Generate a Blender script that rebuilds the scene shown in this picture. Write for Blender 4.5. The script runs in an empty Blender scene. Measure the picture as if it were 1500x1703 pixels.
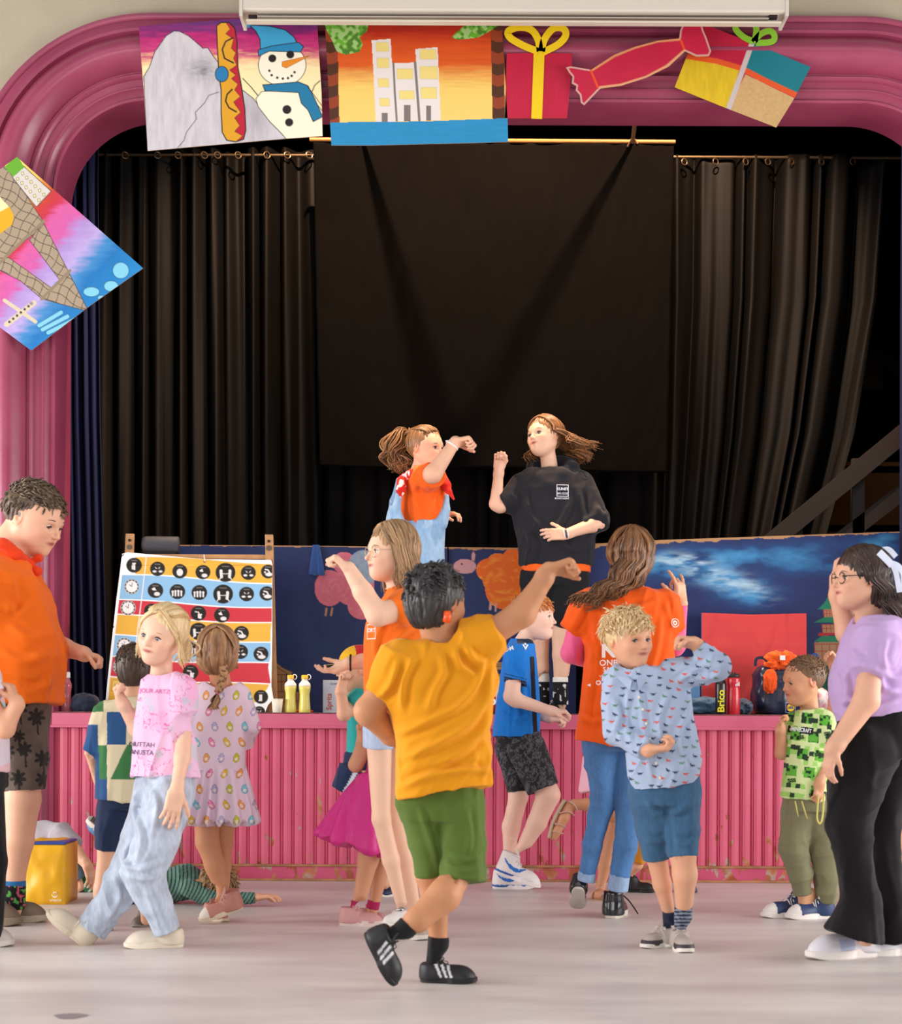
import bpy, bmesh, math, random
import numpy as np
from mathutils import Vector, Matrix
from mathutils.bvhtree import BVHTree

random.seed(7)
scene = bpy.context.scene
COL = scene.collection

# ------------------------------------------------------------------ camera
FPX = 2911.0      # focal length in pixels of the 1500 x 1703 frame
HY = 1190.0       # row of the horizon
CAMH = 0.85
ROLL = 0.0043
RV = np.array([math.cos(ROLL), 0.0, math.sin(ROLL)])
UV = np.array([-math.sin(ROLL), 0.0, math.cos(ROLL)])
cam_data = bpy.data.cameras.new('camera')
cam = bpy.data.objects.new('camera', cam_data)
COL.objects.link(cam)
cam.matrix_world = Matrix(((RV[0], UV[0], 0, 0), (0, 0, -1, 0), (RV[2], UV[2], 0, CAMH), (0, 0, 0, 1)))
cam_data.sensor_width = 36.0
cam_data.sensor_fit = 'AUTO'
cam_data.lens = FPX / 1703.0 * 36.0
cam_data.shift_y = (HY - 851.5) / 1703.0
cam_data.clip_end = 100
cam_data.dof.use_dof = True
cam_data.dof.focus_distance = 8.9
cam_data.dof.aperture_fstop = 5.0
scene.camera = cam

# ------------------------------------------------------------------ view
vs = scene.view_settings
vs.view_transform = 'Standard'
vs.look = 'None'
vs.gamma = 1.0
vs.use_curve_mapping = False
vs.exposure = 0.0

# ------------------------------------------------------------------ world + big lights
world = bpy.data.worlds.new('hall_daylight')
scene.world = world
world.use_nodes = True
bg = world.node_tree.nodes['Background']
bg.inputs[0].default_value = (1.0, 0.96, 0.92, 1)
bg.inputs[1].default_value = 0.22


def area_light(name, loc, target, sx, sy, power, color):
    d = bpy.data.lights.new(name, 'AREA')
    d.shape = 'RECTANGLE'
    d.size, d.size_y = sx, sy
    d.energy = power
    d.color = color
    o = bpy.data.objects.new(name, d)
    o.location = loc
    v = Vector(target) - Vector(loc)
    o.rotation_euler = v.to_track_quat('-Z', 'Y').to_euler()
    COL.objects.link(o)
    return o


# daylight through the tall side windows of the hall and from behind
area_light('window_light_left', (-6.6, 5.6, 1.7), (0.0, 7.6, 0.6), 6.5, 2.4, 560, (1.0, 0.97, 0.97))
area_light('window_light_right', (6.6, 6.0, 1.7), (0.4, 7.8, 0.7), 6.5, 2.4, 470, (1.0, 0.96, 0.95))
area_light('window_light_rear', (-2.0, -5.0, 1.7), (0.0, 9.0, 0.3), 8.0, 2.2, 280, (1.0, 0.97, 0.97))
area_light('skylight_above', (0.0, 3.2, 6.2), (0.0, 4.0, 0.0), 9.0, 6.0, 170, (1.0, 0.97, 0.97))


def spot_light(name, loc, target, power, color, angle, radius):
    d = bpy.data.lights.new(name, 'SPOT')
    d.energy = power
    d.color = color
    d.spot_size = math.radians(angle)
    d.spot_blend = 0.6
    d.shadow_soft_size = radius
    o = bpy.data.objects.new(name, d)
    o.location = loc
    v = Vector(target) - Vector(loc)
    o.rotation_euler = v.to_track_quat('-Z', 'Y').to_euler()
    COL.objects.link(o)
    return o


# two warm stage lanterns hidden above the arch
spot_light('stage_lantern_left', (-0.674, 9.40, 5.4), (-0.3, 10.8, 2.3), 800, (1.0, 0.66, 0.42), 100, 0.018)
spot_light('stage_lantern_right', (1.337, 9.40, 5.4), (0.9, 10.8, 2.3), 800, (1.0, 0.66, 0.42), 100, 0.018)


# ------------------------------------------------------------------ helpers
def P(px, py, Y):
    """world point at depth Y seen at pixel (px, py) of the photograph"""
    a = (px - 750.0) / FPX * Y
    b = (HY - py) / FPX * Y
    return np.array([a * RV[0] + b * UV[0], Y, CAMH + a * RV[2] + b * UV[2]])


def PA(px, py, Y):
    px = np.asarray(px, float); py = np.asarray(py, float)
    Y = np.asarray(Y, float) + np.zeros_like(px)
    a = (px - 750.0) / FPX * Y
    b = (HY - py) / FPX * Y
    return np.stack([a * RV[0] + b * UV[0], Y, CAMH + a * RV[2] + b * UV[2]], -1)


def to_px(V):
    """inverse of P, for colour layout of prints and paint"""
    V = np.asarray(V, float)
    Y = V[..., 1]
    dx = V[..., 0]; dz = V[..., 2] - CAMH
    a = dx * RV[0] + dz * RV[2]
    b = dx * UV[0] + dz * UV[2]
    return 750.0 + a / Y * FPX, HY - b / Y * FPX


def lin(c):
    """'#rrggbb' or (r,g,b) 0-255 sRGB to linear"""
    if isinstance(c, str):
        c = c.lstrip('#')
        c = [int(c[i:i + 2], 16) for i in (0, 2, 4)]
    v = np.array(c[:3], float) / 255.0
    return np.where(v <= 0.04045, v / 12.92, ((v + 0.055) / 1.055) ** 2.4)


def unit(v):
    v = np.asarray(v, float)
    return v / (np.linalg.norm(v) + 1e-12)


def nrng(seed):
    return np.random.RandomState(seed)


_HP = {}


def vnoise(p, seed=0):
    """smooth 3-D value noise in -1..1, p (N,3)"""
    p = np.asarray(p, float)
    i = np.floor(p).astype(np.int64)
    f = p - i
    f = f * f * (3 - 2 * f)
    if seed not in _HP:
        _HP[seed] = nrng(seed + 11).uniform(-1, 1, 4096)
    T = _HP[seed]

    def h(a, b, c):
        return T[((a * 73856093) ^ (b * 19349663) ^ (c * 83492791)) & 4095]
    x0, y0, z0 = i[..., 0], i[..., 1], i[..., 2]
    fx, fy, fz = f[..., 0], f[..., 1], f[..., 2]
    r = 0
    for dz in (0, 1):
        wz = fz if dz else 1 - fz
        for dy in (0, 1):
            wy = fy if dy else 1 - fy
            a = h(x0, y0 + dy, z0 + dz) * (1 - fx) + h(x0 + 1, y0 + dy, z0 + dz) * fx
            r = r + a * wy * wz
    return r


def fbm(p, seed=0, oct=3):
    r = 0; a = 1.0; s = 0
    for k in range(oct):
        r = r + a * vnoise(p * (2 ** k), seed + k)
        s += a; a *= 0.5
    return r / s


# ------------------------------------------------------------------ materials
MATS = {}


def mat(name, color=None, rough=0.7, spec=0.4, metal=0.0, bump=None, attr=False, trans=0.0, sheen=0.0,
        sss=0.0, coat=0.0, var=0.0, varscale=6.0, emit=None):
    """procedural principled material; attr=True reads the painted colour attribute 'col'"""
    if name in MATS:
        return MATS[name]
    m = bpy.data.materials.new(name)
    m.use_nodes = True
    nt = m.node_tree
    b = nt.nodes['Principled BSDF']
    b.inputs['Roughness'].default_value = rough
    b.inputs['Specular IOR Level'].default_value = spec
    b.inputs['Metallic'].default_value = metal
    if trans: b.inputs['Transmission Weight'].default_value = trans
    if sheen: b.inputs['Sheen Weight'].default_value = sheen
    if coat: b.inputs['Coat Weight'].default_value = coat
    if sss:
        b.inputs['Subsurface Weight'].default_value = sss
        b.inputs['Subsurface Radius'].default_value = (0.012, 0.005, 0.003)
        b.inputs['Subsurface Scale'].default_value = 1.0
    src = None
    if attr:
        a = nt.nodes.new('ShaderNodeAttribute'); a.attribute_name = 'col'
        src = a.outputs['Color']
        nt.links.new(src, b.inputs['Base Color'])
    elif color is not None:
        c = lin(color)
        b.inputs['Base Color'].default_value = (*c, 1)
    tc = nt.nodes.new('ShaderNodeTexCoord')
    if var and not attr:
        n = nt.nodes.new('ShaderNodeTexNoise'); n.inputs['Scale'].default_value = varscale
        n.inputs['Detail'].default_value = 5
        nt.links.new(tc.outputs['Object'], n.inputs['Vector'])
        r = nt.nodes.new('ShaderNodeValToRGB')
        c = lin(color)
        r.color_ramp.elements[0].position = 0.3; r.color_ramp.elements[1].position = 0.7
        r.color_ramp.elements[0].color = (*(c * (1 - var)), 1)
        r.color_ramp.elements[1].color = (*np.clip(c * (1 + var), 0, 1), 1)
        nt.links.new(n.outputs['Fac'], r.inputs['Fac'])
        nt.links.new(r.outputs['Color'], b.inputs['Base Color'])
    if bump:
        sc, st = bump
        n = nt.nodes.new('ShaderNodeTexNoise'); n.inputs['Scale'].default_value = sc
        n.inputs['Detail'].default_value = 3
        nt.links.new(tc.outputs['Object'], n.inputs['Vector'])
        bp = nt.nodes.new('ShaderNodeBump'); bp.inputs['Strength'].default_value = st
        bp.inputs['Distance'].default_value = 0.002
        nt.links.new(n.outputs['Fac'], bp.inputs['Height'])
        nt.links.new(bp.outputs['Normal'], b.inputs['Normal'])
    if emit:
        b.inputs['Emission Color'].default_value = (*lin(emit[0]), 1)
        b.inputs['Emission Strength'].default_value = emit[1]
    MATS[name] = m
    return m


def fold_bump(m, scale=10.0, dist=0.02, strength=0.9):
    """adds soft crease relief below the fine weave"""
    nt = m.node_tree; b = nt.nodes['Principled BSDF']
    prev = b.inputs['Normal'].links[0].from_socket if b.inputs['Normal'].links else None
    tc = nt.nodes.new('ShaderNodeTexCoord')
    mp = nt.nodes.new('ShaderNodeMapping'); mp.inputs['Rotation'].default_value = (0.2, 0.45, 0.1); mp.inputs['Scale'].default_value = (1.0, 1.0, 0.38)
    nt.links.new(tc.outputs['Object'], mp.inputs['Vector'])
    n = nt.nodes.new('ShaderNodeTexNoise'); n.noise_type = 'RIDGED_MULTIFRACTAL'
    n.inputs['Scale'].default_value = scale; n.inputs['Detail'].default_value = 1.6; n.inputs['Distortion'].default_value = 0.6
    nt.links.new(mp.outputs['Vector'], n.inputs['Vector'])
    bp = nt.nodes.new('ShaderNodeBump'); bp.inputs['Strength'].default_value = strength; bp.inputs['Distance'].default_value = dist
    nt.links.new(n.outputs['Fac'], bp.inputs['Height'])
    if prev: nt.links.new(prev, bp.inputs['Normal'])
    nt.links.new(bp.outputs['Normal'], b.inputs['Normal'])
    return m


def M_cloth():
    if 'cloth_painted' in MATS: return MATS['cloth_painted']
    return fold_bump(mat('cloth_painted', attr=True, rough=0.85, spec=0.2, bump=(380, 0.35), sheen=0.1))



def M_skin(): return mat('skin', attr=True, rough=0.5, spec=0.35, sss=0.12)
def M_hair(): return mat('hair', attr=True, rough=0.42, spec=0.5)
def M_paint(): return mat('poster_paint', attr=True, rough=0.55, spec=0.35)
def M_shoe(): return mat('shoe_material', attr=True, rough=0.5, spec=0.4)
def M_eye(): return mat('eye_gloss', attr=True, rough=0.12, spec=0.6)
def M_gloss(): return mat('gloss_attr', attr=True, rough=0.25, spec=0.5)


# ------------------------------------------------------------------ object plumbing
def put(o, parent=None, label=None, cat=None, group=None, kind=None):
    COL.objects.link(o)
    if parent is not None:
        o.parent = parent
        o.matrix_parent_inverse = Matrix.Translation(-parent.location)
    if label: o['label'] = label
    if cat: o['category'] = cat
    if group: o['group'] = group
    if kind: o['kind'] = kind
    return o


def empty(name, loc, label, cat, group=None):
    o = bpy.data.objects.new(name, None)
    o.empty_display_size = 0.1
    o.location = tuple(float(v) for v in loc)
    return put(o, None, label, cat, group)


def mesh_obj(name, V, F, material, parent=None, col=None, smooth=True, label=None, cat=None, group=None,
             kind=None, fcol=None):
    """V (N,3), F list/array of faces; col (N,3) or (3,) linear colour attribute"""
    me = bpy.data.meshes.new(name)
    V = np.asarray(V, np.float32)
    if isinstance(F, np.ndarray):
        n = F.shape[1]; nf = len(F)
        me.vertices.add(len(V)); me.vertices.foreach_set('co', V.ravel())
        me.loops.add(nf * n); me.loops.foreach_set('vertex_index', F.astype(np.int32).ravel())
        me.polygons.add(nf)
        me.polygons.foreach_set('loop_start', np.arange(0, nf * n, n, dtype=np.int32))
        me.polygons.foreach_set('loop_total', np.full(nf, n, np.int32))
        me.update(calc_edges=True)
    else:
        me.from_pydata([tuple(map(float, v)) for v in V], [], [tuple(map(int, f)) for f in F])
        me.update()
    if smooth:
        me.polygons.foreach_set('use_smooth', np.ones(len(me.polygons), bool))
    if col is not None:
        col = np.asarray(col, float)
        if col.ndim == 1:
            col = np.tile(col, (len(V), 1))
        a = me.color_attributes.new('col', 'FLOAT_COLOR', 'POINT')
        c4 = np.ones((len(V), 4), np.float32); c4[:, :3] = np.clip(col, 0, 1)
        a.data.foreach_set('color', c4.ravel())
    me.materials.append(material)
    o = bpy.data.objects.new(name, me)
    return put(o, parent, label, cat, group, kind)


class MB:
    """collects simple shapes and links them as one mesh"""
    def __init__(self):
        self.V = []; self.F = []; self.C = []; self.n = 0

    def add(self, V, F, c=None):
        V = np.asarray(V, float)
        self.V.append(V)
        self.F += [tuple(int(i) + self.n for i in f) for f in F]
        cc = lin(c) if isinstance(c, (str, tuple)) else (np.array([.8, .8, .8]) if c is None else np.asarray(c, float))
        if cc.ndim == 1: cc = np.tile(cc, (len(V), 1))
        self.C.append(cc)
        self.n += len(V)
        return self

    def box(self, c, s, c0=None, R=None, bev=0.0):
        c = np.asarray(c, float); s = np.asarray(s, float) / 2
        if bev <= 0:
            v = np.array([[x, y, z] for x in (-1, 1) for y in (-1, 1) for z in (-1, 1)], float) * s
            f = [(0, 1, 3, 2), (4, 6, 7, 5), (0, 4, 5, 1), (2, 3, 7, 6), (0, 2, 6, 4), (1, 5, 7, 3)]
        else:
            bm = bmesh.new()
            bmesh.ops.create_cube(bm, size=2)
            for q in bm.verts: q.co = Vector((q.co.x * s[0], q.co.y * s[1], q.co.z * s[2]))
            bmesh.ops.bevel(bm, geom=list(bm.edges), offset=min(bev, s.min() * .9), segments=2, profile=.5, affect='EDGES')
            v = np.array([q.co[:] for q in bm.verts]); bm.verts.index_update()
            f = [[q.index for q in fc.verts] for fc in bm.faces]
            bm.free()
        if R is not None: v = v @ np.asarray(R).T
        return self.add(v + c, f, c0)

    def tube(self, pts, r, c=None, n=8, caps=True, flat=1.0):
        pts = np.asarray(pts, float)
        m = len(pts)
        r = np.zeros(m) + np.asarray(r, float)
        V = []
        T = np.gradient(pts, axis=0)
        T /= (np.linalg.norm(T, axis=1, keepdims=True) + 1e-12)
        ref = np.array([0, 0, 1.0]) if abs(T[0, 2]) < 0.9 else np.array([0, 1.0, 0])
        u = unit(np.cross(T[0], ref))
        for i in range(m):
            u = unit(u - T[i] * np.dot(u, T[i]))
            w = np.cross(T[i], u)
            a = np.linspace(0, 2 * np.pi, n, endpoint=False)
            V.append(pts[i] + r[i] * (np.cos(a)[:, None] * u + flat * np.sin(a)[:, None] * w))
        V = np.concatenate(V)
        F = [(i * n + j, i * n + (j + 1) % n, (i + 1) * n + (j + 1) % n, (i + 1) * n + j) for i in range(m - 1) for j in range(n)]
        if caps:
            F.append(tuple(range(n))[::-1]); F.append(tuple((m - 1) * n + j for j in range(n)))
        return self.add(V, F, c)

    def lathe(self, c, prof, col=None, n=24, axis=(0, 0, 1), cols=None):
        """prof list of (r, h) along the axis from point c"""
        ax = unit(axis)
        u = unit(np.cross(ax, [0, 1, 0.01])); w = np.cross(ax, u)
        a = np.linspace(0, 2 * np.pi, n, endpoint=False)
        V = []; CC = []
        for k, (r, h) in enumerate(prof):
            V.append(np.asarray(c) + ax * h + max(r, 1e-5) * (np.cos(a)[:, None] * u + np.sin(a)[:, None] * w))
            if cols is not None: CC.append(np.tile(lin(cols[k]), (n, 1)))
        m = len(prof)
        F = [(i * n + j, i * n + (j + 1) % n, (i + 1) * n + (j + 1) % n, (i + 1) * n + j) for i in range(m - 1) for j in range(n)]
        F.append(tuple(range(n))[::-1]); F.append(tuple((m - 1) * n + j for j in range(n)))
        return self.add(np.concatenate(V), F, np.concatenate(CC) if cols is not None else col)

    def prism(self, pts2, p2w, t0, t1, c=None):
        """extrude the 2-D polygon pts2 between offsets t0..t1; p2w(x, y, t) gives world"""
        n = len(pts2)
        V = [p2w(x, y, t0) for x, y in pts2] + [p2w(x, y, t1) for x, y in pts2]
        F = [tuple(range(n)), tuple(range(2 * n - 1, n - 1, -1))] + [(i, i + n, (i + 1) % n + n, (i + 1) % n) for i in range(n)]
        return self.add(V, F, c)

    def build(self, name, material, parent=None, smooth=False, **kw):
        return mesh_obj(name, np.concatenate(self.V), self.F, material, parent, col=np.concatenate(self.C), smooth=smooth, **kw)


def autosmooth(o, deg=35):
    me = o.data
    me.polygons.foreach_set('use_smooth', np.ones(len(me.polygons), bool))
    bm = bmesh.new(); bm.from_mesh(me)
    for e in bm.edges:
        if len(e.link_faces) == 2 and e.calc_face_angle(0) > math.radians(deg): e.smooth = False
    bm.to_mesh(me); bm.free()
    return o


def smooth_path(pts, n=6):
    """Catmull-Rom through pts"""
    pts = np.asarray(pts, float)
    q = np.vstack([2 * pts[0] - pts[1], pts, 2 * pts[-1] - pts[-2]])
    out = []
    for i in range(1, len(q) - 2):
        for t in np.linspace(0, 1, n, endpoint=False):
            a, b, c, d = q[i - 1], q[i], q[i + 1], q[i + 2]
            out.append(.5 * ((2 * b) + (-a + c) * t + (2 * a - 5 * b + 4 * c - d) * t * t + (-a + 3 * b - 3 * c + d) * t ** 3))
    out.append(pts[-1])
    return np.array(out)


# ------------------------------------------------------------------ painting boards
def inpoly(X, Y, poly):
    X = np.asarray(X); Y = np.asarray(Y)
    r = np.zeros(X.shape, bool)
    n = len(poly)
    for i in range(n):
        x1, y1 = poly[i]; x2, y2 = poly[(i + 1) % n]
        if y1 == y2: continue
        c = ((y1 > Y) != (y2 > Y)) & (X < (x2 - x1) * (Y - y1) / (y2 - y1) + x1)
        r ^= c
    return r


def segdist(X, Y, a, b):
    ax, ay = a; bx, by = b
    dx, dy = bx - ax, by - ay
    t = np.clip(((X - ax) * dx + (Y - ay) * dy) / (dx * dx + dy * dy + 1e-9), 0, 1)
    return np.hypot(X - ax - t * dx, Y - ay - t * dy)


class Canvas:
    def __init__(self, X, Y, base):
        self.X = X; self.Y = Y
        self.C = np.tile(lin(base), (len(X), 1))

    def q(self):
        return np.stack([self.X, self.Y, np.zeros_like(self.X)], -1)

    def mix(self, mask, c):
        c = lin(c) if not isinstance(c, np.ndarray) else c
        mask = np.asarray(mask, float)[:, None]
        self.C = self.C * (1 - mask) + c * mask

    def poly(self, pts, c, outline=None, w=1.2, jag=0):
        X, Y = self.X, self.Y
        if jag:
            X = X + jag * vnoise(self.q() / 4.0, 3); Y = Y + jag * vnoise(self.q() / 4.0, 4)
        m = inpoly(X, Y, pts)
        self.mix(m, c)
        if outline: self.line(list(pts) + [pts[0]], w, outline)
        return m

    def line(self, pts, w, c):
        d = np.full(len(self.X), 1e9)
        for a, b in zip(pts[:-1], pts[1:]):
            d = np.minimum(d, segdist(self.X, self.Y, a, b))
        self.mix(np.clip(w / 2 + .5 - d, 0, 1), c)

    def circ(self, x, y, r, c, ry=None):
        ry = ry or r
        d = (np.hypot((self.X - x) / r, (self.Y - y) / ry) - 1) * min(r, ry)
        self.mix(np.clip(.5 - d, 0, 1), c)

    def vgrad(self, stops, coord=None, mask=None, rough=0):
        t = self.Y if coord is None else coord
        if rough: t = t + rough * fbm(self.q() / np.array([30., 5., 1.]), 9)
        cs = np.array([lin(s[1]) for s in stops]); ts = [s[0] for s in stops]
        G = np.stack([np.interp(t, ts, cs[:, k]) for k in range(3)], -1)
        m = np.ones(len(t), bool) if mask is None else mask
        self.C[m] = G[m]

    def strokes(self, mask, amt, sx=12., sy=3., seed=5, c=None):
        n = fbm(self.q() / np.array([sx, sy, 1.]), seed)
        if c is None:
            self.C[mask] *= (1 + amt * n[mask])[:, None]
        else:
            self.mix(mask * np.clip(n * amt, 0, 1), c)


def board(name, outline, Y, paint, step=1.0, thick=0.006, parent=None, depth=None, material=None, **kw):
    """a thin painted board: outline in photo pixels on the plane at depth Y (or depth(x,y)), painted front"""
    o = np.array(outline, float)
    x0, y0 = o.min(0) - step; x1, y1 = o.max(0) + step
    xs = np.arange(x0, x1 + step, step); ys = np.arange(y0, y1 + step, step)
    GX, GY = np.meshgrid(xs, ys)
    ins = inpoly(GX, GY, outline)
    cell = ins[:-1, :-1] | ins[1:, :-1] | ins[:-1, 1:] | ins[1:, 1:]
    used = np.zeros_like(ins)
    used[:-1, :-1] |= cell; used[1:, :-1] |= cell; used[:-1, 1:] |= cell; used[1:, 1:] |= cell
    X = GX.copy(); Yp = GY.copy()
    sn = used & ~ins
    px, py = X[sn], Yp[sn]
    bd = np.full(px.shape, 1e9); bx = px.copy(); by = py.copy()
    n = len(o)
    for i in range(n):
        a = o[i]; b = o[(i + 1) % n]
        d = b - a
        t = np.clip(((px - a[0]) * d[0] + (py - a[1]) * d[1]) / (d @ d + 1e-9), 0, 1)
        qx = a[0] + t * d[0]; qy = a[1] + t * d[1]
        dd = np.hypot(px - qx, py - qy)
        m = dd < bd
        bd[m] = dd[m]; bx[m] = qx[m]; by[m] = qy[m]
    X[sn] = bx; Yp[sn] = by
    idx = -np.ones(used.shape, int); idx[used] = np.arange(used.sum())
    cj, ci = np.nonzero(cell)
    F = np.stack([idx[cj, ci], idx[cj + 1, ci], idx[cj + 1, ci + 1], idx[cj, ci + 1]], -1)
    cx, cy = X[used], Yp[used]
    cv = Canvas(cx, cy, '#ffffff')
    paint(cv)
    dep = Y if depth is None else depth(cx, cy)
    V = PA(cx, cy, dep)
    # back and rim
    ob = o
    dep2 = Y if depth is None else depth(ob[:, 0], ob[:, 1])
    Vf = PA(ob[:, 0], ob[:, 1], dep2)
    Vb = Vf + np.array([0, thick, 0])
    nb = len(V)
    Vall = np.concatenate([V, Vf, Vb])
    rim = kw.pop('rim', '#b08a60')
    Call = np.concatenate([cv.C, np.tile(lin(rim), (2 * n, 1))])
    faces = [tuple(f) for f in F]
    faces += [(nb + i, nb + (i + 1) % n, nb + n + (i + 1) % n, nb + n + i) for i in range(n)]
    faces.append(tuple(nb + n + i for i in range(n)))
    return mesh_obj(name, Vall, faces, material or M_paint(), parent, col=Call, smooth=False, **kw)


# ------------------------------------------------------------------ lettering as flat raised shapes
def text_mesh(s, size, extrude=0.0, bold=0.0, align='CENTER'):
    cu = bpy.data.curves.new('t', 'FONT')
    cu.body = s; cu.size = size; cu.extrude = extrude; cu.offset = bold
    cu.align_x = align; cu.align_y = 'CENTER'
    cu.resolution_u = 3
    o = bpy.data.objects.new('t', cu)
    COL.objects.link(o)
    dg = bpy.context.evaluated_depsgraph_get()
    me = bpy.data.meshes.new_from_object(o.evaluated_get(dg))
    bm = bmesh.new(); bm.from_mesh(me)
    bmesh.ops.triangulate(bm, faces=bm.faces)
    V = np.array([v.co[:] for v in bm.verts]); bm.verts.index_update()
    F = [[v.index for v in f.verts] for f in bm.faces]
    bm.free()
    bpy.data.objects.remove(o); bpy.data.curves.remove(cu); bpy.data.meshes.remove(me)
    return V, F


def bvh_of(o):
    me = o.data
    V = np.empty(len(me.vertices) * 3, np.float32); me.vertices.foreach_get('co', V)
    V = V.reshape(-1, 3)
    return BVHTree.FromPolygons([tuple(v) for v in V.tolist()], [tuple(p.vertices) for p in me.polygons])


def drape(VF, px, py, size_m, target, Y, color, name, parent, rot=0.0, lift=0.0025, sx=1.0, sub=0.012, shear=0.0,
          material=None, label=None):
    """lays flat 2-D shapes (V,F in xy) on the front of a surface, centred where the photo shows them"""
    V, F = VF
    bm = bmesh.new()
    vs_ = [bm.verts.new((v[0], v[1], 0)) for v in V]
    for f in F:
        try: bm.faces.new([vs_[i] for i in f])
        except ValueError: pass
    for _ in range(3):
        lng = [e for e in bm.edges if e.calc_length() * size_m > sub]
        if not lng: break
        bmesh.ops.subdivide_edges(bm, edges=lng, cuts=1)
    bmesh.ops.triangulate(bm, faces=bm.faces)
    bm.verts.index_update()
    v = np.array([q.co[:] for q in bm.verts])
    F = np.array([[q.index for q in f.verts] for f in bm.faces], int)
    bm.free()
    c, s = math.cos(rot), math.sin(rot)
    x = v[:, 0] * sx + shear * v[:, 1]; y = v[:, 1]
    x, y = (x * c - y * s) * size_m, (x * s + y * c) * size_m
    ctr = P(px, py, Y)
    tree = target if isinstance(target, BVHTree) else bvh_of(target)
    out = np.zeros((len(v), 3))
    base = np.array([ctr[0], 0, ctr[2]])
    lasty = Y
    for i in range(len(v)):
        q = base + RV * x[i] + UV * y[i]
        h = tree.ray_cast(Vector((q[0], Y - 1.2, q[2])), Vector((0, 1, 0)))
        if h[0] is not None: lasty = h[0].y
        out[i] = (q[0], lasty - lift, q[2])
    return mesh_obj(name, out, F, material or mat('print_ink', attr=True, rough=.7, spec=.2), parent,
                    col=lin(color), smooth=False, label=label)


def flat_text(s, px, py, h_px, Y, color, name, parent, bold=0.0, rot=0.0, extrude=0.001, material=None, aspect=1.0, label=None):
    """raised lettering standing on a vertical face at depth Y; h_px cap height in photo pixels"""
    k = h_px * Y / FPX / 0.7
    V, F = text_mesh(s, 1.0, 0.0, bold)
    c, s_ = math.cos(rot), math.sin(rot)
    x = V[:, 0] * aspect; y = V[:, 1]
    x, y = (x * c - y * s_) * k, (x * s_ + y * c) * k
    ctr = P(px, py, Y)
    W = ctr + x[:, None] * RV + y[:, None] * UV
    n = len(W)
    Vall = np.concatenate([W, W + np.array([0, extrude, 0])])
    return mesh_obj(name, Vall, [tuple(f) for f in F], material or mat('print_ink', attr=True, rough=.7, spec=.2), parent,
                    col=lin(color), smooth=False, label=label)
# ================================================================== THE SETTING
YS = 9.0                      # plane of the stage front
ZS = 0.86                     # height of the stage


def node_mat(name):
    m = bpy.data.materials.new(name); m.use_nodes = True
    nt = m.node_tree
    return m, nt, nt.nodes['Principled BSDF']


def nn(nt, typ, **kw):
    n = nt.nodes.new(typ)
    for k, v in kw.items():
        if k in n.inputs: n.inputs[k].default_value = v
        else: setattr(n, k, v)
    return n


def ramp(nt, stops, fac, interp='LINEAR'):
    r = nt.nodes.new('ShaderNodeValToRGB'); r.color_ramp.interpolation = interp
    e = r.color_ramp.elements
    while len(e) > 1: e.remove(e[-1])
    e[0].position = stops[0][0]; e[0].color = (*lin(stops[0][1]), 1)
    for p, c in stops[1:]:
        q = e.new(p); q.color = (*lin(c), 1)
    nt.links.new(fac, r.inputs['Fac'])
    return r.outputs['Color']


def mixc(nt, fac, a, b):
    m = nt.nodes.new('ShaderNodeMix'); m.data_type = 'RGBA'
    for sock, v in ((m.inputs[0], fac), (m.inputs[6], a), (m.inputs[7], b)):
        if hasattr(v, 'is_output'): nt.links.new(v, sock)
        elif isinstance(v, (int, float)): sock.default_value = v
        else: sock.default_value = (*lin(v), 1)
    return m.outputs[2]


# floor: pale grey coated floor, softly glossy, faint scuffs
fm, nt, b = node_mat('floor_coating')
tc = nn(nt, 'ShaderNodeTexCoord')
mp = nn(nt, 'ShaderNodeMapping'); mp.inputs['Scale'].default_value = (0.5, 1.4, 1)
nt.links.new(tc.outputs['Object'], mp.inputs['Vector'])
n1 = nn(nt, 'ShaderNodeTexNoise', Scale=1.6, Detail=6.0, Roughness=0.6)
nt.links.new(mp.outputs['Vector'], n1.inputs['Vector'])
base = ramp(nt, [(0.35, '#c0b8b6'), (0.65, '#dcd5d0')], n1.outputs['Fac'])
n2 = nn(nt, 'ShaderNodeTexNoise', Scale=9.0, Detail=8.0, Roughness=0.7)
nt.links.new(tc.outputs['Object'], n2.inputs['Vector'])
sc = ramp(nt, [(0.70, '#000000'), (0.76, '#ffffff')], n2.outputs['Fac'])
base = mixc(nt, sc, base, '#ebe7e4')
nt.links.new(base, b.inputs['Base Color'])
rr = nn(nt, 'ShaderNodeMapRange'); rr.inputs['To Min'].default_value = 0.30; rr.inputs['To Max'].default_value = 0.5
nt.links.new(n1.outputs['Fac'], rr.inputs['Value'])
nt.links.new(rr.outputs[0], b.inputs['Roughness'])
b.inputs['Specular IOR Level'].default_value = 0.36
mp2 = nn(nt, 'ShaderNodeMapping'); mp2.inputs['Scale'].default_value = (1.2, 3.2, 1)
nt.links.new(tc.outputs['Object'], mp2.inputs['Vector'])
n3 = nn(nt, 'ShaderNodeTexNoise', Scale=1.3, Detail=3.0)
nt.links.new(mp2.outputs['Vector'], n3.inputs['Vector'])
bp = nn(nt, 'ShaderNodeBump', Strength=0.5, Distance=0.006)
nt.links.new(n3.outputs['Fac'], bp.inputs['Height']); nt.links.new(bp.outputs['Normal'], b.inputs['Normal'])
V = [(-7, -7, 0), (7, -7, 0), (7, YS, 0), (-7, YS, 0), (-7, -7, -.1), (7, -7, -.1), (7, YS, -.1), (-7, YS, -.1)]
mesh_obj('floor', V, [(0, 1, 2, 3), (4, 7, 6, 5), (0, 4, 5, 1), (1, 5, 6, 2), (2, 6, 7, 3), (3, 7, 4, 0)], fm, smooth=False, kind='structure')
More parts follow.
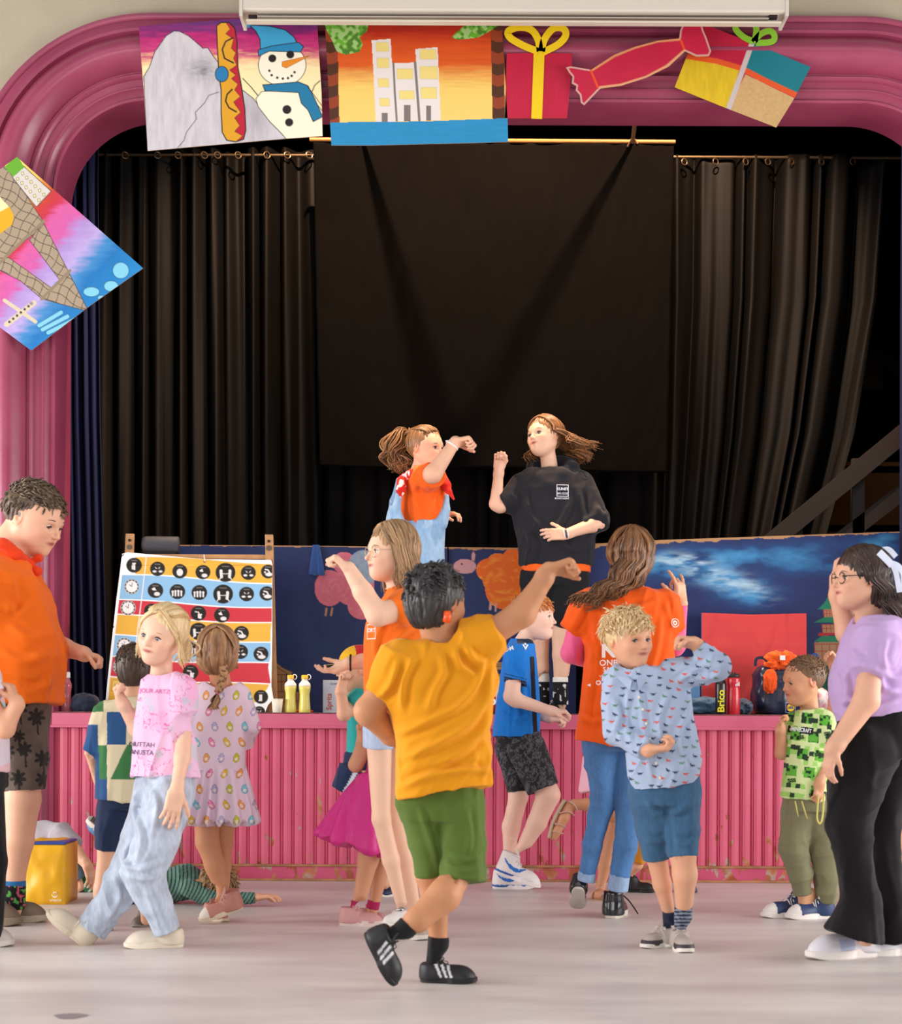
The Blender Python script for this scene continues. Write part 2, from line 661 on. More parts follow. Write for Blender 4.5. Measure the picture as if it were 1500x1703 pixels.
# worn mark on the floor
m = MB(); c = P(117, 1693, 4.92)
a = np.linspace(0, 2 * np.pi, 20, endpoint=False)
V = [(c[0] + .045 * math.cos(t) * (1 + .2 * math.sin(3 * t)), c[1] + .045 * math.sin(t), 0.0012) for t in a]
m.add(V, [tuple(range(20))], '#6d6568').build('floor_mark', mat('floor_stain', '#8b8386', rough=.5), kind='structure')


# painted pink woodwork with chips
def wood_paint(name, c0, c1, chips, rough=0.38):
    m, nt, b = node_mat(name)
    tc = nn(nt, 'ShaderNodeTexCoord')
    n1 = nn(nt, 'ShaderNodeTexNoise', Scale=3.0, Detail=5.0)
    nt.links.new(tc.outputs['Object'], n1.inputs['Vector'])
    base = ramp(nt, [(0.35, c0), (0.65, c1)], n1.outputs['Fac'])
    if chips:
        mp = nn(nt, 'ShaderNodeMapping'); mp.inputs['Scale'].default_value = (1.0, 1.0, 0.42)
        nt.links.new(tc.outputs['Object'], mp.inputs['Vector'])
        n2 = nn(nt, 'ShaderNodeTexNoise', Scale=20.0, Detail=3.0, Roughness=0.55)
        nt.links.new(mp.outputs['Vector'], n2.inputs['Vector'])
        sx = nn(nt, 'ShaderNodeSeparateXYZ'); nt.links.new(tc.outputs['Object'], sx.inputs[0])
        h = nn(nt, 'ShaderNodeMapRange'); h.inputs['From Min'].default_value = 0.05; h.inputs['From Max'].default_value = 0.75
        h.inputs['To Min'].default_value = chips[0]; h.inputs['To Max'].default_value = chips[1]
        nt.links.new(sx.outputs['Z'], h.inputs['Value'])
        ad = nn(nt, 'ShaderNodeMath', operation='ADD'); nt.links.new(n2.outputs['Fac'], ad.inputs[0]); nt.links.new(h.outputs[0], ad.inputs[1])
        msk = ramp(nt, [(0.70, '#000000'), (0.715, '#ffffff')], ad.outputs[0])
        n4 = nn(nt, 'ShaderNodeTexNoise', Scale=9.0)
        nt.links.new(tc.outputs['Object'], n4.inputs['Vector'])
        chipc = ramp(nt, [(0.4, '#9b4a30'), (0.5, '#b4714c'), (0.58, '#a89a90'), (0.64, '#a5603f')], n4.outputs['Fac'])
        base = mixc(nt, msk, base, chipc)
    nt.links.new(base, b.inputs['Base Color'])
    b.inputs['Roughness'].default_value = rough
    b.inputs['Specular IOR Level'].default_value = 0.5
    n5 = nn(nt, 'ShaderNodeTexNoise', Scale=25.0, Detail=2.0)
    nt.links.new(tc.outputs['Object'], n5.inputs['Vector'])
    bp = nn(nt, 'ShaderNodeBump', Strength=0.25, Distance=0.002)
    nt.links.new(n5.outputs['Fac'], bp.inputs['Height']); nt.links.new(bp.outputs['Normal'], b.inputs['Normal'])
    return m


pink_front = wood_paint('pink_stage_paint', '#ca5672', '#d2607c', (0.10, -0.02))
pink_rail = wood_paint('pink_rail_paint', '#c65a78', '#ce6482', (0.02, -0.05))
pink_base = wood_paint('pink_baseboard_paint', '#bc4668', '#c65276', (0.19, 0.19))
pink_arch = wood_paint('pink_arch_paint', '#923a56', '#9c4460', None, rough=0.3)

# stage front: beaded boards
pitch = 0.0575
xs = []; dy = []
x = -3.4
while x < 3.4:
    for t, d in ((0.0, 0.0), (0.08, -0.010), (0.17, -0.003), (0.22, -0.009), (0.5, -0.011), (0.86, -0.008), (0.94, 0.0)):
        xs.append(x + t * pitch); dy.append(d)
    x += pitch
xs = np.array(xs); dy = np.array(dy)
z0, z1 = 0.075, ZS - 0.07
V = np.concatenate([np.stack([xs, YS + dy, xs * 0 + z0], -1), np.stack([xs, YS + dy, xs * 0 + z1], -1)])
n = len(xs)
F = [(i, i + 1, n + i + 1, n + i) for i in range(n - 1)]
mesh_obj('stage_front_boards', V, F, pink_front, smooth=False, kind='structure')
m = MB()
m.box((0, YS - .008, ZS - .04), (6.8, .05, .072), bev=.004)
m.box((0, YS - .016, ZS - .073), (6.8, .05, .014), bev=.004)
m.build('stage_front_rail', pink_rail, kind='structure')
m = MB()
m.box((0, YS - .004, .0375), (6.8, .05, .075), bev=.004)
m.build('baseboard_stage', pink_base, kind='structure')
m = MB()
m.box((0, YS - .012, .078), (6.8, .045, .012), bev=.003)
m.box((0, YS - .025, .006), (6.8, .05, .012), bev=.003)
m.build('trim_1', mat('bare_wood_edge', '#a2714f', rough=.7, var=.3, varscale=12), kind='structure')
# stage deck
m = MB(); m.box((0, YS + 1.85, ZS - .02), (9.0, 3.7, .04))
m.build('stage_floor', mat('stage_deck', '#3b2d25', rough=.6, var=.3), kind='structure')
m = MB(); m.box((0, YS - .0, ZS - .001), (6.8, .05, .006), bev=.002)
m.build('trim_2', mat('worn_stage_edge', '#7a4a48', rough=.7, var=.4, varscale=20), kind='structure')

# arch moulding: sweep of a profile
S9 = YS / FPX
cl = P(250, 325, YS); cr = P(1428, 330, YS)
zc = (cl[2] + cr[2]) / 2
Ri = 152 * S9; W = 148 * S9
prof = [(0, 0.30), (0, .0), (3, -.03), (7, -.035), (10, -.02), (18, -.03), (21, -.045), (24, -.045), (26, -.035), (36, -.04), (39, -.06), (43, -.065), (46, -.05)]
for k in range(0, 15):
    t = k / 14.0
    prof.append((48 + 60 * t, -.05 - .085 * math.sin(math.pi * t) ** .8 - .012 * t))
prof += [(110, -.055), (113, -.078), (118, -.08), (121, -.06), (132, -.055), (135, -.04), (138, -.05), (142, -.05), (144, -.03), (148, -.03), (148, .06)]
path = []
for z in (0.0, ZS, 1.6, 2.4, 3.0): path.append((cl[0], z, -1, 0))
path = [(cl[0], z, -1.0, 0.0) for z in np.linspace(0.0, zc, 8)]
for a in np.linspace(0, math.pi / 2, 22)[1:]:
    path.append((cl[0], zc, -math.cos(a), math.sin(a)))
for a in np.linspace(math.pi / 2, 0, 22):
    path.append((cr[0], zc, math.cos(a), math.sin(a)))
path += [(cr[0], z, 1.0, 0.0) for z in np.linspace(zc, 0.0, 8)[1:]]
V = []
for (x, z, nx, nz) in path:
    for t, d in prof:
        r = Ri + t * S9
        V.append((x + nx * r, YS + d, z + nz * r))
k = len(prof)
F = [(i * k + j, (i + 1) * k + j, (i + 1) * k + j + 1, i * k + j + 1) for i in range(len(path) - 1) for j in range(k - 1)]
o = mesh_obj('proscenium_arch', V, F, pink_arch, kind='structure')
autosmooth(o, 50)
# wall around it
V = []
for (x, z, nx, nz) in path:
    r = Ri + W - .02
    V.append((x + nx * r, YS + .02, z + nz * r))
    if nz == 0: V.append((-7.0 if nx < 0 else 7.0, YS + .02, z))
    elif nz >= .9999 : V.append((x, YS + .02, 7.0))
    else:
        tt = min((7.0 + 0) / max(abs(nx), 1e-6), (7.0 - z) / max(nz, 1e-6))
        qx = (-7 if nx < 0 else 7) if abs(nx) > nz else x + nx * 3
        qz = z + nz * 3 if abs(nx) > nz else 7.0
        V.append((qx, YS + .02, qz))
F = [(2 * i, 2 * i + 1, 2 * i + 3, 2 * i + 2) for i in range(len(path) - 1)]
wallm = mat('cream_plaster', '#b0a590', rough=.9, spec=.1, bump=(60, .3), var=.04)
mesh_obj('wall_front', V, F, wallm, smooth=False, kind='structure')

# the hall's side walls with window openings, the rear is open to daylight
blackm = mat('black_stage_wall', '#0d0b0a', rough=.95, spec=.1)
m = MB()
m.box((-3.4, YS + 1.9, 3.0), (.1, 3.6, 6)); m.build('wall_stage_left', blackm, kind='structure')
m = MB(); m.box((3.4, YS + 1.9, 3.0), (.1, 3.6, 6)); m.build('wall_stage_right', blackm, kind='structure')
m = MB(); m.box((0, YS + 3.7, 3.0), (6.9, .1, 6)); m.build('wall_stage_back', blackm, kind='structure')
m = MB(); m.box((0, YS + 1.95, 5.6), (6.9, 3.6, .1)); m.build('ceiling_stage', blackm, kind='structure')
# wooden wainscot on the back wall, right
m = MB()
Yw = YS + 3.62
for (x0, y0, x1, y1, c) in ((1300, 768, 1600, 776, '#b87838'), (1300, 786, 1600, 874, '#a86c30'), (1300, 884, 1600, 1190, '#94602a')):
    a, b_ = P(x0, y0, Yw), P(x1, y1, Yw)
    m.box(((a[0] + b_[0]) / 2, Yw, (a[2] + b_[2]) / 2), (abs(a[0] - b_[0]), .03, abs(a[2] - b_[2])), c)
m.build('trim_3', mat('wainscot_wood', attr=True, rough=.6), kind='structure')
wood_glow = (P(1470, 845, YS + 3.0))

# ---------------------------------------------------------------- projector screen housing
Yp = 8.55
root = empty('projection_screen', P(855, 20, Yp), 'long white roll-up projector screen housing mounted across the top of the arch', 'projector screen')
wm = mat('white_enamel', '#cbc2b4', rough=.45)


def pbox(m, x0, y0, x1, y1, Y, th, c=None, bev=.002):
    a, b_ = P(x0, y0, Y), P(x1, y1, Y)
    ctr = (a + b_) / 2; ctr[1] = Y + th / 2
    m.box(ctr, (abs(b_[0] - a[0]), th, abs(b_[2] - a[2])), c, bev=bev)
    return m


pbox(MB(), 400, -70, 1310, 21, Yp, .18, bev=.012).build('housing', wm, root)
pbox(MB(), 398, -70, 403, 26, Yp - .004, .19).build('end_cap', mat('white_endcap', '#c9c2b6', rough=.5), root)
pbox(MB(), 1307, -70, 1312, 26, Yp - .004, .19).build('end_cap', MATS['white_endcap'], root)
m = MB()
pbox(m, 428, 20, 1296, 25, Yp + .02, .12); pbox(m, 428, 25.5, 1279, 31, Yp + .012, .1)
m.build('slot_rail', mat('white_rail', '#bab1a4', rough=.5), root)
for x0 in (413, 1279):
    m = MB(); pbox(m, x0, 24, x0 + 14, 30, Yp + .02, .03)
    m.build('slot_gap', mat('dark_gap', '#241a1a', rough=.9), root)
pbox(MB(), 409, 31, 1300, 38.5, Yp, .05, bev=.003).build('bottom_bar', mat('white_bar', '#cbc2b0', rough=.4), root)


# ---------------------------------------------------------------- curtains
def wavy(name, rows, Yc, folds, amp, material, seed=0, nx=360, nz=60, parent=None, label=None, cat=None, kind=None, thick=.004,
         sharp=1.0):
    """rows: (py, xl, xr) pixels at depth Yc, top to bottom; folds along the width"""
    rows = np.array(rows, float)
    t = np.linspace(0, 1, nz)
    py = rows[0, 0] + (rows[-1, 0] - rows[0, 0]) * t
    xl = np.interp(py, rows[:, 0], rows[:, 1]); xr = np.interp(py, rows[:, 0], rows[:, 2])
    u = np.linspace(0, 1, nx)
    rs = nrng(seed)
    warp = u + .35 / folds * np.sin(2 * np.pi * (u * folds * .37 + rs.rand())) + .2 / folds * np.sin(2 * np.pi * (u * folds * .71 + rs.rand()))
    V = []
    for i in range(nz):
        ph = 2 * np.pi * folds * (warp + .012 * t[i] * np.sin(5 * u + seed))
        w = np.sin(ph)
        w = np.sign(w) * np.abs(w) ** sharp
        d = amp * w * (1 + .3 * np.sin(7 * u + 3)) * (.75 + .25 * t[i]) + amp * .14 * np.sin(ph * 2.3 + 4 * t[i] + 1)
        x = xl[i] + (xr[i] - xl[i]) * u + 3.0 * np.cos(ph)
        V.append(PA(x, np.full(nx, py[i]), Yc) + np.stack([0 * d, d, 0 * d], -1))
    V = np.concatenate(V)
    n = len(V)
    j, i = np.meshgrid(np.arange(nz - 1), np.arange(nx - 1), indexing='ij')
    a = (j * nx + i).ravel()
    F = np.stack([a, a + nx, a + nx + 1, a + 1], -1)
    o = mesh_obj(name, V, F, material, parent, label=label, cat=cat, kind=kind)
    md = o.modifiers.new('thickness', 'SOLIDIFY'); md.thickness = thick
    return o


blk = mat('black_drape', '#080605', rough=.62, spec=.18, bump=(300, .3), var=.12, varscale=2)
blk2 = mat('black_backcloth', '#120e0c', rough=.85, spec=.2, bump=(300, .3), var=.1, varscale=2)
navy = mat('navy_drape', '#20264a', rough=.85, spec=.2, bump=(300, .3), var=.1)


def eyelets(root, xs, y, Yc):
    for x in xs:
        m = MB()
        c = P(x, y, Yc - .02)
        a = np.linspace(0, 2 * np.pi, 13)
        m.tube([c + np.array([.006 * math.sin(t), .0 + .012 * math.sin(t), .02 * math.cos(t)]) + np.array([.012 * math.sin(t), 0, 0]) for t in a], .004, n=6, caps=False)
        m.build('eyelet', mat('dull_metal', '#8a7258', rough=.35, metal=.8), root)


Yc = 11.0
r1 = empty('stage_curtain', P(345, 255, Yc), 'black eyelet stage curtain hanging in deep folds left of the backcloth', 'curtain')
wavy('drape', [(250, 170, 525), (1200, 168, 535)], Yc, 8.6, .07, blk, 3, parent=r1)
eyelets(r1, (208, 262, 296, 340, 362, 396, 444, 478, 514), 258, Yc - .06)
r2 = empty('stage_curtain', P(1290, 265, Yc), 'black eyelet stage curtain right of the backcloth, its outer edge pulled in towards the floor', 'curtain')
wavy('drape', [(262, 1105, 1472), (500, 1108, 1455), (720, 1105, 1418), (900, 1100, 1368), (1200, 1090, 1310)], Yc, 8.2, .075, blk, 8, parent=r2)
eyelets(r2, (1138, 1190, 1240, 1277, 1316, 1366, 1418), 269, Yc - .06)
m = MB(); m.tube([P(150, 257, Yc - .05), P(1560, 263, Yc - .05)], .009, n=10)
m.build('curtain_rod', mat('rod_metal', '#7c684f', rough=.35, metal=.8), label='thin metal rod threaded through the eyelets of the black stage curtains', cat='curtain rod')
wavy('back_curtain', [(330, 400, 1250), (1215, 400, 1250)], Yc + .45, 15, .05, blk2, 5, label='dark rear curtain showing below the black backcloth', cat='curtain')
wavy('side_curtain', [(90, 70, 168), (300, 72, 164), (700, 74, 168), (1195, 80, 182)], 10.1, 5.5, .035, navy, 11, nx=200,
     label='navy blue curtain beside the left pillar of the arch', cat='curtain')
wavy('side_curtain', [(100, 1500, 1600), (500, 1498, 1600), (1195, 1496, 1600)], 9.7, 5.5, .035, navy, 12, nx=160,
     label='navy blue curtain at the right edge of the stage opening', cat='curtain')

# backcloth on its batten
Yb = 10.62
rb = empty('backcloth', P(820, 235, Yb), 'large flat black backcloth hanging from a wooden batten in the middle of the stage', 'backdrop')
nx, nz = 150, 130
u, t = np.meshgrid(np.linspace(0, 1, nx), np.linspace(0, 1, nz))
xl = 521 + 10 * t; xr = 1121 - 12 * t
yt = 236 + 4 * u; yb = 774 + 11 * u + 2 * np.sin(u * 9)
X = xl + (xr - xl) * u; Yy = yt + (yb - yt) * t
q = np.stack([X / 60., Yy / 120., 0 * X], -1).reshape(-1, 3)
d = .012 * fbm(q, 21, 4)
q2 = np.stack([(X + .25 * Yy) / 26., (Yy - .3 * X) / 260., 0 * X], -1).reshape(-1, 3)
d += .006 * (1 - np.abs(fbm(q2, 31, 2))) ** 3
q3 = np.stack([X / 14., Yy / 80., 0 * X], -1).reshape(-1, 3)
d += .008 * vnoise(q3, 41) * np.exp(-t.ravel() * 9)
V = PA(X.ravel(), Yy.ravel(), Yb); V[:, 1] += d
j, i = np.meshgrid(np.arange(nz - 1), np.arange(nx - 1), indexing='ij'); a = (j * nx + i).ravel()
o = mesh_obj('cloth', V, np.stack([a, a + nx, a + nx + 1, a + 1], -1), mat('backcloth_black', '#060403', rough=.9, spec=.06, bump=(250, .3), var=.08, varscale=1.5), rb)
o.modifiers.new('thickness', 'SOLIDIFY').thickness = .003
MB().tube([P(515, 232, Yb), P(1123, 236, Yb)], .012, n=10).build('batten', mat('pale_wood_pole', '#a8703c', rough=.5), rb)
for (x, y, x2, nm) in ((1052, 236, 1062, 'r'), (603, 233, 598, 'l')):
    m = MB()
    a = P(x, y, Yb - .01)
    for k in range(3):
        o3 = np.array([.013 * (k - 1), 0, .012 * (k % 2)])
        m.tube([a, a + o3 + [0, -.8, .41], a + o3 + [0, -1.56, .80]], .012, n=6)
    m.tube([a + np.array([-.03, 0, -.03]), a + np.array([0, -.012, .03]), a + np.array([.03, 0, -.01])], .006, n=6)
    m.build('hanging_rope', mat('rope_fibre', '#7a5a3c', rough=.9), rb)

# black stair rails at the right
Yr = 10.3
rs_ = empty('stair_railing', P(1440, 880, Yr), 'dark wooden stair railing rising to the right behind the blue scenery', 'stair railing')
dark = mat('dark_stained_wood', '#2c2422', rough=.6, var=.1)


def plank(m, p, q, wpx, Y, th=.04):
    a, b_ = np.array(p, float), np.array(q, float)
    d = unit(b_ - a); nrm = np.array([-d[1], d[0]]) * wpx / 2
    m.prism([tuple(a + nrm), tuple(b_ + nrm), tuple(b_ - nrm), tuple(a - nrm)], lambda x, y, t: P(x, y, Y) + np.array([0, t, 0]), 0, th)
    return m


plank(MB(), (1268, 914), (1530, 698), 30, Yr - .05).build('handrail', dark, rs_)
plank(MB(), (1330, 950), (1530, 796), 26, Yr).build('lower_rail', dark, rs_)
pbox(MB(), 1418, 762, 1437, 1190, Yr, .05).build('post', dark, rs_)
pbox(MB(), 1318, 852, 1334, 1190, Yr, .05).build('post', dark, rs_)
# ================================================================== PAINTINGS ON THE ARCH
def zc_(ox, oy, k):
    return lambda *pts: [(x / k + ox, y / k + oy) for x, y in pts]


Z1 = zc_(0, 0, 2.6786); Z2 = zc_(520, 0, 3.0612); Z3 = zc_(930, 0, 2.6316)
INK = '#1d1418'


def ribbon(m, pts, wpx, Y, th=.004, c=None):
    pts = np.array(pts, float); T = np.gradient(pts, axis=0); T /= np.linalg.norm(T, axis=1, keepdims=True) + 1e-9
    N = np.stack([-T[:, 1], T[:, 0]], -1) * (np.zeros(len(pts)) + wpx)[:, None] / 2
    A = pts + N; B = pts - N
    W = [PA(q[:, 0], q[:, 1], Y) for q in (A, B)]
    n = len(pts)
    V = np.concatenate([W[0], W[1], W[0] + [0, th, 0], W[1] + [0, th, 0]])
    F = []
    for i in range(n - 1):
        F += [(i, i + 1, n + i + 1, n + i), (2 * n + i, 3 * n + i, 3 * n + i + 1, 2 * n + i + 1),
              (i, 2 * n + i, 2 * n + i + 1, i + 1), (n + i, n + i + 1, 3 * n + i + 1, 3 * n + i)]
    F += [(0, n, 3 * n, 2 * n), (n - 1, 3 * n - 1, 4 * n - 1, 2 * n - 1)]
    return m.add(V, F, c)


def paint1(c):
    c.vgrad([(36, '#5b2466'), (52, '#7d1f66'), (62, '#b01c68'), (85, '#bd3a70'), (100, '#e9b98c'), (112, '#f0dfa8'), (200, '#f0e2b4')], rough=14)
    c.strokes(c.Y < 100, .25, 16, 4, 2)
    mt = c.poly(Z1((640, 340), (665, 300), (690, 230), (740, 160), (775, 138), (800, 140), (840, 160), (870, 185), (905, 215), (925, 212), (950, 250), (972, 278), (1000, 350), (1085, 405), (1130, 440), (1200, 540), (1260, 600), (1300, 640), (657, 690)), '#c3bec2', INK, 1.3, jag=1)
    c.strokes(mt, .16, 5, 22, 4)
    d = np.exp(-((c.X - 335) / 22) ** 2 - ((c.Y - 115) / 16) ** 2)
    c.mix(mt * d * .6 * (1 + fbm(c.q() / np.array([10., 3., 1]), 8)), '#6f6b70')
    d = np.exp(-((c.X - 425) / 20) ** 2 - ((c.Y - 190) / 40) ** 2)
    c.mix(mt * d * .45, '#85808a')
    c.line(Z1((975, 410), (930, 425), (910, 460), (870, 500), (875, 530), (830, 590), (820, 625), (790, 660)), 1.1, INK)
    sb = Z1((965, 115), (985, 100), (1020, 100), (1045, 125), (1055, 180), (1060, 300), (1075, 380), (1090, 480), (1095, 580), (1085, 620), (1050, 632), (1010, 625), (990, 590), (985, 500), (985, 400), (975, 330), (968, 200))
    c.poly(sb, '#d59a1e')
    red = Z1((1008, 103), (1025, 130), (1005, 150), (1040, 175), (1030, 215), (1050, 235), (1040, 260), (1055, 290), (1022, 312), (1050, 335), (1030, 350), (1060, 375), (1045, 400), (1070, 430), (1040, 455), (1072, 500), (1045, 525), (1068, 560), (1045, 585), (1080, 605), (1055, 628), (1085, 620), (1095, 580), (1090, 480), (1075, 380), (1060, 300), (1055, 180), (1045, 125), (1020, 100))
    c.poly(red, '#b3162f', INK, .7)
    c.line(sb + [sb[0]], 2.0, INK)
    c.line(Z1((1038, 168), (1005, 185), (990, 220), (1000, 260), (1040, 280)), 2.6, INK)
    c.line(Z1((1034, 398), (1012, 420), (1005, 450), (1020, 480), (1052, 498)), 2.6, INK)
    c.circ(988 / 2.6786, 330 / 2.6786, 11.6, INK, 13.6); c.circ(988 / 2.6786, 330 / 2.6786, 10.2, '#1f74a8', 12.2)
    c.poly(Z1((1140, 440), (1165, 408), (1320, 395), (1380, 425), (1440, 500), (1440, 640), (1280, 625), (1250, 590), (1200, 540), (1150, 475)), '#efe8cf', INK, 1.2)
    c.circ(1257 / 2.6786, 290 / 2.6786, 40.2, INK, 35); c.circ(1257 / 2.6786, 290 / 2.6786, 39, '#f0ead4', 33.8)
    c.poly(Z1((1112, 112), (1200, 116), (1270, 133), (1310, 165), (1325, 195), (1300, 200), (1160, 222), (1158, 175), (1140, 140)), '#3b9cc8', INK, 1.6)
    c.poly(Z1((1150, 222), (1210, 205), (1330, 188), (1352, 208), (1340, 232), (1200, 228), (1152, 250)), '#2384b4', INK, 1.4)
    c.circ(1105 / 2.6786, 113 / 2.6786, 4, '#2a86ac')
    for x, y, r in ((1213, 260, 6.6), (1293, 243, 6.6), (1278, 488, 7.4), (1288, 545, 6.8)): c.circ(x / 2.6786, y / 2.6786, r, INK)
    for x, y in ((1200, 315), (1210, 335), (1235, 346), (1260, 350), (1283, 348), (1299, 338), (1312, 322)): c.circ(x / 2.6786, y / 2.6786, 2.1, INK)
    c.poly(Z1((1257, 275), (1380, 248), (1275, 303), (1256, 295)), '#e48a1c', '#8a4410', .8)
    c.poly(Z1((1170, 378), (1330, 365), (1372, 382), (1402, 440), (1437, 520), (1395, 542), (1372, 490), (1342, 460), (1330, 412), (1180, 405)), '#17739c', INK, 1.4)
    c.line(Z1((1082, 350), (1120, 390), (1148, 425)), 1.6, INK); c.line(Z1((1390, 408), (1402, 380), (1425, 360)), 1.6, INK)
    c.line(Z1((1370, 385), (1437, 475)), 1.2, INK)


board('painting_on_board', Z1((618, 118), (1088, 80), (1096, 102), (1412, 102), (1432, 410), (1437, 606), (1265, 618), (657, 672), (640, 400)), 8.84, paint1,
      label='painted board of a grey mountain, yellow snowboard and snowman in a blue hat', cat='painting')


def paint2(c):
    c.vgrad([(38, '#8f1a10'), (55, '#b02a10'), (75, '#cc4a10'), (108, '#d65a18'), (122, '#e09a48'), (145, '#ecc766'), (210, '#eecb70')], rough=7)
    c.strokes(c.Y < 150, .12, 40, 2.5, 2)
    for side in (0, 1):
        for k in range(12):
            y0 = 30 + k * 18.5
            xa, xb = ((540, 561) if not side else (819, 837))
            sh = (y0 - 40) * .022
            col = '#8d3a1c' if k % 2 else '#4b2813'
            m = (c.X > xa + sh - 3) & (c.X < xb + sh) & (c.Y > y0 + 3 * np.sin((c.X - xa) / 6)) & (c.Y < y0 + 19 + 3 * np.sin((c.X - xa) / 6))
            c.mix(m * 1.0, col)
    W_ = '#e0d8d4'
    G = '#77706e'; YW = '#e6d27c'
    c.poly(Z2((300, 205), (397, 198), (403, 320), (412, 330), (428, 618), (322, 626), (310, 380)), W_)
    c.poly(Z2((403, 322), (525, 318), (545, 614), (425, 618)), W_)
    c.poly(Z2((523, 250), (636, 240), (652, 612), (540, 614)), W_)
    c.line(Z2((411, 322), (418, 470), (428, 614)), 3.4, G); c.line(Z2((521, 318), (532, 460), (543, 612)), 4.2, G)
    for r in ((322, 215, 385, 262), (327, 295, 387, 345), (332, 400, 387, 443), (340, 500, 390, 540), (428, 350, 508, 402), (440, 462, 515, 505), (545, 252, 628, 302), (545, 338, 635, 402), (550, 445, 630, 502)):
        q = Z2((r[0], r[1]), (r[2], r[1]), (r[2] + 2, r[3]), (r[0] + 2, r[3]))
        c.poly(q, YW, '#c9bd94', .8)
    for r in ((352, 575, 383, 624), (465, 535, 498, 617), (577, 537, 603, 614)):
        c.poly(Z2((r[0], r[1]), (r[2], r[1]), (r[2], r[3]), (r[0], r[3])), G)
    bl = c.Y > 1190 * 0 + np.interp(c.X, [549, 700, 844], [203.5, 202, 196.5])
    c.mix(bl * 1.0, '#2387ba'); c.strokes(bl, .08, 20, 3, 6)
    for poly_, s in ((Z2((62, 118), (285, 118), (275, 160), (238, 190), (255, 222), (238, 266), (165, 278), (122, 262), (98, 205), (68, 150)), 1), (Z2((705, 190), (760, 140), (800, 116), (962, 116), (900, 160), (840, 192), (740, 203)), 2)):
        m = inpoly(c.X, c.Y, poly_)
        n = vnoise(np.stack([(c.X + c.Y) / 7., (c.X - c.Y) / 8., 0 * c.X + s], -1), 5)
        c.mix(m * 1.0, '#63a62c'); c.mix(m * (n > .15), '#9bbf74'); c.mix(m * (n < -.3), '#4b7a2c')


board('painting_on_board', Z2((62, 120), (963, 120), (980, 400), (992, 605), (995, 722), (830, 727), (300, 740), (95, 740), (88, 620), (75, 350)), 8.85, paint2,
      label='painted board of three white towers under an orange sunset above blue water', cat='painting')


def paintred(c):
    c.mix(np.ones(len(c.X)), '#b8163a'); c.strokes(np.ones(len(c.X), bool), .1, 3, 20, 3)


g = empty('gift_cutout', P(895, 140, 8.8), 'red painted gift box cutout with a yellow ribbon and bow', 'paper gift', 'gift cutouts on the arch')
board('box', Z2((988, 272), (1125, 268), (1320, 272), (1318, 340), (1308, 470), (1295, 602), (978, 602)), 8.85, paintred, parent=g, rim='#8a4a30')
m = MB(); Yw_ = '#e6c411'
ribbon(m, Z2((1153, 255), (1150, 350), (1146, 450), (1140, 604)), 18, 8.845, c=Yw_)
ribbon(m, smooth_path(Z2((1150, 262), (1080, 235), (1010, 195), (995, 160), (1050, 138), (1110, 150), (1145, 195), (1158, 262))), 11.5, 8.84, c=Yw_)
ribbon(m, smooth_path(Z2((1165, 262), (1180, 200), (1225, 145), (1275, 145), (1288, 180), (1250, 225), (1172, 266))), 11.5, 8.84, c=Yw_)
m.build('bow', M_paint(), g)


def paintc(c):
    c.mix(np.ones(len(c.X)), '#b8163a'); c.strokes(np.ones(len(c.X), bool), .1, 14, 6, 7)
    o = candy + [candy[0]]
    c.line(o, 5.5, '#c99a92')
    c.line(Z3((145, 305), (240, 245), (330, 208), (430, 180), (525, 172)), 4.5, '#d08a5a')
    c.line(Z3((180, 383), (270, 372), (380, 338), (470, 290), (548, 222)), 4.5, '#d79a70')
    c.line(Z3((138, 308), (168, 380)), 3.5, '#e04a1a'); c.line(Z3((533, 178), (546, 212)), 3.5, '#e04a1a')


candy = Z3((30, 295), (50, 290), (140, 305), (240, 240), (330, 205), (430, 178), (525, 168), (530, 130), (548, 92), (622, 92), (630, 130), (645, 165), (665, 225), (655, 245), (600, 247), (550, 224), (480, 290), (380, 340), (270, 375), (180, 387), (110, 460), (95, 450), (90, 415), (72, 395), (75, 375), (55, 365), (58, 335), (45, 320))
board('candy_cutout', candy, 8.81, paintc, label='long red wrapped candy cutout hanging between the two gift cutouts', cat='paper candy')

g = empty('gift_cutout', P(1230, 130, 8.83), 'tilted gift box cutout in red, teal, yellow and tan with a green bow', 'paper gift', 'gift cutouts on the arch')
gp = Z3((640, 108), (840, 185), (1100, 293), (1032, 425), (950, 558), (735, 475), (505, 382), (560, 240), (600, 105))


def paintg(c):
    c.mix(np.ones(len(c.X)), '#b01236')
    c.poly(Z3((845, 180), (1110, 290), (1035, 420), (815, 310)), '#08707c')
    m1 = c.poly(Z3((555, 245), (790, 300), (735, 480), (495, 385)), '#cfae16')
    m2 = c.poly(Z3((815, 325), (1030, 430), (950, 565), (740, 480)), '#c09c68')
    c.strokes(m1, .16, 4, 18, 3); c.strokes(m2, .12, 3, 3, 4)
    c.line(Z3((555, 246), (690, 268), (800, 300), (900, 352), (1035, 415)), 9, '#d4501c')
    c.line(Z3((845, 185), (805, 300), (740, 478)), 8.5, '#bdb2ae')


board('box', gp, 8.86, paintg, parent=g, rim='#8a5a40')
m = MB(); gg = '#7fb52c'
ribbon(m, smooth_path(Z3((852, 182), (805, 160), (772, 125), (785, 96), (835, 88), (862, 120), (856, 180))), 10, 8.855, c=gg)
ribbon(m, smooth_path(Z3((850, 185), (880, 150), (920, 135), (942, 155), (930, 182), (860, 188))), 10, 8.855, c=gg)
m.build('bow', M_paint(), g)


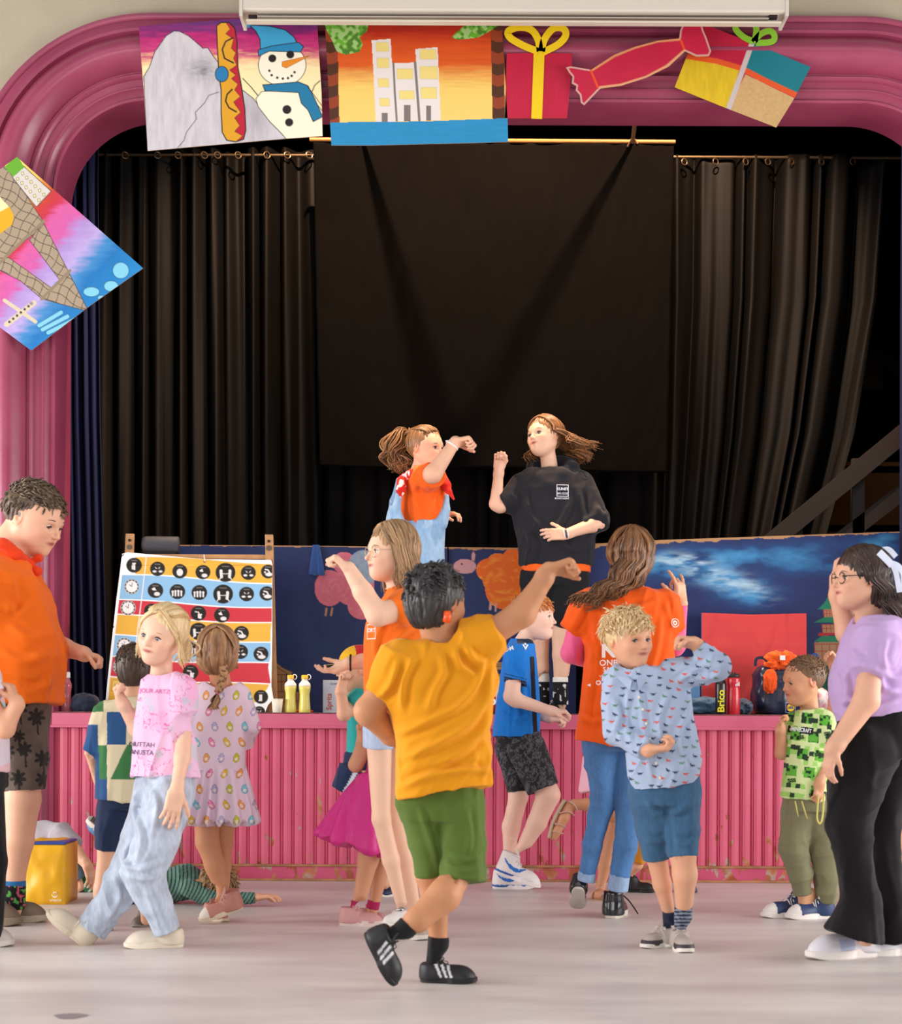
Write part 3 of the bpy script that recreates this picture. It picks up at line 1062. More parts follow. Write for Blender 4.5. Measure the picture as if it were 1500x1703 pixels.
def paint3(c):
    s = ((c.X - 28) * 210 + (c.Y - 261) * 185) / 280.
    c.vgrad([(0, '#e8d070'), (40, '#e8c060'), (62, '#d98a30'), (80, '#c03a2c'), (100, '#c03048'), (112, '#cf5a98'), (140, '#c85aa0'), (158, '#a88ac8'), (185, '#b3a0d4'), (205, '#3f86c0'), (225, '#1470b4'), (290, '#1c86c4')], coord=s, rough=10)
    c.strokes(np.ones(len(c.X), bool), .08, 10, 8, 2)
    T = '#a2917a'
    lat = np.zeros(len(c.X), bool)
    for q in (Z1((-60, 700), (20, 738), (110, 860), (192, 985), (175, 1025), (60, 1110), (-60, 1230)), Z1((192, 990), (300, 1200), (395, 1388), (188, 1332), (268, 1250), (132, 1070)),
              Z1((40, 1148), (228, 1282), (188, 1332), (90, 1250), (-30, 1190), (-30, 1150))):
        lat |= inpoly(c.X, c.Y, q)
        c.poly(q, T, INK, 1.0)
    a = (c.X * .9 + c.Y * .45); b = (c.X * -.5 + c.Y * .85)
    g1 = np.abs(((a + 2 * np.sin(b / 9)) / 15.) % 1 - .5) < .045; g2 = np.abs(((b + 2 * np.sin(a / 8)) / 15.) % 1 - .5) < .045
    c.mix(lat * (g1 | g2) * .8, '#3a2c24')
    c.poly(Z1((-30, 860), (0, 878), (45, 925), (62, 965), (55, 1000), (0, 1042), (-30, 1050)), '#dba51e')
    c.poly(Z1((-30, 860), (0, 878), (40, 922), (-30, 960)), '#eee0a8')
    c.line(Z1((195, 985), (60, 1110), (-60, 1230)), 5, '#8a7a62'); c.line(Z1((312, 1205), (185, 1332)), 5, '#8a7a62')
    c.poly(Z1((105, 740), (228, 852), (162, 922), (110, 860), (55, 790)), '#cfc8c0', INK, 1.2)
    for i in range(6):
        for j in range(2):
            x = 82 + i * 19 + j * 22 - 4; y = 787 + i * 19 - j * 24 + 10
            c.poly(Z1((x - 6, y - 5), (x + 4, y - 8), (x + 7, y + 4), (x - 3, y + 7)), '#e9dfa0', INK, .7)
    c.poly(Z1((75, 690), (108, 745), (60, 788), (20, 745)), '#63a62c')
    for x, y, rx, ry in ((538, 1205, 14, 14), (495, 1275, 12.5, 9.5), (407, 1300, 14, 8.5), (452, 1327, 7, 4.8)):
        c.circ(x / 2.6786, y / 2.6786, rx, '#15507a', ry); c.circ(x / 2.6786, y / 2.6786, rx - 1, '#7cc4dc', ry - 1)
    for p, q in (((175, 1450), (272, 1392)), ((190, 1468), (300, 1410)), ((215, 1482), (332, 1424))):
        c.line(Z1(p, q), 8, '#15507a'); c.line(Z1(p, q), 6.5, '#7cc4dc')
    c.line(Z1((20, 1338), (158, 1433)), 6, '#cfc2a4'); c.line(Z1((30, 1445), (150, 1350)), 9, '#cfc2a4')
    for k in range(6): c.circ((42 + k * 17) / 2.6786, (1434 - k * 14) / 2.6786, 2.2, '#3a3a44')
    c.circ(140 / 2.6786, 1352 / 2.6786, 3, '#8a8a90')


board('painting_on_board', [(28, 261), (238, 446), (150, 508), (52, 583), (-60, 500), (-158, 398)], 8.83, paint3,
      label='tilted painted board of a lattice tower, airplane and clouds on pink and blue, left pillar', cat='painting')

# ================================================================== PAINTED SCENERY ON STAGE
NV = '#1c2758'


def paintbase(c):
    c.mix(np.ones(len(c.X)), '#1f2b60')


def topedge(c, f, w, seed):
    n = fbm(np.stack([c.X / 22., 0 * c.X, 0 * c.X], -1), seed, 4)
    m = c.Y < f(c.X) + w * (.6 + 1.0 * n)
    c.mix(m * 1.0, '#b48a60')


def paintA(c):
    paintbase(c)
    c.mix(np.clip(.5 + .8 * fbm(c.q() / np.array([60., 40., 1]), 2), 0, 1) * .5, '#1b3c68')
    c.strokes(np.ones(len(c.X), bool), .15, 8, 4, 4)
    topedge(c, lambda x: 906 + (x - 298) * .009, 2, 7)
    PK = '#d86f84'
    m = np.zeros(len(c.X), bool)
    for x, y, r, ry in ((572, 936, 20, 18), (548, 978, 25, 30), (588, 974, 35, 34), (602, 1008, 24, 22)):
        m |= np.hypot((c.X - x) / r, (c.Y - y) / ry) < 1
    c.mix(m * 1.0, PK)
    a = np.hypot(c.X - 560, c.Y - 975) / 3 + .3 * np.arctan2(c.Y - 975, c.X - 560)
    c.mix(m * np.clip(.2 * np.sin(a * 2.2) + .8 * fbm(c.q() / 6., 3), 0, 1) * .35, '#eeb0b8')
    c.circ(604, 945, 26, '#93a8bc', 30); c.strokes(np.hypot(c.X - 604, c.Y - 945) < 28, .2, 5, 4, 6)
    c.line([(543, 1012), (541.5, 1023)], 3.4, '#b98a6c'); c.line([(552.5, 1012), (550.5, 1023)], 3.4, '#b98a6c')
    TN = '#a57c4e'
    c.poly([(440, 1085), (458, 1101), (472, 1112), (486, 1118), (484, 1123), (476, 1123), (476, 1150), (500, 1150), (500, 1187), (440, 1187)], TN)
    for q in (((446, 1100), (480, 1122)), ((452, 1122), (478, 1122)), ((450, 1150), (500, 1150)), ((457, 1124), (457, 1148)), ((468, 1124), (468, 1148)), ((445, 1168), (505, 1166)), ((458, 1150), (458, 1187))):
        c.line(list(q), 1.0, INK)
    c.line([(459, 1134), (474, 1133)], 1.8, '#a32a24')


board('painted_scenery', [(298, 906), (560, 908), (744, 910), (744, 1187), (298, 1187)], 9.72, paintA, step=1.3, thick=.02,
      label='dark blue painted board with a pink sheep, standing behind the schedule poster', cat='painted panel')


def paintB(c):
    paintbase(c)
    c.mix(np.clip(.5 + .8 * fbm(c.q() / np.array([40., 60., 1]), 5), 0, 1) * .5, '#1b3c68')
    c.strokes(np.ones(len(c.X), bool), .15, 8, 4, 4)
    topedge(c, lambda x: 910 + 0 * x, 4.5, 8)
    c.circ(773, 942, 19, '#c99aa2', 12); c.poly([(757, 936), (766, 930), (780, 931), (790, 940), (785, 953), (765, 950), (756, 945)], '#c99aa2')
    c.poly([(784, 932), (784, 922), (787, 916), (791, 922), (789, 934)], '#c99aa2', '#5a3a44', .8); c.circ(768, 938, 1.6, INK)
    c.line([(757, 947), (764, 950)], .8, INK)
    m = np.zeros(len(c.X), bool)
    for x, y, r, ry in ((812, 948, 20, 19), (828, 938, 20, 18), (852, 935, 20, 22), (840, 980, 33, 34), (832, 962, 30, 28), (862, 960, 14, 40)):
        m |= np.hypot((c.X - x) / r, (c.Y - y) / ry) < 1
    c.mix(m * 1.0, '#e86c1c')
    a = np.hypot(c.X - 838, c.Y - 970) / 4
    c.mix(m * np.clip(.25 * np.sin(a * 2) + 1.3 * fbm(c.q() / np.array([13., 6., 1]), 3), 0, 1) * .8, '#f7a838')
    c.line([(816, 1004), (815, 1013)], 4, '#c9a2a0'); c.line([(825, 1004), (824, 1016)], 3, '#c9a2a0')
    TN = '#b08c60'
    c.poly([(790, 1102), (852, 1101), (852, 1113), (790, 1114)], TN); c.poly([(770, 1124), (850, 1120), (850, 1136), (770, 1138)], TN)
    for y in (1105, 1109, 1124, 1130): c.line([(780, y), (852, y - 1)], 1, '#5a4630')


board('painted_scenery', [(746, 910), (866, 911), (958, 909), (958, 1187), (746, 1187)], 9.74, paintB, step=1.2, thick=.02,
      label='blue painted board with an orange sheep, between the two dancers on stage', cat='painted panel')


def paintC(c):
    paintbase(c)
    n = fbm(c.q() / np.array([50., 22., 1]), 12, 4)
    den = np.zeros(len(c.X))
    for x, y, sx, sy, a in ((1140, 932, 70, 22, .8), (1245, 925, 50, 20, .7), (1210, 965, 50, 26, .9), (1255, 990, 45, 18, .7), (1100, 945, 50, 14, .8), (1470, 905, 40, 18, .8), (1400, 925, 60, 30, .4), (1330, 930, 40, 30, .4), (1040, 1000, 40, 60, .3)):
        den += a * np.exp(-((c.X - x) / sx) ** 2 - ((c.Y - y) / sy) ** 2)
    f = np.clip(den * (1 + 1.3 * n), 0, 1.3)
    c.mix(np.clip(f * 1.3, 0, 1), '#17508c'); c.mix(np.clip(f * 1.4 - .5, 0, 1), '#3f8cc2')
    w = fbm(c.q() / np.array([26., 6., 1]), 22, 4)
    stre = np.exp(-((c.Y - (945 + .35 * (c.X - 1150))) / 16) ** 2) * np.exp(-((c.X - 1195) / 80) ** 4) + .8 * np.exp(-((c.Y - 932) / 8) ** 2) * np.exp(-((c.X - 1130) / 45) ** 2)
    c.mix(np.clip(stre * (.55 + 1.6 * w), 0, .9), '#a9cbe0')
    c.strokes(np.ones(len(c.X), bool), .15, 10, 4, 4)
    topedge(c, lambda x: np.interp(x, [975, 1100, 1300, 1497], [905, 898, 891, 884]), 9 - (c.X - 975) / 75., 9)
    c.poly([(975, 1095), (985, 1100), (990, 1187), (975, 1187)], '#b48a60'); c.poly([(980, 1130), (992, 1128), (994, 1150), (984, 1160)], '#2a9aa0')
    Z4 = zc_(1120, 880, 3.947)
    GR = '#1d8060'; TN = '#a68866'; RD = '#b02a30'
    for a, b in (((985, 528), (1060, 580)), ((975, 622), (1085, 682)), ((925, 740), (1120, 860)), ((920, 820), (1120, 1190))):
        c.poly(Z4(a, (b[0], a[1]), b, (a[0], b[1])), TN)
    for x0, x1, y0, y1 in ((985, 1060, 535, 578), (975, 1085, 628, 678), (925, 1120, 755, 850)):
        for k in range(5):
            x = x0 + (x1 - x0) * k / 4.
            c.line(Z4((x, y0), (x + 4, y1)), 1.3, RD)
        c.line(Z4((x0, y0), (x1, y0)), 1.3, RD); c.line(Z4((x0, (y0 + y1) / 2), (x1, (y0 + y1) / 2 - 5)), 1.2, RD)
    c.poly(Z4((1012, 447), (1045, 440), (1062, 525), (945, 526), (985, 490)), GR)
    c.poly(Z4((922, 612), (985, 580), (1060, 573), (1095, 618)), GR)
    c.poly(Z4((950, 683), (1110, 678), (1110, 696), (950, 700)), RD)
    c.poly(Z4((920, 738), (975, 702), (1100, 697), (1125, 745)), GR)
    c.poly(Z4((1010, 432), (1042, 427), (1040, 442), (1012, 446)), RD)
    c.poly([(1356, 1108), (1382, 1106), (1400, 1187), (1356, 1187)], '#175a48')


board('painted_scenery', [(974, 905), (1100, 898), (1300, 891), (1496, 884), (1496, 1187), (974, 1187)], 9.6, paintC, step=1.3, thick=.02,
      label='long blue painted board with white cloud strokes and a green-roofed pagoda, right half of stage', cat='painted panel')


# red foam board
def paintR(c):
    c.mix(np.ones(len(c.X)), '#d84c4c'); c.strokes(np.ones(len(c.X), bool), .06, 60, 6, 4)


board('foam_mat', [(1167, 1019), (1250, 1022), (1341, 1020), (1342, 1187), (1167, 1187)], 9.5, paintR, step=3, thick=.03, rim='#2a4a8a', material=M_cloth(),
      label='plain red upright board leaning behind the drink bottles on stage', cat='board')
m = MB(); pbox(m, 1144, 1141, 1164, 1187, 9.45, .03, '#5f8fc0')
m.build('blue_crate', M_gloss(), label='small pale blue box left of the plain red board', cat='box')

# ================================================================== SCHEDULE POSTER ON EASEL
WD = mat('easel_wood', '#b98a5c', rough=.6, var=.15, varscale=20)
e = empty('wooden_easel', P(330, 1187, 9.26), 'wooden stand with two drilled uprights holding the schedule poster', 'easel')


def upright(x0t, x1t, x0b, x1b, yt):
    m = MB()
    m.prism([(x0t, yt), (x1t, yt), (x1b, 1187), (x0b, 1187)], lambda x, y, t: P(x, y, 9.22) + np.array([0, t, 0]), 0, .035)
    u = m.build('upright', WD, e)
    for dy, r in ((11, 2.4), (22.5, 4.4)):
        c = P((x0t + x1t) / 2, yt + dy, 9.218)
        MB().lathe(c, [(r * 9.2 / FPX, 0), (r * 9.2 / FPX, .004)], n=16, axis=(0, -1, 0), col='#5a5048' if r > 3 else '#1c1410').build('hole_plug', M_paint(), u)


upright(209, 222, 196, 212, 887.5); upright(440.5, 453.5, 447, 461, 889)
pbox(MB(), 214, 921.5, 446, 930, 9.235, .03).build('crossbar', WD, e)
# speaker on the crossbar
sp = empty('bluetooth_speaker', P(266, 921, 9.3), 'dark grey cylindrical speaker lying on top of the easel', 'speaker')
a = P(236, 906, 9.30); b_ = P(297, 906.5, 9.30); r_ = 14.2 * 9.3 / FPX
ax = unit(b_ - a); L = np.linalg.norm(b_ - a)
MB().lathe(a, [(r_ * .5, 0), (r_ * .8, .004), (r_ * .96, .014), (r_, .03), (r_, L - .004), (r_ * .97, L)], '#3c4048', 32, ax).build('body', mat('speaker_grille', attr=True, rough=.55, bump=(500, .6)), sp, smooth=True)
m = MB(); pbox(m, 240, 918, 292, 924, 9.27, .07, '#1c1d20')
m.build('foot', mat('rubber_black', '#17171a', rough=.8), sp)

YEL, SKY, RED_, WHT = '#e9b244', '#8fbfe2', '#cc3844', '#efe9ea'


def posterpaint(c):
    X, Y = c.X, c.Y
    u = (X - 200) / 250.
    L = [925, 956, 999, 1024, 1058, 1094, 1127, 1172]; R = [935, 969, 1010, 1036, 1070, 1104.5, 1140, 1171]
    cols = [YEL, SKY, RED_, YEL, SKY, RED_, YEL]
    bend = lambda y: 2.5 * np.sin(u * 5 + y / 60.)
    xl = np.interp(Y, [925, 956, 1127, 1187], [206, 203, 183, 178]); xr = np.interp(Y, [925, 1036, 1050, 1090, 1110, 1135, 1160, 1187], [452, 452, 450, 450, 446, 450, 436, 436])
    for k in range(7):
        t = L[k] + (R[k] - L[k]) * u + bend(Y); b = L[k + 1] + (R[k + 1] - L[k + 1]) * u + bend(Y)
        m = np.clip(np.minimum(np.minimum(Y - t, b - Y) - .9, np.minimum(X - (225 if k == 0 else xl), xr - X)) + .5, 0, 1)
        c.mix(m, cols[k])
    c.line([(244, 922), (235, 1000), (226, 1070)], 1.6, WHT)
    BK = '#26231f'

    def icon(x, y, r, kind):
        c.circ(x, y, r, BK, r * .96)
        W = '#e8e2e0'
        c.line([(x - r * .35, y - r * .62), (x + r * .35, y - r * .6)], 1.0, '#8a8480')
        if kind == 'door': c.poly([(x - r * .25, y - r * .35), (x + r * .2, y - r * .3), (x + r * .15, y + r * .6), (x - r * .3, y + r * .55)], W)
        elif kind == 'wash':
            c.poly([(x - r * .5, y - r * .2), (x - r * .1, y - r * .45), (x + r * .1, y), (x - r * .3, y)], W); c.circ(x + r * .2, y + r * .45, r * .38, W, r * .25)
        elif kind == 'pair':
            for s in (-1, 1):
                c.circ(x + s * r * .45, y - r * .15, r * .15, W); c.line([(x + s * r * .45, y), (x + s * r * .4, y + r * .45)], r * .28, W); c.line([(x + s * r * .4, y + r * .1), (x + s * r * .05, y + r * .15)], 1.2, W)
                c.line([(x + s * r * .4, y + r * .4), (x + s * r * .6, y + r * .7)], 1.6, W)
        elif kind == 'bag': c.circ(x, y + r * .15, r * .42, W, r * .48)
        elif kind == 'dots':
            for s in (-1, 1):
                c.circ(x + s * r * .4, y + r * .35, r * .25, W, r * .14); c.line([(x + s * r * .3, y - r * .2), (x + s * r * .15, y - r * .05)], 1.1, W)
        elif kind == 'group':
            for s in (-.6, -.25, .12, .5):
                c.circ(x + s * r, y - r * .1 + abs(s) * 2, r * .14, W); c.line([(x + s * r, y + r * .05), (x + s * r, y + r * .5)], r * .2, W)
        elif kind == 'eat':
            c.circ(x + r * .1, y + r * .4, r * .5, W, r * .25); c.line([(x - r * .4, y - r * .3), (x, y - r * .2), (x + r * .2, y + r * .2)], 2.2, W); c.circ(x - r * .45, y + r * .1, 1.5, W)
        elif kind == 'cup':
            c.poly([(x - r * .05, y + r * .05), (x + r * .45, y + r * .1), (x + r * .35, y + r * .7), (x - r * .1, y + r * .62)], W); c.line([(x - r * .4, y - r * .2), (x, y - r * .15), (x + r * .1, y + r * .1)], 1.6, W)

    for x, y, r, k in ((223, 940, 13, 'door'), (262, 946, 12.5, 'dots'), (299, 950, 12.5, 'bag'), (337.5, 951.5, 12.5, 'wash'), (375, 952, 16.5, 'pair'), (413, 952.5, 12.5, 'dots'), (446, 950.5, 12, 'eat'),
                       (258.5, 982, 13, 'wash'), (295, 984, 13, 'group'), (331.5, 985.5, 13, 'group'), (371, 988, 16.5, 'pair'), (410, 988, 12.5, 'dots'), (444, 987, 12.5, 'eat'),
                       (252, 1016, 12.5, 'wash'), (330, 1020, 13, 'cup'), (369, 1023, 13, 'wash'), (330, 1050, 15, 'pair'), (401.5, 1053, 12.5, 'eat'),
                       (318, 1080, 13, 'group'), (400, 1084, 12.5, 'dots'), (434, 1087.5, 12.5, 'eat'), (317, 1118, 13, 'cup'), (434, 1159, 12, 'door'), (431, 1184, 10, 'dots')):
        icon(x, y, r, k)
    for x, y in ((219, 975.5), (213, 1011), (206.5, 1073), (200, 1109)):
        c.circ(x, y, 12.5, '#d8d0cc'); c.circ(x, y, 11.8, BK)
        c.circ(x, y, 9.6, '#f2eeec')
        for k in range(12): c.circ(x + 10.7 * math.cos(k * math.pi / 6), y + 10.7 * math.sin(k * math.pi / 6), .8, WHT)
        c.line([(x, y), (x + 1, y - 6)], 1, BK); c.line([(x, y), (x - 4, y - 3)], 1, BK)
    c.poly([(187, 1131), (212, 1132), (211, 1150), (185, 1149)], '#eec466', '#a07830', .8)
    for x, y in ((204, 923), (188, 1043), (178, 1166)): c.line([(x - 1.5, y + 2), (x + 1, y - 1)], 2, BK)
    c.circ(340, 934, 1.8, BK)


ppoly = [(203, 921), (212, 918.5), (250, 922), (340, 930), (430, 931), (450, 931), (452.5, 937), (452.5, 1060), (451, 1140), (454.5, 1163), (446, 1172), (440, 1186.5), (400, 1187), (176, 1186), (174.5, 1176), (182, 1100), (193, 1000)]
po = board('schedule_poster', ppoly, 9.185, posterpaint, thick=.02, rim='#e9e4e2', depth=lambda x, y: 9.185 + .006 * np.sin(np.asarray(x) / 28.) * (np.asarray(y) > 940) - .012 * np.clip((1187 - np.asarray(y)) / 250., 0, 1) * 0,
           material=mat('poster_fabric', attr=True, rough=.6, spec=.25), label='white schedule banner with yellow, blue and red bands of black round pictograms', cat='poster')
flat_text('VIER', 198.5, 1141, 6, 9.172, '#6a5020', 'lettering', po)
MB().tube([P(339, 922, 9.17), P(340.5, 934, 9.175)], .0025, '#e8e4e0').build('tie_string', M_paint(), po)

# ================================================================== THINGS ON THE STAGE EDGE
def bottle(name, cx, ytop, ybot, prof, Y, cols, label, cat, material=None, group=None, n=24):
    """prof: (radius px, row fraction from the bottom)"""
    base = P(cx, ybot, Y); base[2] = ZS
    k = Y / FPX
    H = (ybot - ytop) * k
    root = empty(name, base, label, cat, group)
    return root, base, k, H


def prof_m(pr, k, H): return [(r * k, f * H) for r, f in pr]


for cx, lab in ((483, 'yellow squeeze bottle standing nearest the paper cup'), (506.5, 'yellow squeeze bottle standing nearest the pale carton')):
    r, b0, k, H = bottle('squeeze_bottle', cx, 1124, 1187, None, 9.13, None, lab, 'bottle', group='yellow squeeze bottles')
    MB().lathe(b0, prof_m([(9.2, 0), (9.8, .03), (9.8, .12), (8.6, .35), (8.2, .5), (9.6, .62), (10, .7), (9.8, .705)], k, H), '#e2d468', 24).build('body', mat('yellow_liquid_plastic', attr=True, rough=.3, spec=.5), r, smooth=True)
    MB().lathe(b0, prof_m([(9.9, .7), (10, .73), (9, .78), (6.2, .83), (5, .86), (5, .9)], k, H), '#ece6e0', 24).build('shoulder', mat('white_plastic', attr=True, rough=.35, spec=.5), r, smooth=True)
    MB().lathe(b0, prof_m([(5.6, .89), (5.8, .9), (5.6, .99), (4.6, 1.0)], k, H), '#e8b82e', 20).build('cap', M_gloss(), r, smooth=True)
    c = b0 + np.array([6.5 * k, 0, .95 * H]); a = np.linspace(-1.6, 2.2, 12)
    MB().tube([c + np.array([3.6 * k * math.cos(t), 0, 4 * k * math.sin(t)]) for t in a], .9 * k, '#ece6e0', 6).build('strap_loop', MATS['white_plastic'], r, smooth=True)
# paper cup
b0 = P(461, 1187, 9.1); b0[2] = ZS; k = 9.1 / FPX
cu = empty('paper_cup', b0, 'white paper cup at the foot of the schedule poster', 'cup')
MB().lathe(b0, [(7.2 * k, 0), (7.4 * k, .4 * k), (9.6 * k, 23 * k), (9.0 * k, 23 * k), (7 * k, 2 * k), (0, 2 * k)], '#e6dccb', 28).build('cup_wall', mat('paper_white', attr=True, rough=.8), cu, smooth=True)
a = np.linspace(0, 2 * np.pi, 25)
MB().tube([b0 + np.array([9.7 * k * math.cos(t), 9.7 * k * math.sin(t), 23.2 * k]) for t in a], .5 * k, '#ece4d6', 6, caps=False).build('rolled_rim', MATS['paper_white'], cu, smooth=True)
# carton
ct = empty('carton', P(552, 1187, 9.2), 'tall pale grey carton lettered in orange beside the yellow bottles', 'box')
pbox(MB(), 537, 1131, 568, 1187, 9.2, .08, '#b8bac4', bev=.002).build('box', M_paint(), ct)
flat_text('Sprits', 547.5, 1167, 8.5, 9.198, '#b8503a', 'lettering', ct, rot=math.pi / 2, bold=.015)
flat_text('Gratis', 556, 1137, 4, 9.198, '#5a5e70', 'small_print', ct)
# small red bits and dark pack behind the bottles
m = MB(); pbox(m, 476, 1181, 520, 1187, 9.3, .05, '#c2402c', bev=.006); m.build('red_pouch', M_cloth(), label='flat red pouch lying behind the yellow bottles', cat='pouch')

# hanging blue ribbon
m = MB()
for k_, (xa, xb) in enumerate((((522, 517)), ((525, 524)), ((528, 532)), ((529, 537)))):
    ribbon(m, [(xa, 906), ((xa + xb) / 2, 930), (xb, 955 + (k_ % 2) * 2)], np.array([4, 6, 8]), 9.70 - .004 * k_, .003, ['#1b4f9a', '#174688', '#1f58a8', '#174688'][k_])
m.build('ribbon', mat('blue_velvet', attr=True, rough=.6, sheen=.5), label='small blue ribbon hanging over the top of the pink sheep board', cat='ribbon')


# pink bottle, dark hat at left
r, b0, k, H = bottle('water_bottle', 110, 1118, 1184.5, None, 9.08, None, 'clear pink water bottle with a white cap, standing left on the stage', 'bottle')
MB().lathe(b0, prof_m([(8.4, 0), (9, .03), (9, .22), (7.6, .4), (7.8, .5), (9.2, .62), (9, .7), (6.6, .8), (5.2, .84), (5.2, .86)], k, H), '#e88a9a', 24).build('body', mat('pink_clear_plastic', attr=True, rough=.1, spec=.6, trans=.55), r, smooth=True)
MB().lathe(b0, prof_m([(6.4, .85), (6.6, .86), (6.4, .99), (5.6, 1)], k, H), '#f0ece8', 20).build('cap', MATS['white_plastic'], r, smooth=True)

# bottles at right
r, b0, k, H = bottle('drink_bottle', 1198.5, 1124, 1190, None, 9.1, None, 'black drink bottle with yellow vertical lettering, left of the red bottle', 'bottle')
MB().lathe(b0, prof_m([(8.6, 0), (9.2, .02), (9.2, .76), (8.2, .83), (6.6, .86), (6.6, .87)], k, H), '#231b1c', 24).build('body', M_gloss(), r, smooth=True)
MB().lathe(b0, prof_m([(7.2, .86), (7.4, .9), (6.4, .97), (3, 1)], k, H), '#15110f', 20).build('cap', mat('matte_black_cap', attr=True, rough=.5), r, smooth=True)
flat_text('Brico', 1199.5, 1166, 11, 9.1 - 9.4 * k, '#e2d834', 'lettering', r, rot=math.pi / 2, bold=.03, aspect=1.1)
r, b0, k, H = bottle('drink_bottle', 1220, 1119, 1190, None, 9.1, None, 'red sports bottle with a black cap, right of the black lettered bottle', 'bottle')
MB().lathe(b0, prof_m([(9.6, 0), (10.2, .02), (10.2, .55), (9.4, .6), (9.4, .66), (10.4, .7), (10.4, .84), (9.8, .87)], k, H), '#c22434', 24).build('body', M_gloss(), r, smooth=True)
MB().lathe(b0, prof_m([(9.8, .86), (9.8, .93), (8.6, .96), (3, .965), (3, 1), (2, 1)], k, H), '#2a2526', 24).build('cap', MATS['matte_black_cap'], r, smooth=True)
m = MB()
for q in range(3): m.prism([(1223 + q * 2.6, 1141), (1224.6 + q * 2.6, 1141), (1224.6 + q * 2.6, 1137 - q * 1.8), (1223 + q * 2.6, 1138.5 - q * 1.8)], lambda x, y, t: P(x, y, 9.1 - 10.6 * k) + np.array([0, t, 0]), 0, .001, '#f0e8e8')
m.build('stripe_emblem', M_paint(), r)


# soft heaps made from displaced ellipsoids
def heap(name, parent, cx, cy, rx, ry, Y, rz, color, seed=0, amp=.25, freq=3., n=56, flat_z=None, power=2.2, rough=.8, color2=None, material=None, **kw):
    th = np.linspace(0, 2 * np.pi, n, endpoint=False); ph = np.linspace(0.02, np.pi - .02, n // 2)
    T, Q = np.meshgrid(th, ph)
    D = np.stack([np.cos(T) * np.sin(Q), np.sin(T) * np.sin(Q), np.cos(Q)], -1).reshape(-1, 3)
    D2 = D / (np.abs(D) ** power).sum(1, keepdims=True) ** (1 / power)
    nz = fbm(D * freq + seed, seed, 3); rd = (1 - np.abs(vnoise(D * np.array([freq * 2, freq * 2, freq]) + seed, seed + 5))) ** 2
    s = 1 + amp * nz + amp * .4 * (rd - .5)
    k = Y / FPX
    V = D2 * s[:, None] * np.array([rx * k, rz, ry * k])
    c = P(cx, cy, Y)
    V = V + c
    if flat_z is not None: V[:, 2] = np.maximum(V[:, 2], flat_z + .002)
    m_ = n // 2
    j, i = np.meshgrid(np.arange(m_ - 1), np.arange(n), indexing='ij')
    F = np.stack([(j * n + i).ravel(), ((j + 1) * n + i).ravel(), ((j + 1) * n + (i + 1) % n).ravel(), (j * n + (i + 1) % n).ravel()], -1)
    F = [tuple(f) for f in F] + [tuple(range(n)), tuple(range(m_ * n - 1, (m_ - 1) * n - 1, -1))]
    C = np.tile(lin(color), (len(V), 1))
    if color2: C = C + (lin(color2) - lin(color)) * np.clip(.5 + 2 * nz, 0, 1)[:, None]
    return mesh_obj(name, V, F, material or M_cloth(), parent, col=C, **kw)


heap('cap_hat', None, 141, 1170, 23, 17, 9.12, .1, '#2c3344', 3, .22, 2.2, flat_z=ZS, label='crumpled dark grey hat lying beside the pink water bottle', cat='hat')
heap('jeans', None, 1172, 1174, 27, 15, 9.32, .1, '#34526e', 5, .3, 2.6, flat_z=ZS, color2='#4a6a86', label='folded blue jeans lying left of the drink bottles on stage', cat='jeans')
heap('denim_jacket', None, 1236, 1176, 16, 13, 9.24, .1, '#2f3f55', 9, .3, 2.6, flat_z=ZS, color2='#3f5268', label='dark denim garment lying right of the red sports bottle', cat='jacket')
# bag with orange clothes
bagm = mat('shiny_bag_film', attr=True, rough=.3, spec=.6, bump=(40, .8))
bg_ = empty('shopping_bag', P(1296, 1190, 9.3), 'dark navy shopping bag with a round yellow logo, stuffed with orange clothes', 'bag')
ob = heap('bag_body', bg_, 1296, 1150, 42, 44, 9.32, .11, '#1e2740', 12, .12, 3.5, flat_z=ZS, power=4.5, material=bagm)
m = MB(); ribbon(m, smooth_path([(1345, 1108), (1350, 1092), (1356, 1088), (1361, 1094), (1363, 1108)]), 4, 9.3, .004, '#2a4a8a')
m.build('bag_handle', bagm, bg_)
m = MB(); ribbon(m, smooth_path([(1256, 1108), (1258, 1096), (1268, 1094), (1276, 1100), (1278, 1112)]), 5, 9.24, .004, '#1e2740')
m.build('bag_handle', bagm, bg_)
trb = bvh_of(ob)
sq = ([(-.5, -.5), (.5, -.5), (.5, .5), (-.5, .5)], [(0, 1, 2, 3)])
disc = ([(math.cos(t) * .5, math.sin(t) * .5) for t in np.linspace(0, 2 * np.pi, 24, endpoint=False)], [tuple(range(24))])
k93 = 9.3 / FPX
drape(sq, 1309.5, 1177, 17 * k93, trb, 9.3, '#c8d0e0', 'logo_frame', bg_, lift=.002)
drape(sq, 1309.5, 1177, 15.5 * k93, trb, 9.3, '#1c3f8a', 'logo_square', bg_, lift=.003)
drape(disc, 1309.5, 1177, 14 * k93, trb, 9.3, '#c23a30', 'logo_ring', bg_, lift=.004)
drape(disc, 1309.5, 1177, 12.6 * k93, trb, 9.3, '#f0d22c', 'logo_disc', bg_, lift=.005)
drape(text_mesh('LiDL', 1, 0, .03), 1309.5, 1177, 5.6 * k93, trb, 9.3, '#20408a', 'logo_lettering', bg_, lift=.006)
heap('orange_clothes', None, 1299, 1100, 27, 17, 9.26, .08, '#e0501c', 14, .4, 3.2, color2='#f06a28', label='bundle of orange clothes spilling from the dark shopping bag', cat='clothes')
heap('orange_sleeve', None, 1281, 1133, 11, 20, 9.2, .03, '#e8561e', 15, .25, 2.5, label='orange sleeve hanging down the front of the dark shopping bag', cat='clothes')
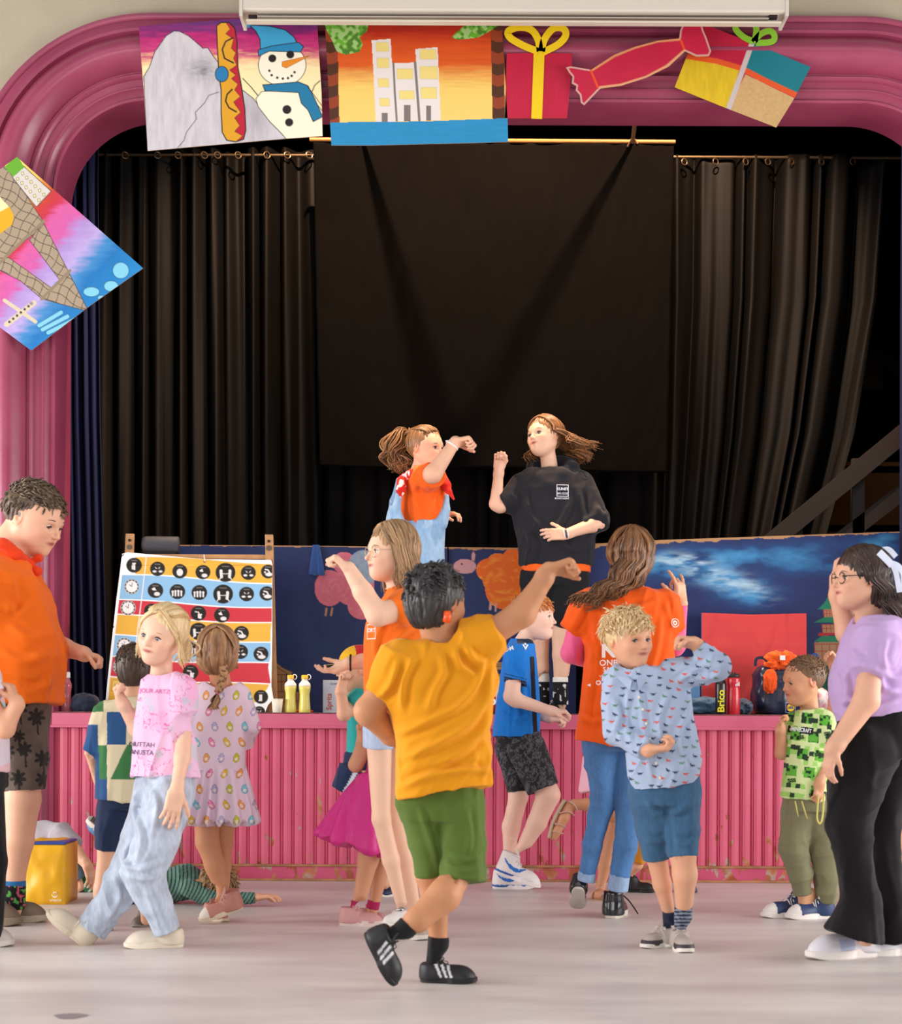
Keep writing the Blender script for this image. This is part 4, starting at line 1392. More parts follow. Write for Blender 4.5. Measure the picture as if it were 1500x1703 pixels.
m = MB(); pbox(m, 1297, 1090, 1306, 1098, 9.17, .002, '#ece8e4'); m.build('white_tag', M_paint(), label='small white tag on the orange clothes bundle', cat='label tag')
heap('floral_bag', None, 1365, 1166, 14, 22, 9.25, .06, '#d88a98', 17, .15, 2.5, flat_z=ZS, color2='#f0e4e4', label='small pink and white floral bag right of the dark shopping bag', cat='bag')
# red bag near blue shirt boy, dark pack near cap boy
rb_ = heap('red_ball', None, 835, 1167, 27, 21, 9.2, .08, '#a31c2c', 19, .06, 2.2, flat_z=ZS, material=M_gloss(), label='round dark red bag with white lettering lying behind the boy in blue', cat='bag')
drape(text_mesh('Cola', 1, 0, .05), 818, 1166, 20 * 9.2 / FPX, rb_, 9.2, '#efe6e4', 'white_lettering', rb_)
heap('dark_pack', None, 648, 1160, 26, 27, 9.3, .08, '#38343c', 21, .15, 2.5, flat_z=ZS, color2='#5a4448', label='dark patterned bag on stage behind the boy in the cap', cat='bag')

# ================================================================== YELLOW FOAM BLOCK
Yf = 7.8
fb = empty('foam_block', P(72, 1507, Yf), 'yellow vinyl foam block with a dark blue top on the floor at left', 'foam block')
a = P(38, 1403, Yf); b_ = P(108, 1507, Yf); a[2] = max(a[2], 0.0)
h = a[2] - 0.0
ctr = np.array([(a[0] + b_[0]) / 2, Yf + .13, h / 2])


def puffy(m_, c, s, col, bulge=.012, n=14, seed=0):
    bm = bmesh.new(); bmesh.ops.create_cube(bm, size=2); bmesh.ops.subdivide_edges(bm, edges=bm.edges, cuts=n, use_grid_fill=True)
    V = np.array([v.co[:] for v in bm.verts]); bm.verts.index_update(); F = [[v.index for v in f.verts] for f in bm.faces]; bm.free()
    e_ = np.abs(V); rr = .06
    V2 = np.sign(V) * np.minimum(e_, 1 - rr * (np.sort(e_, 1)[:, 1:2] > .9) * 0)
    pn = fbm(V * 1.6 + seed, seed, 2)[:, None]
    inner = 1 - np.sort(e_, 1)[:, 1:2] ** 4
    V2 = V2 * (1 + (bulge / min(s) * 2) * inner * (1 + pn) * (e_ > .999))
    return m_.add(V2 * np.array(s) / 2 + c, F, col)


m = puffy(MB(), ctr + [0, 0, -.004], (b_[0] - a[0], .26, h - .008), '#e8b01c', seed=4)
fo = m.build('vinyl_cover', mat('yellow_vinyl', attr=True, rough=.35, spec=.5, bump=(30, .25)), fb, smooth=True)
autosmooth(fo, 50)
MB().box(ctr + [0, 0, h / 2 + .001], (b_[0] - a[0] - .004, .26, .012), '#2a4a9a', bev=.005).build('blue_top', mat('blue_vinyl', attr=True, rough=.4), fb)
tf = bvh_of(fo); k78 = Yf / FPX
drape(text_mesh('wesco', 1, 0, .02), 93, 1496.5, 7.5 * k78, tf, Yf, '#f4ead0', 'brand_lettering', fb, lift=.002)
drape(disc, 92, 1487.5, 10 * k78, tf, Yf, '#f4ead0', 'brand_disc', fb, lift=.002)
drape(text_mesh('W', 1, 0, .04), 92, 1487.5, 8.5 * k78, tf, Yf, '#e0a81c', 'brand_letter', fb, lift=.0035)
# ================================================================== ORGANIC SHAPES (signed distance volumes -> one continuous mesh)
class Vol:
    def __init__(self):
        self.p = []

    def cone(self, a, b, ra, rb, k=.02, q=None, sub=False):
        """tapered capsule; q=(axis, factor) flattens it along an axis"""
        self.p.append(('cone', np.array(a, float), np.array(b, float), float(ra), float(rb), k, q, sub)); return self

    def chain(self, pts, rs, k=.02, q=None):
        for i in range(len(pts) - 1):
            self.cone(pts[i], pts[i + 1], rs[i], rs[i + 1], k, q)
        return self

    def tube(self, a, b, ra, rb, k=.02, q=None, sub=False, rnd=.006):
        """tapered tube with flat ends"""
        self.p.append(('tube', np.array(a, float), np.array(b, float), float(ra), float(rb), k, q, sub, rnd)); return self

    def ell(self, c, r, R=None, k=.02, sub=False):
        self.p.append(('ell', np.array(c, float), np.array(r, float), np.eye(3) if R is None else np.array(R, float), k, sub)); return self

    def box(self, c, h, R=None, rnd=.01, k=.02, sub=False):
        self.p.append(('box', np.array(c, float), np.array(h, float), np.eye(3) if R is None else np.array(R, float), rnd, k, sub)); return self

    def loft(self, rows, k=.02, pw=2.3, skew=0.0, sub=False):
        """rows: (z, cx, cy, half width, half depth) - horizontal sections"""
        r = np.array(sorted(rows, key=lambda t: t[0]), float)
        self.p.append(('loft', r, k, pw, skew, sub)); return self

    def half(self, p, n, k=.004):
        """cuts away everything on the side n points to"""
        self.p.append(('half', np.array(p, float), unit(n), k)); return self

    def bounds(self, i):
        q = self.p[i]
        if q[0] in ('cone', 'tube'):
            r = max(q[3], q[4]); lo = np.minimum(q[1], q[2]) - r; hi = np.maximum(q[1], q[2]) + r
        elif q[0] == 'ell': lo = q[1] - q[2].max(); hi = q[1] + q[2].max()
        elif q[0] == 'box': d = np.linalg.norm(q[2]); lo = q[1] - d; hi = q[1] + d
        elif q[0] == 'loft':
            r = q[1]; m = r[:, 3].max(); e = abs(q[4]) * m
            lo = np.array([(r[:, 1] - r[:, 3]).min(), (r[:, 2] - r[:, 4]).min(), r[0, 0] - e]); hi = np.array([(r[:, 1] + r[:, 3]).max(), (r[:, 2] + r[:, 4]).max(), r[-1, 0] + e])
        else: return None
        return lo, hi

    def dist(self, q, X):
        t = q[0]
        if t in ('cone', 'tube'):
            a, b, ra, rb = q[1:5]
            Y = X - a; ba = b - a
            if q[6] is not None:
                ax, f = q[6]; ax = unit(ax)
                ax = ax - unit(ba) * np.dot(ax, unit(ba)) if np.linalg.norm(ba) > 1e-6 else ax
                ax = unit(ax)
                Y = Y + (Y @ ax)[..., None] * ax * (1 / f - 1)
            L2 = ba @ ba + 1e-12
            h = np.clip((Y @ ba) / L2, 0, 1)
            d = np.linalg.norm(Y - h[..., None] * ba, axis=-1)
            if t == 'cone':
                return d - (ra + (rb - ra) * h)
            L = math.sqrt(L2); ax_ = (Y @ ba) / L
            rad = np.sqrt(np.maximum((Y ** 2).sum(-1) - ax_ ** 2, 0)) - (ra + (rb - ra) * h)
            end = np.maximum(ax_ - L, -ax_)
            return np.maximum(rad, end)
        if t == 'ell':
            Y = (X - q[1]) @ q[3]
            n = np.linalg.norm(Y / q[2], axis=-1); n2 = np.linalg.norm(Y / q[2] ** 2, axis=-1) + 1e-9
            return n * (n - 1) / n2
        if t == 'box':
            Y = np.abs((X - q[1]) @ q[3]) - (q[2] - q[4])
            return np.linalg.norm(np.maximum(Y, 0), axis=-1) + np.minimum(Y.max(-1), 0) - q[4]
        if t == 'loft':
            r, k, pw, skew = q[1], q[2], q[3], q[4]
            z = X[..., 2] + skew * (X[..., 0] - r[0, 1])
            cx = np.interp(z, r[:, 0], r[:, 1]); cy = np.interp(z, r[:, 0], r[:, 2])
            w = np.interp(z, r[:, 0], r[:, 3]); dd = np.interp(z, r[:, 0], r[:, 4])
            n = ((np.abs(X[..., 0] - cx) / w) ** pw + (np.abs(X[..., 1] - cy) / dd) ** pw) ** (1 / pw)
            return np.maximum((n - 1) * np.minimum(w, dd), np.maximum(z - r[-1, 0], r[0, 0] - z))

    def at(self, X):
        """signed distance at arbitrary points"""
        D = np.full(len(X), 1.0)
        SUB = {'cone': 7, 'tube': 7, 'ell': 5, 'box': 6, 'loft': 5}; KI = {'cone': 5, 'tube': 5, 'ell': 4, 'box': 5, 'loft': 2}
        for i, q in enumerate(self.p):
            if q[0] == 'half': D = np.maximum(D, (X - q[1]) @ q[2]); continue
            d = self.dist(q, X); kk = max(q[KI[q[0]]], 1e-4)
            if q[SUB[q[0]]]:
                hh = np.clip(.5 - .5 * (D + d) / kk, 0, 1); D = D * (1 - hh) + (-d) * hh + kk * hh * (1 - hh)
            else:
                hh = np.clip(.5 + .5 * (d - D) / kk, 0, 1); D = d * (1 - hh) + D * hh - kk * hh * (1 - hh)
        return D

    def mesh(self, h, lo=None, hi=None, pad=None):
        B = [self.bounds(i) for i in range(len(self.p))]
        if lo is None:
            A = [b for b, q in zip(B, self.p) if b is not None and not q[-1 if q[0] != 'tube' else 7] is True]
            lo = np.min([b[0] for b in A], 0) - 3 * h; hi = np.max([b[1] for b in A], 0) + 3 * h
        lo = np.array(lo, float); hi = np.array(hi, float)
        n = np.maximum(((hi - lo) / h).astype(int) + 1, 4)
        ax = [lo[i] + h * np.arange(n[i]) for i in range(3)]
        D = np.full(n, 1.0, np.float64)
        for b, q in zip(B, self.p):
            if q[0] == 'half':
                pl = (ax[0][:, None, None] - q[1][0]) * q[2][0] + (ax[1][None, :, None] - q[1][1]) * q[2][1] + (ax[2][None, None, :] - q[1][2]) * q[2][2]
                D = np.maximum(D, pl); continue
            k = {'cone': 5, 'tube': 5, 'ell': 4, 'box': 5, 'loft': 2}[q[0]]; kk = max(q[k], 1e-4)
            mg = kk * 1.2 + 3 * h
            i0 = np.clip(np.floor((b[0] - mg - lo) / h).astype(int), 0, n); i1 = np.clip(np.ceil((b[1] + mg - lo) / h).astype(int) + 1, 0, n)
            if (i1 <= i0).any(): continue
            sl = tuple(slice(a, c) for a, c in zip(i0, i1))
            X = np.stack(np.meshgrid(*[ax[i][i0[i]:i1[i]] for i in range(3)], indexing='ij'), -1)
            d = self.dist(q, X)
            sub = {'cone': 7, 'tube': 7, 'ell': 5, 'box': 6, 'loft': 5}[q[0]]
            cur = D[sl]
            if q[sub]:
                hh = np.clip(.5 - .5 * (cur + d) / kk, 0, 1)
                D[sl] = cur * (1 - hh) + (-d) * hh + kk * hh * (1 - hh)
            else:
                hh = np.clip(.5 + .5 * (d - cur) / kk, 0, 1)
                D[sl] = d * (1 - hh) + cur * hh - kk * hh * (1 - hh)
        return nets(D, lo, h)


def nets(D, lo, h):
    s = D < 0
    c = s[:-1, :-1, :-1].astype(np.int8)
    tot = np.zeros(c.shape, np.int8)
    for i in (0, 1):
        for j in (0, 1):
            for k in (0, 1):
                tot += s[i:s.shape[0] - 1 + i, j:s.shape[1] - 1 + j, k:s.shape[2] - 1 + k]
    act = (tot > 0) & (tot < 8)
    I = np.argwhere(act)
    if len(I) == 0: return np.zeros((0, 3)), np.zeros((0, 4), int)
    acc = np.zeros((len(I), 3)); cnt = np.zeros(len(I))
    for a in range(3):
        for u in (0, 1):
            for v in (0, 1):
                o = [0, 0, 0]; b = [(a + 1) % 3, (a + 2) % 3]; o[b[0]] = u; o[b[1]] = v
                p0 = I + o; o2 = np.array(o); o2[a] = 1; p1 = I + o2
                d0 = D[p0[:, 0], p0[:, 1], p0[:, 2]]; d1 = D[p1[:, 0], p1[:, 1], p1[:, 2]]
                m = (d0 < 0) != (d1 < 0)
                t = np.where(m, d0 / np.where(m, d0 - d1, 1), 0)
                q = np.array(o, float)[None, :].repeat(len(I), 0); q[:, a] = t
                acc += q * m[:, None]; cnt += m
    V = lo + (I + acc / np.maximum(cnt, 1)[:, None]) * h
    idx = -np.ones(act.shape, np.int64); idx[act] = np.arange(len(I))
    F = []
    for a in range(3):
        b, c_ = (a + 1) % 3, (a + 2) % 3
        s0 = np.take(s, range(0, s.shape[a] - 1), a); s1 = np.take(s, range(1, s.shape[a]), a)
        ch = np.argwhere(s0 != s1)
        ok = (ch[:, b] >= 1) & (ch[:, c_] >= 1) & (ch[:, b] < s.shape[b] - 1) & (ch[:, c_] < s.shape[c_] - 1)
        ch = ch[ok]
        q = []
        for db, dc in ((-1, -1), (0, -1), (0, 0), (-1, 0)):
            e = ch.copy(); e[:, b] += db; e[:, c_] += dc
            q.append(idx[e[:, 0], e[:, 1], e[:, 2]])
        q = np.stack(q, -1)
        flip = ~s[ch[:, 0], ch[:, 1], ch[:, 2]]
        q[flip] = q[flip][:, ::-1]
        F.append(q)
    F = np.concatenate(F)
    F = F[(F >= 0).all(1)]
    return V, F


def relax(V, F, it=1, lam=.5):
    n = len(V)
    e = np.concatenate([F[:, [0, 1]], F[:, [1, 2]], F[:, [2, 3]], F[:, [3, 0]]])
    for _ in range(it):
        acc = np.zeros_like(V)
        for k in range(3): acc[:, k] = np.bincount(e[:, 0], V[e[:, 1], k], n) + np.bincount(e[:, 1], V[e[:, 0], k], n)
        cnt = np.bincount(e[:, 0], minlength=n) + np.bincount(e[:, 1], minlength=n)
        V = V + lam * (acc / np.maximum(cnt, 1)[:, None] - V)
    return V


def normals(V, F):
    a = np.cross(V[F[:, 2]] - V[F[:, 0]], V[F[:, 3]] - V[F[:, 1]])
    N = np.zeros_like(V)
    for k in range(3):
        for j in range(4): N[:, k] += np.bincount(F[:, j], a[:, k], len(V))
    return N / (np.linalg.norm(N, axis=1, keepdims=True) + 1e-12)


def merge_detail(vol, h, regions, hf):
    """coarse mesh with finer patches: regions = [(centre, radius)]"""
    V, F = vol.mesh(h)
    out = [(V, F)]
    if regions:
        ins = np.zeros(len(V), bool)
        for c, r in regions: ins |= np.abs(V - c).max(1) < r - h * 1.2
        keep = ~ins[F].all(1)
        out = [(V, F[keep])]
        for i, (c, r) in enumerate(regions):
            c = np.asarray(c)
            v, f = vol.mesh(hf, c - r - hf, c + r + hf)
            if len(v) == 0: continue
            o = (np.abs(v - c).max(1) > r)
            for c2, r2 in regions[:i]: o |= np.abs(v - c2).max(1) < r2 - hf
            f = f[~o[f].any(1)]
            out.append((v, f))
    n = 0; VV = []; FF = []
    for v, f in out:
        used = np.zeros(len(v), bool); used[f.ravel()] = True
        mp = np.cumsum(used) - 1
        VV.append(v[used]); FF.append(mp[f] + n); n += used.sum()
    return np.concatenate(VV), np.concatenate(FF)


def wrinkle(V, N, amp, d=(0, 0, 1), scale=9., stretch=3.5, seed=0):
    """fabric folds running along direction d"""
    d = unit(d)
    a = unit(np.cross(d, [0.3, 1, .2])); b = np.cross(d, a)
    warp = .25 * np.stack([vnoise(V * 4 + 3, seed + 7), vnoise(V * 4 + 9, seed + 8), vnoise(V * 4, seed + 9)], -1)
    q = np.stack([V @ a, V @ b, (V @ d) / stretch], -1) * scale + warp
    n = np.clip(1 - np.abs(vnoise(q, seed)) * 1.9, 0, 1) ** 1.6
    n2 = np.clip(1 - np.abs(vnoise(q * 2.1 + 5, seed + 1)) * 1.9, 0, 1) ** 1.6
    msk = .45 + .55 * np.clip(.5 + 1.2 * vnoise(V * 5.5 + 2, seed + 4), 0, 1)
    return V + N * (2.0 * amp * msk * (n * .68 + n2 * .32 - .42))[:, None]


def frame(f, up=(0, 0, 1)):
    """columns: right, forward, up"""
    f = unit(f); r = unit(np.cross(f, up)); u = np.cross(r, f)
    return np.stack([r, f, u], 1)


def yaw_pitch(yaw, pitch=0, roll=0):
    """yaw 0 faces the camera, +90 faces photo right, -90 photo left, 180 away"""
    y = math.radians(yaw); p = math.radians(pitch)
    f = np.array([math.sin(y) * math.cos(p), -math.cos(y) * math.cos(p), math.sin(p)])
    R = frame(f)
    if roll:
        a = math.radians(roll); r, u = R[:, 0].copy(), R[:, 2].copy()
        R[:, 0] = r * math.cos(a) + u * math.sin(a); R[:, 2] = -r * math.sin(a) + u * math.cos(a)
    return R


# ------------------------------------------------------------------ head
def add_head(vol, c, R, h, fat=0.0, nose=1.0, child=False):
    def W(x, y, z): return c + R @ (np.array([x, y, z]) * h)
    f = 1 + fat
    ck = .03 if child else 0
    vol.ell(W(0, -.07, .12), np.array([.335, .41, .37]) * h, R, .03)
    vol.ell(W(0, .10, -.06 + ck), np.array([.285 * f, .29, .37]) * h, R, .05 * h / .2)
    vol.ell(W(0, .17, -.30), np.array([.19 * f, .17, .17]) * h, R, .05 * h / .2)
    vol.cone(W(-.21 * f, -.02, -.2), W(-.05, .22, -.38), .08 * h * f, .075 * h, .03)
    vol.cone(W(.21 * f, -.02, -.2), W(.05, .22, -.38), .08 * h * f, .075 * h, .03)
    vol.cone(W(-.14, .31, .075), W(.14, .31, .075), .055 * h, .055 * h, .02)
    for s in (-1, 1):
        vol.ell(W(s * .15, .27, -.12), np.array([.11, .1, .1]) * h * (1.12 if child else 1), R, .02)
        vol.ell(W(s * .145, .425, -.005), np.array([.085, .07, .052]) * h, R, .012, sub=True)
        vol.ell(W(s * .345, -.05, -.04), np.array([.03, .085, .115]) * h, yaw_like(R, s), .006)
        vol.ell(W(s * .375, -.035, -.03), np.array([.02, .05, .07]) * h, yaw_like(R, s), .004, sub=True)
    n = nose
    vol.cone(W(0, .372, .04), W(0, .40 + .07 * n, -.105), .022 * h, .034 * h, .010)
    vol.ell(W(0, .41 + .065 * n, -.12), np.array([.04, .036, .034]) * h, R, .006)
    for s in (-1, 1): vol.ell(W(s * .045, .40 + .02 * n, -.135), np.array([.028, .032, .025]) * h, R, .008)
    vol.ell(W(0, .325, -.235), np.array([.12, .06, .08]) * h, R, .02)
    vol.chain([W(-.1, .35, -.235), W(-.03, .395, -.222), W(.03, .395, -.222), W(.1, .35, -.235)], [.008 * h, .021 * h, .021 * h, .008 * h], .005)
    vol.chain([W(-.09, .35, -.243), W(0, .392, -.262), W(.09, .35, -.243)], [.008 * h, .024 * h, .008 * h], .005)
    vol.ell(W(0, .335, -.39), np.array([.075, .06, .06]) * h, R, .03)


def yaw_like(R, s):
    a = s * .35
    Q = R.copy(); Q[:, 0] = R[:, 0] * math.cos(a) - R[:, 1] * math.sin(a); Q[:, 1] = R[:, 0] * math.sin(a) + R[:, 1] * math.cos(a)
    return Q


def face_bits(parent, c, R, h, iris='#4a3a2c', brow='#5a4030', look=(0, 0), closed=.3, browz=0.0, mouth=None):
    def W(x, y, z): return c + R @ (np.array([x, y, z]) * h)
    for s in (-1, 1):
        # eyeball
        n = 18; th = np.linspace(0, np.pi, n); ph = np.linspace(0, 2 * np.pi, 24, endpoint=False)
        T, Q = np.meshgrid(th, ph, indexing='ij')
        g = unit(np.array([look[0], 1, look[1]])); B = frame(g)
        L = np.stack([np.sin(T) * np.cos(Q), np.cos(T), np.sin(T) * np.sin(Q)], -1).reshape(-1, 3)
        D = L @ B.T
        C = np.tile(lin('#e8e0dc'), (len(D), 1)); t = T.ravel()
        C[t < .62] = lin(iris); C[t < .28] = lin('#0c0a0a')
        V = W(s * .142, .318, -.004) + (D * np.array([1.2, 1.0, .9]) * .058 * h) @ R.T
        m = len(ph)
        j, i = np.meshgrid(np.arange(n - 1), np.arange(m), indexing='ij')
        F = np.stack([(j * m + i).ravel(), (j * m + (i + 1) % m).ravel(), ((j + 1) * m + (i + 1) % m).ravel(), ((j + 1) * m + i).ravel()], -1)
        mesh_obj('eye', V, F, M_eye(), parent, col=C)
        # upper lid and lashes
        mb = MB()
        e = closed
        pts = []
        for u in np.linspace(-1, 1, 9):
            pts.append(W(s * .142 + u * .068, .382 - .03 * u * u, .012 + .03 * (1 - u * u) - .035 * e))
        mb.tube(pts, [.004 * h + .009 * h * (1 - (k / 4. - 1) ** 2) for k in range(9)], '#2a1c18', 6)
        mb.build('eyelashes', M_hair(), parent, smooth=True)
        mb = MB(); pts = []
        for u in np.linspace(-1, 1, 8): pts.append(W(s * (.145 + u * .08), .392 - .03 * u * u - .02 * u, .085 + browz + .02 * (1 - u * u)))
        mb.tube(pts, [.006 * h, .011 * h, .014 * h, .015 * h, .015 * h, .013 * h, .01 * h, .005 * h], brow, 6, flat=.6)
        mb.build('eyebrow', M_hair(), parent, smooth=True)


def head_color(V, c, R, h, skin, lip='#b8605c', blush=.35):
    L = ((V - c) @ R) / h
    C = np.tile(lin(skin), (len(V), 1))
    C *= (1 + .05 * fbm(V * 14, 3, 2))[:, None]
    bl = np.exp(-((np.abs(L[:, 0]) - .19) / .09) ** 2 - ((L[:, 2] + .13) / .08) ** 2) * (L[:, 1] > .1)
    bl = bl + .7 * np.exp(-(L[:, 0] / .05) ** 2 - ((L[:, 2] + .12) / .05) ** 2) * (L[:, 1] > .3)
    red = np.array([1.0, .72, .68])
    C = C * (1 - (blush * np.clip(bl, 0, 1))[:, None] * (1 - red))
    lp = np.clip(1.4 - np.hypot(L[:, 0] / .105, (L[:, 2] + .242) / .034), 0, 1) * (L[:, 1] > .3)
    ln = np.clip(1.2 - np.hypot(L[:, 0] / .095, (L[:, 2] + .24) / .008), 0, 1) * (L[:, 1] > .3)
    C = C * (1 - lp[:, None]) + lin(lip) * lp[:, None]
    C = C * (1 - .6 * ln[:, None])
    ear = (np.abs(L[:, 0]) > .31) & (L[:, 2] < .12) & (np.abs(L[:, 1] + .05) < .12) & (L[:, 2] > -.18)
    C[ear] *= np.array([1, .8, .76])
    return C


# ------------------------------------------------------------------ hand
def add_hand(vol, w, d, n, s, L, curl=(.5, .5, .55, .6), spread=.12, thumb=(.6, .5), k=.0035):
    """w wrist, d finger direction, n palm normal, s=+1 thumb on cross(d,n) side, L wrist to middle tip"""
    d = unit(d); n = unit(n - d * np.dot(n, d)); t = np.cross(d, n) * s
    B = np.stack([t, n, d], 1)
    vol.box(w + d * .27 * L, (.205 * L, .078 * L, .25 * L), B, .07 * L, .012)
    vol.cone(w - d * .12 * L, w + d * .12 * L, .15 * L, .16 * L, .012, (n, .62))
    vol.ell(w + d * .2 * L + t * .1 * L + n * .06 * L, np.array([.11, .07, .17]) * L, B, .012)
    lens = (.43, .475, .44, .35); offs = (.155, .052, -.052, -.15); rr = (.05, .052, .049, .043); sh = (.5, .52, .505, .47)
    for i in range(4):
        base = w + d * sh[i] * L + t * offs[i] * L
        c = curl[i]
        a = spread * (1.5 - i)
        dd = unit(d + t * a * .6)
        ang = 0; p = base; r = rr[i] * L
        pts = [base - dd * .06 * L]
        rs = [r * 1.05]
        pts.append(p); rs.append(r * 1.05)
        for j, f in enumerate((.46, .30, .24)):
            ang += c * (1.15, 1.35, .9)[j]
            v = dd * math.cos(ang) + n * math.sin(ang)
            p = p + v * lens[i] * L * f
            pts.append(p); rs.append(r * (1.0, .92, .8)[j])
        vol.chain(pts, rs, k)
    # thumb leaves the side of the palm near its base
    b = w + d * .12 * L + t * .15 * L + n * .03 * L
    v1 = unit(d * .75 + t * thumb[0] + n * .35)
    v2 = unit(v1 + (n * .5 - t * .6 + d * .2) * thumb[1])
    v3 = unit(v2 + (n * .2 - t * .6) * thumb[1])
    p1 = b + v1 * .22 * L; p2 = p1 + v2 * .2 * L; p3 = p2 + v3 * .14 * L
    vol.chain([b, p1, p2, p3], [.075 * L, .062 * L, .056 * L, .046 * L], .006)


# ------------------------------------------------------------------ person
def get_co(o):
    V = np.empty(len(o.data.vertices) * 3, np.float32); o.data.vertices.foreach_get('co', V); return V.reshape(-1, 3).astype(float)


def set_co(o, V):
    o.data.vertices.foreach_set('co', V.astype(np.float32).ravel()); o.data.update()


LAST = []


def tuck_last():
    """keeps the skin just below the garments of the person built last"""
    if not LAST: return
    pr = LAST.pop()
    b = pr.objs.get('body')
    if b is None or not pr.vols: return
    V = get_co(b)
    for vol in pr.vols:
        bb = [vol.bounds(i) for i in range(len(vol.p))]; bb = [t for t in bb if t is not None]
        lo = np.min([t[0] for t in bb], 0) - .03; hi = np.max([t[1] for t in bb], 0) + .03
        for _ in range(3):
            N = np.empty(len(V) * 3, np.float32); b.data.vertex_normals.foreach_get('vector', N); N = N.reshape(-1, 3).astype(float)
            m = ((V > lo) & (V < hi)).all(1)
            for c, r in pr.keepout: m &= np.linalg.norm(V - c, axis=1) > r
            I = np.nonzero(m)[0]
            if not len(I): break
            d = vol.at(V[I]); near = (d > -.008) & (d < .014); I = I[near]; d = d[near]
            if not len(I): break
            e = .002
            g = np.stack([vol.at(V[I] + np.eye(3)[k] * e) - d for k in range(3)], -1) / e
            g /= np.linalg.norm(g, axis=1, keepdims=True) + 1e-9
            w = np.clip(((g * N[I]).sum(1) - .35) / .4, 0, 1)
            V[I] -= g * (w * (d + .009))[:, None]
            set_co(b, V)


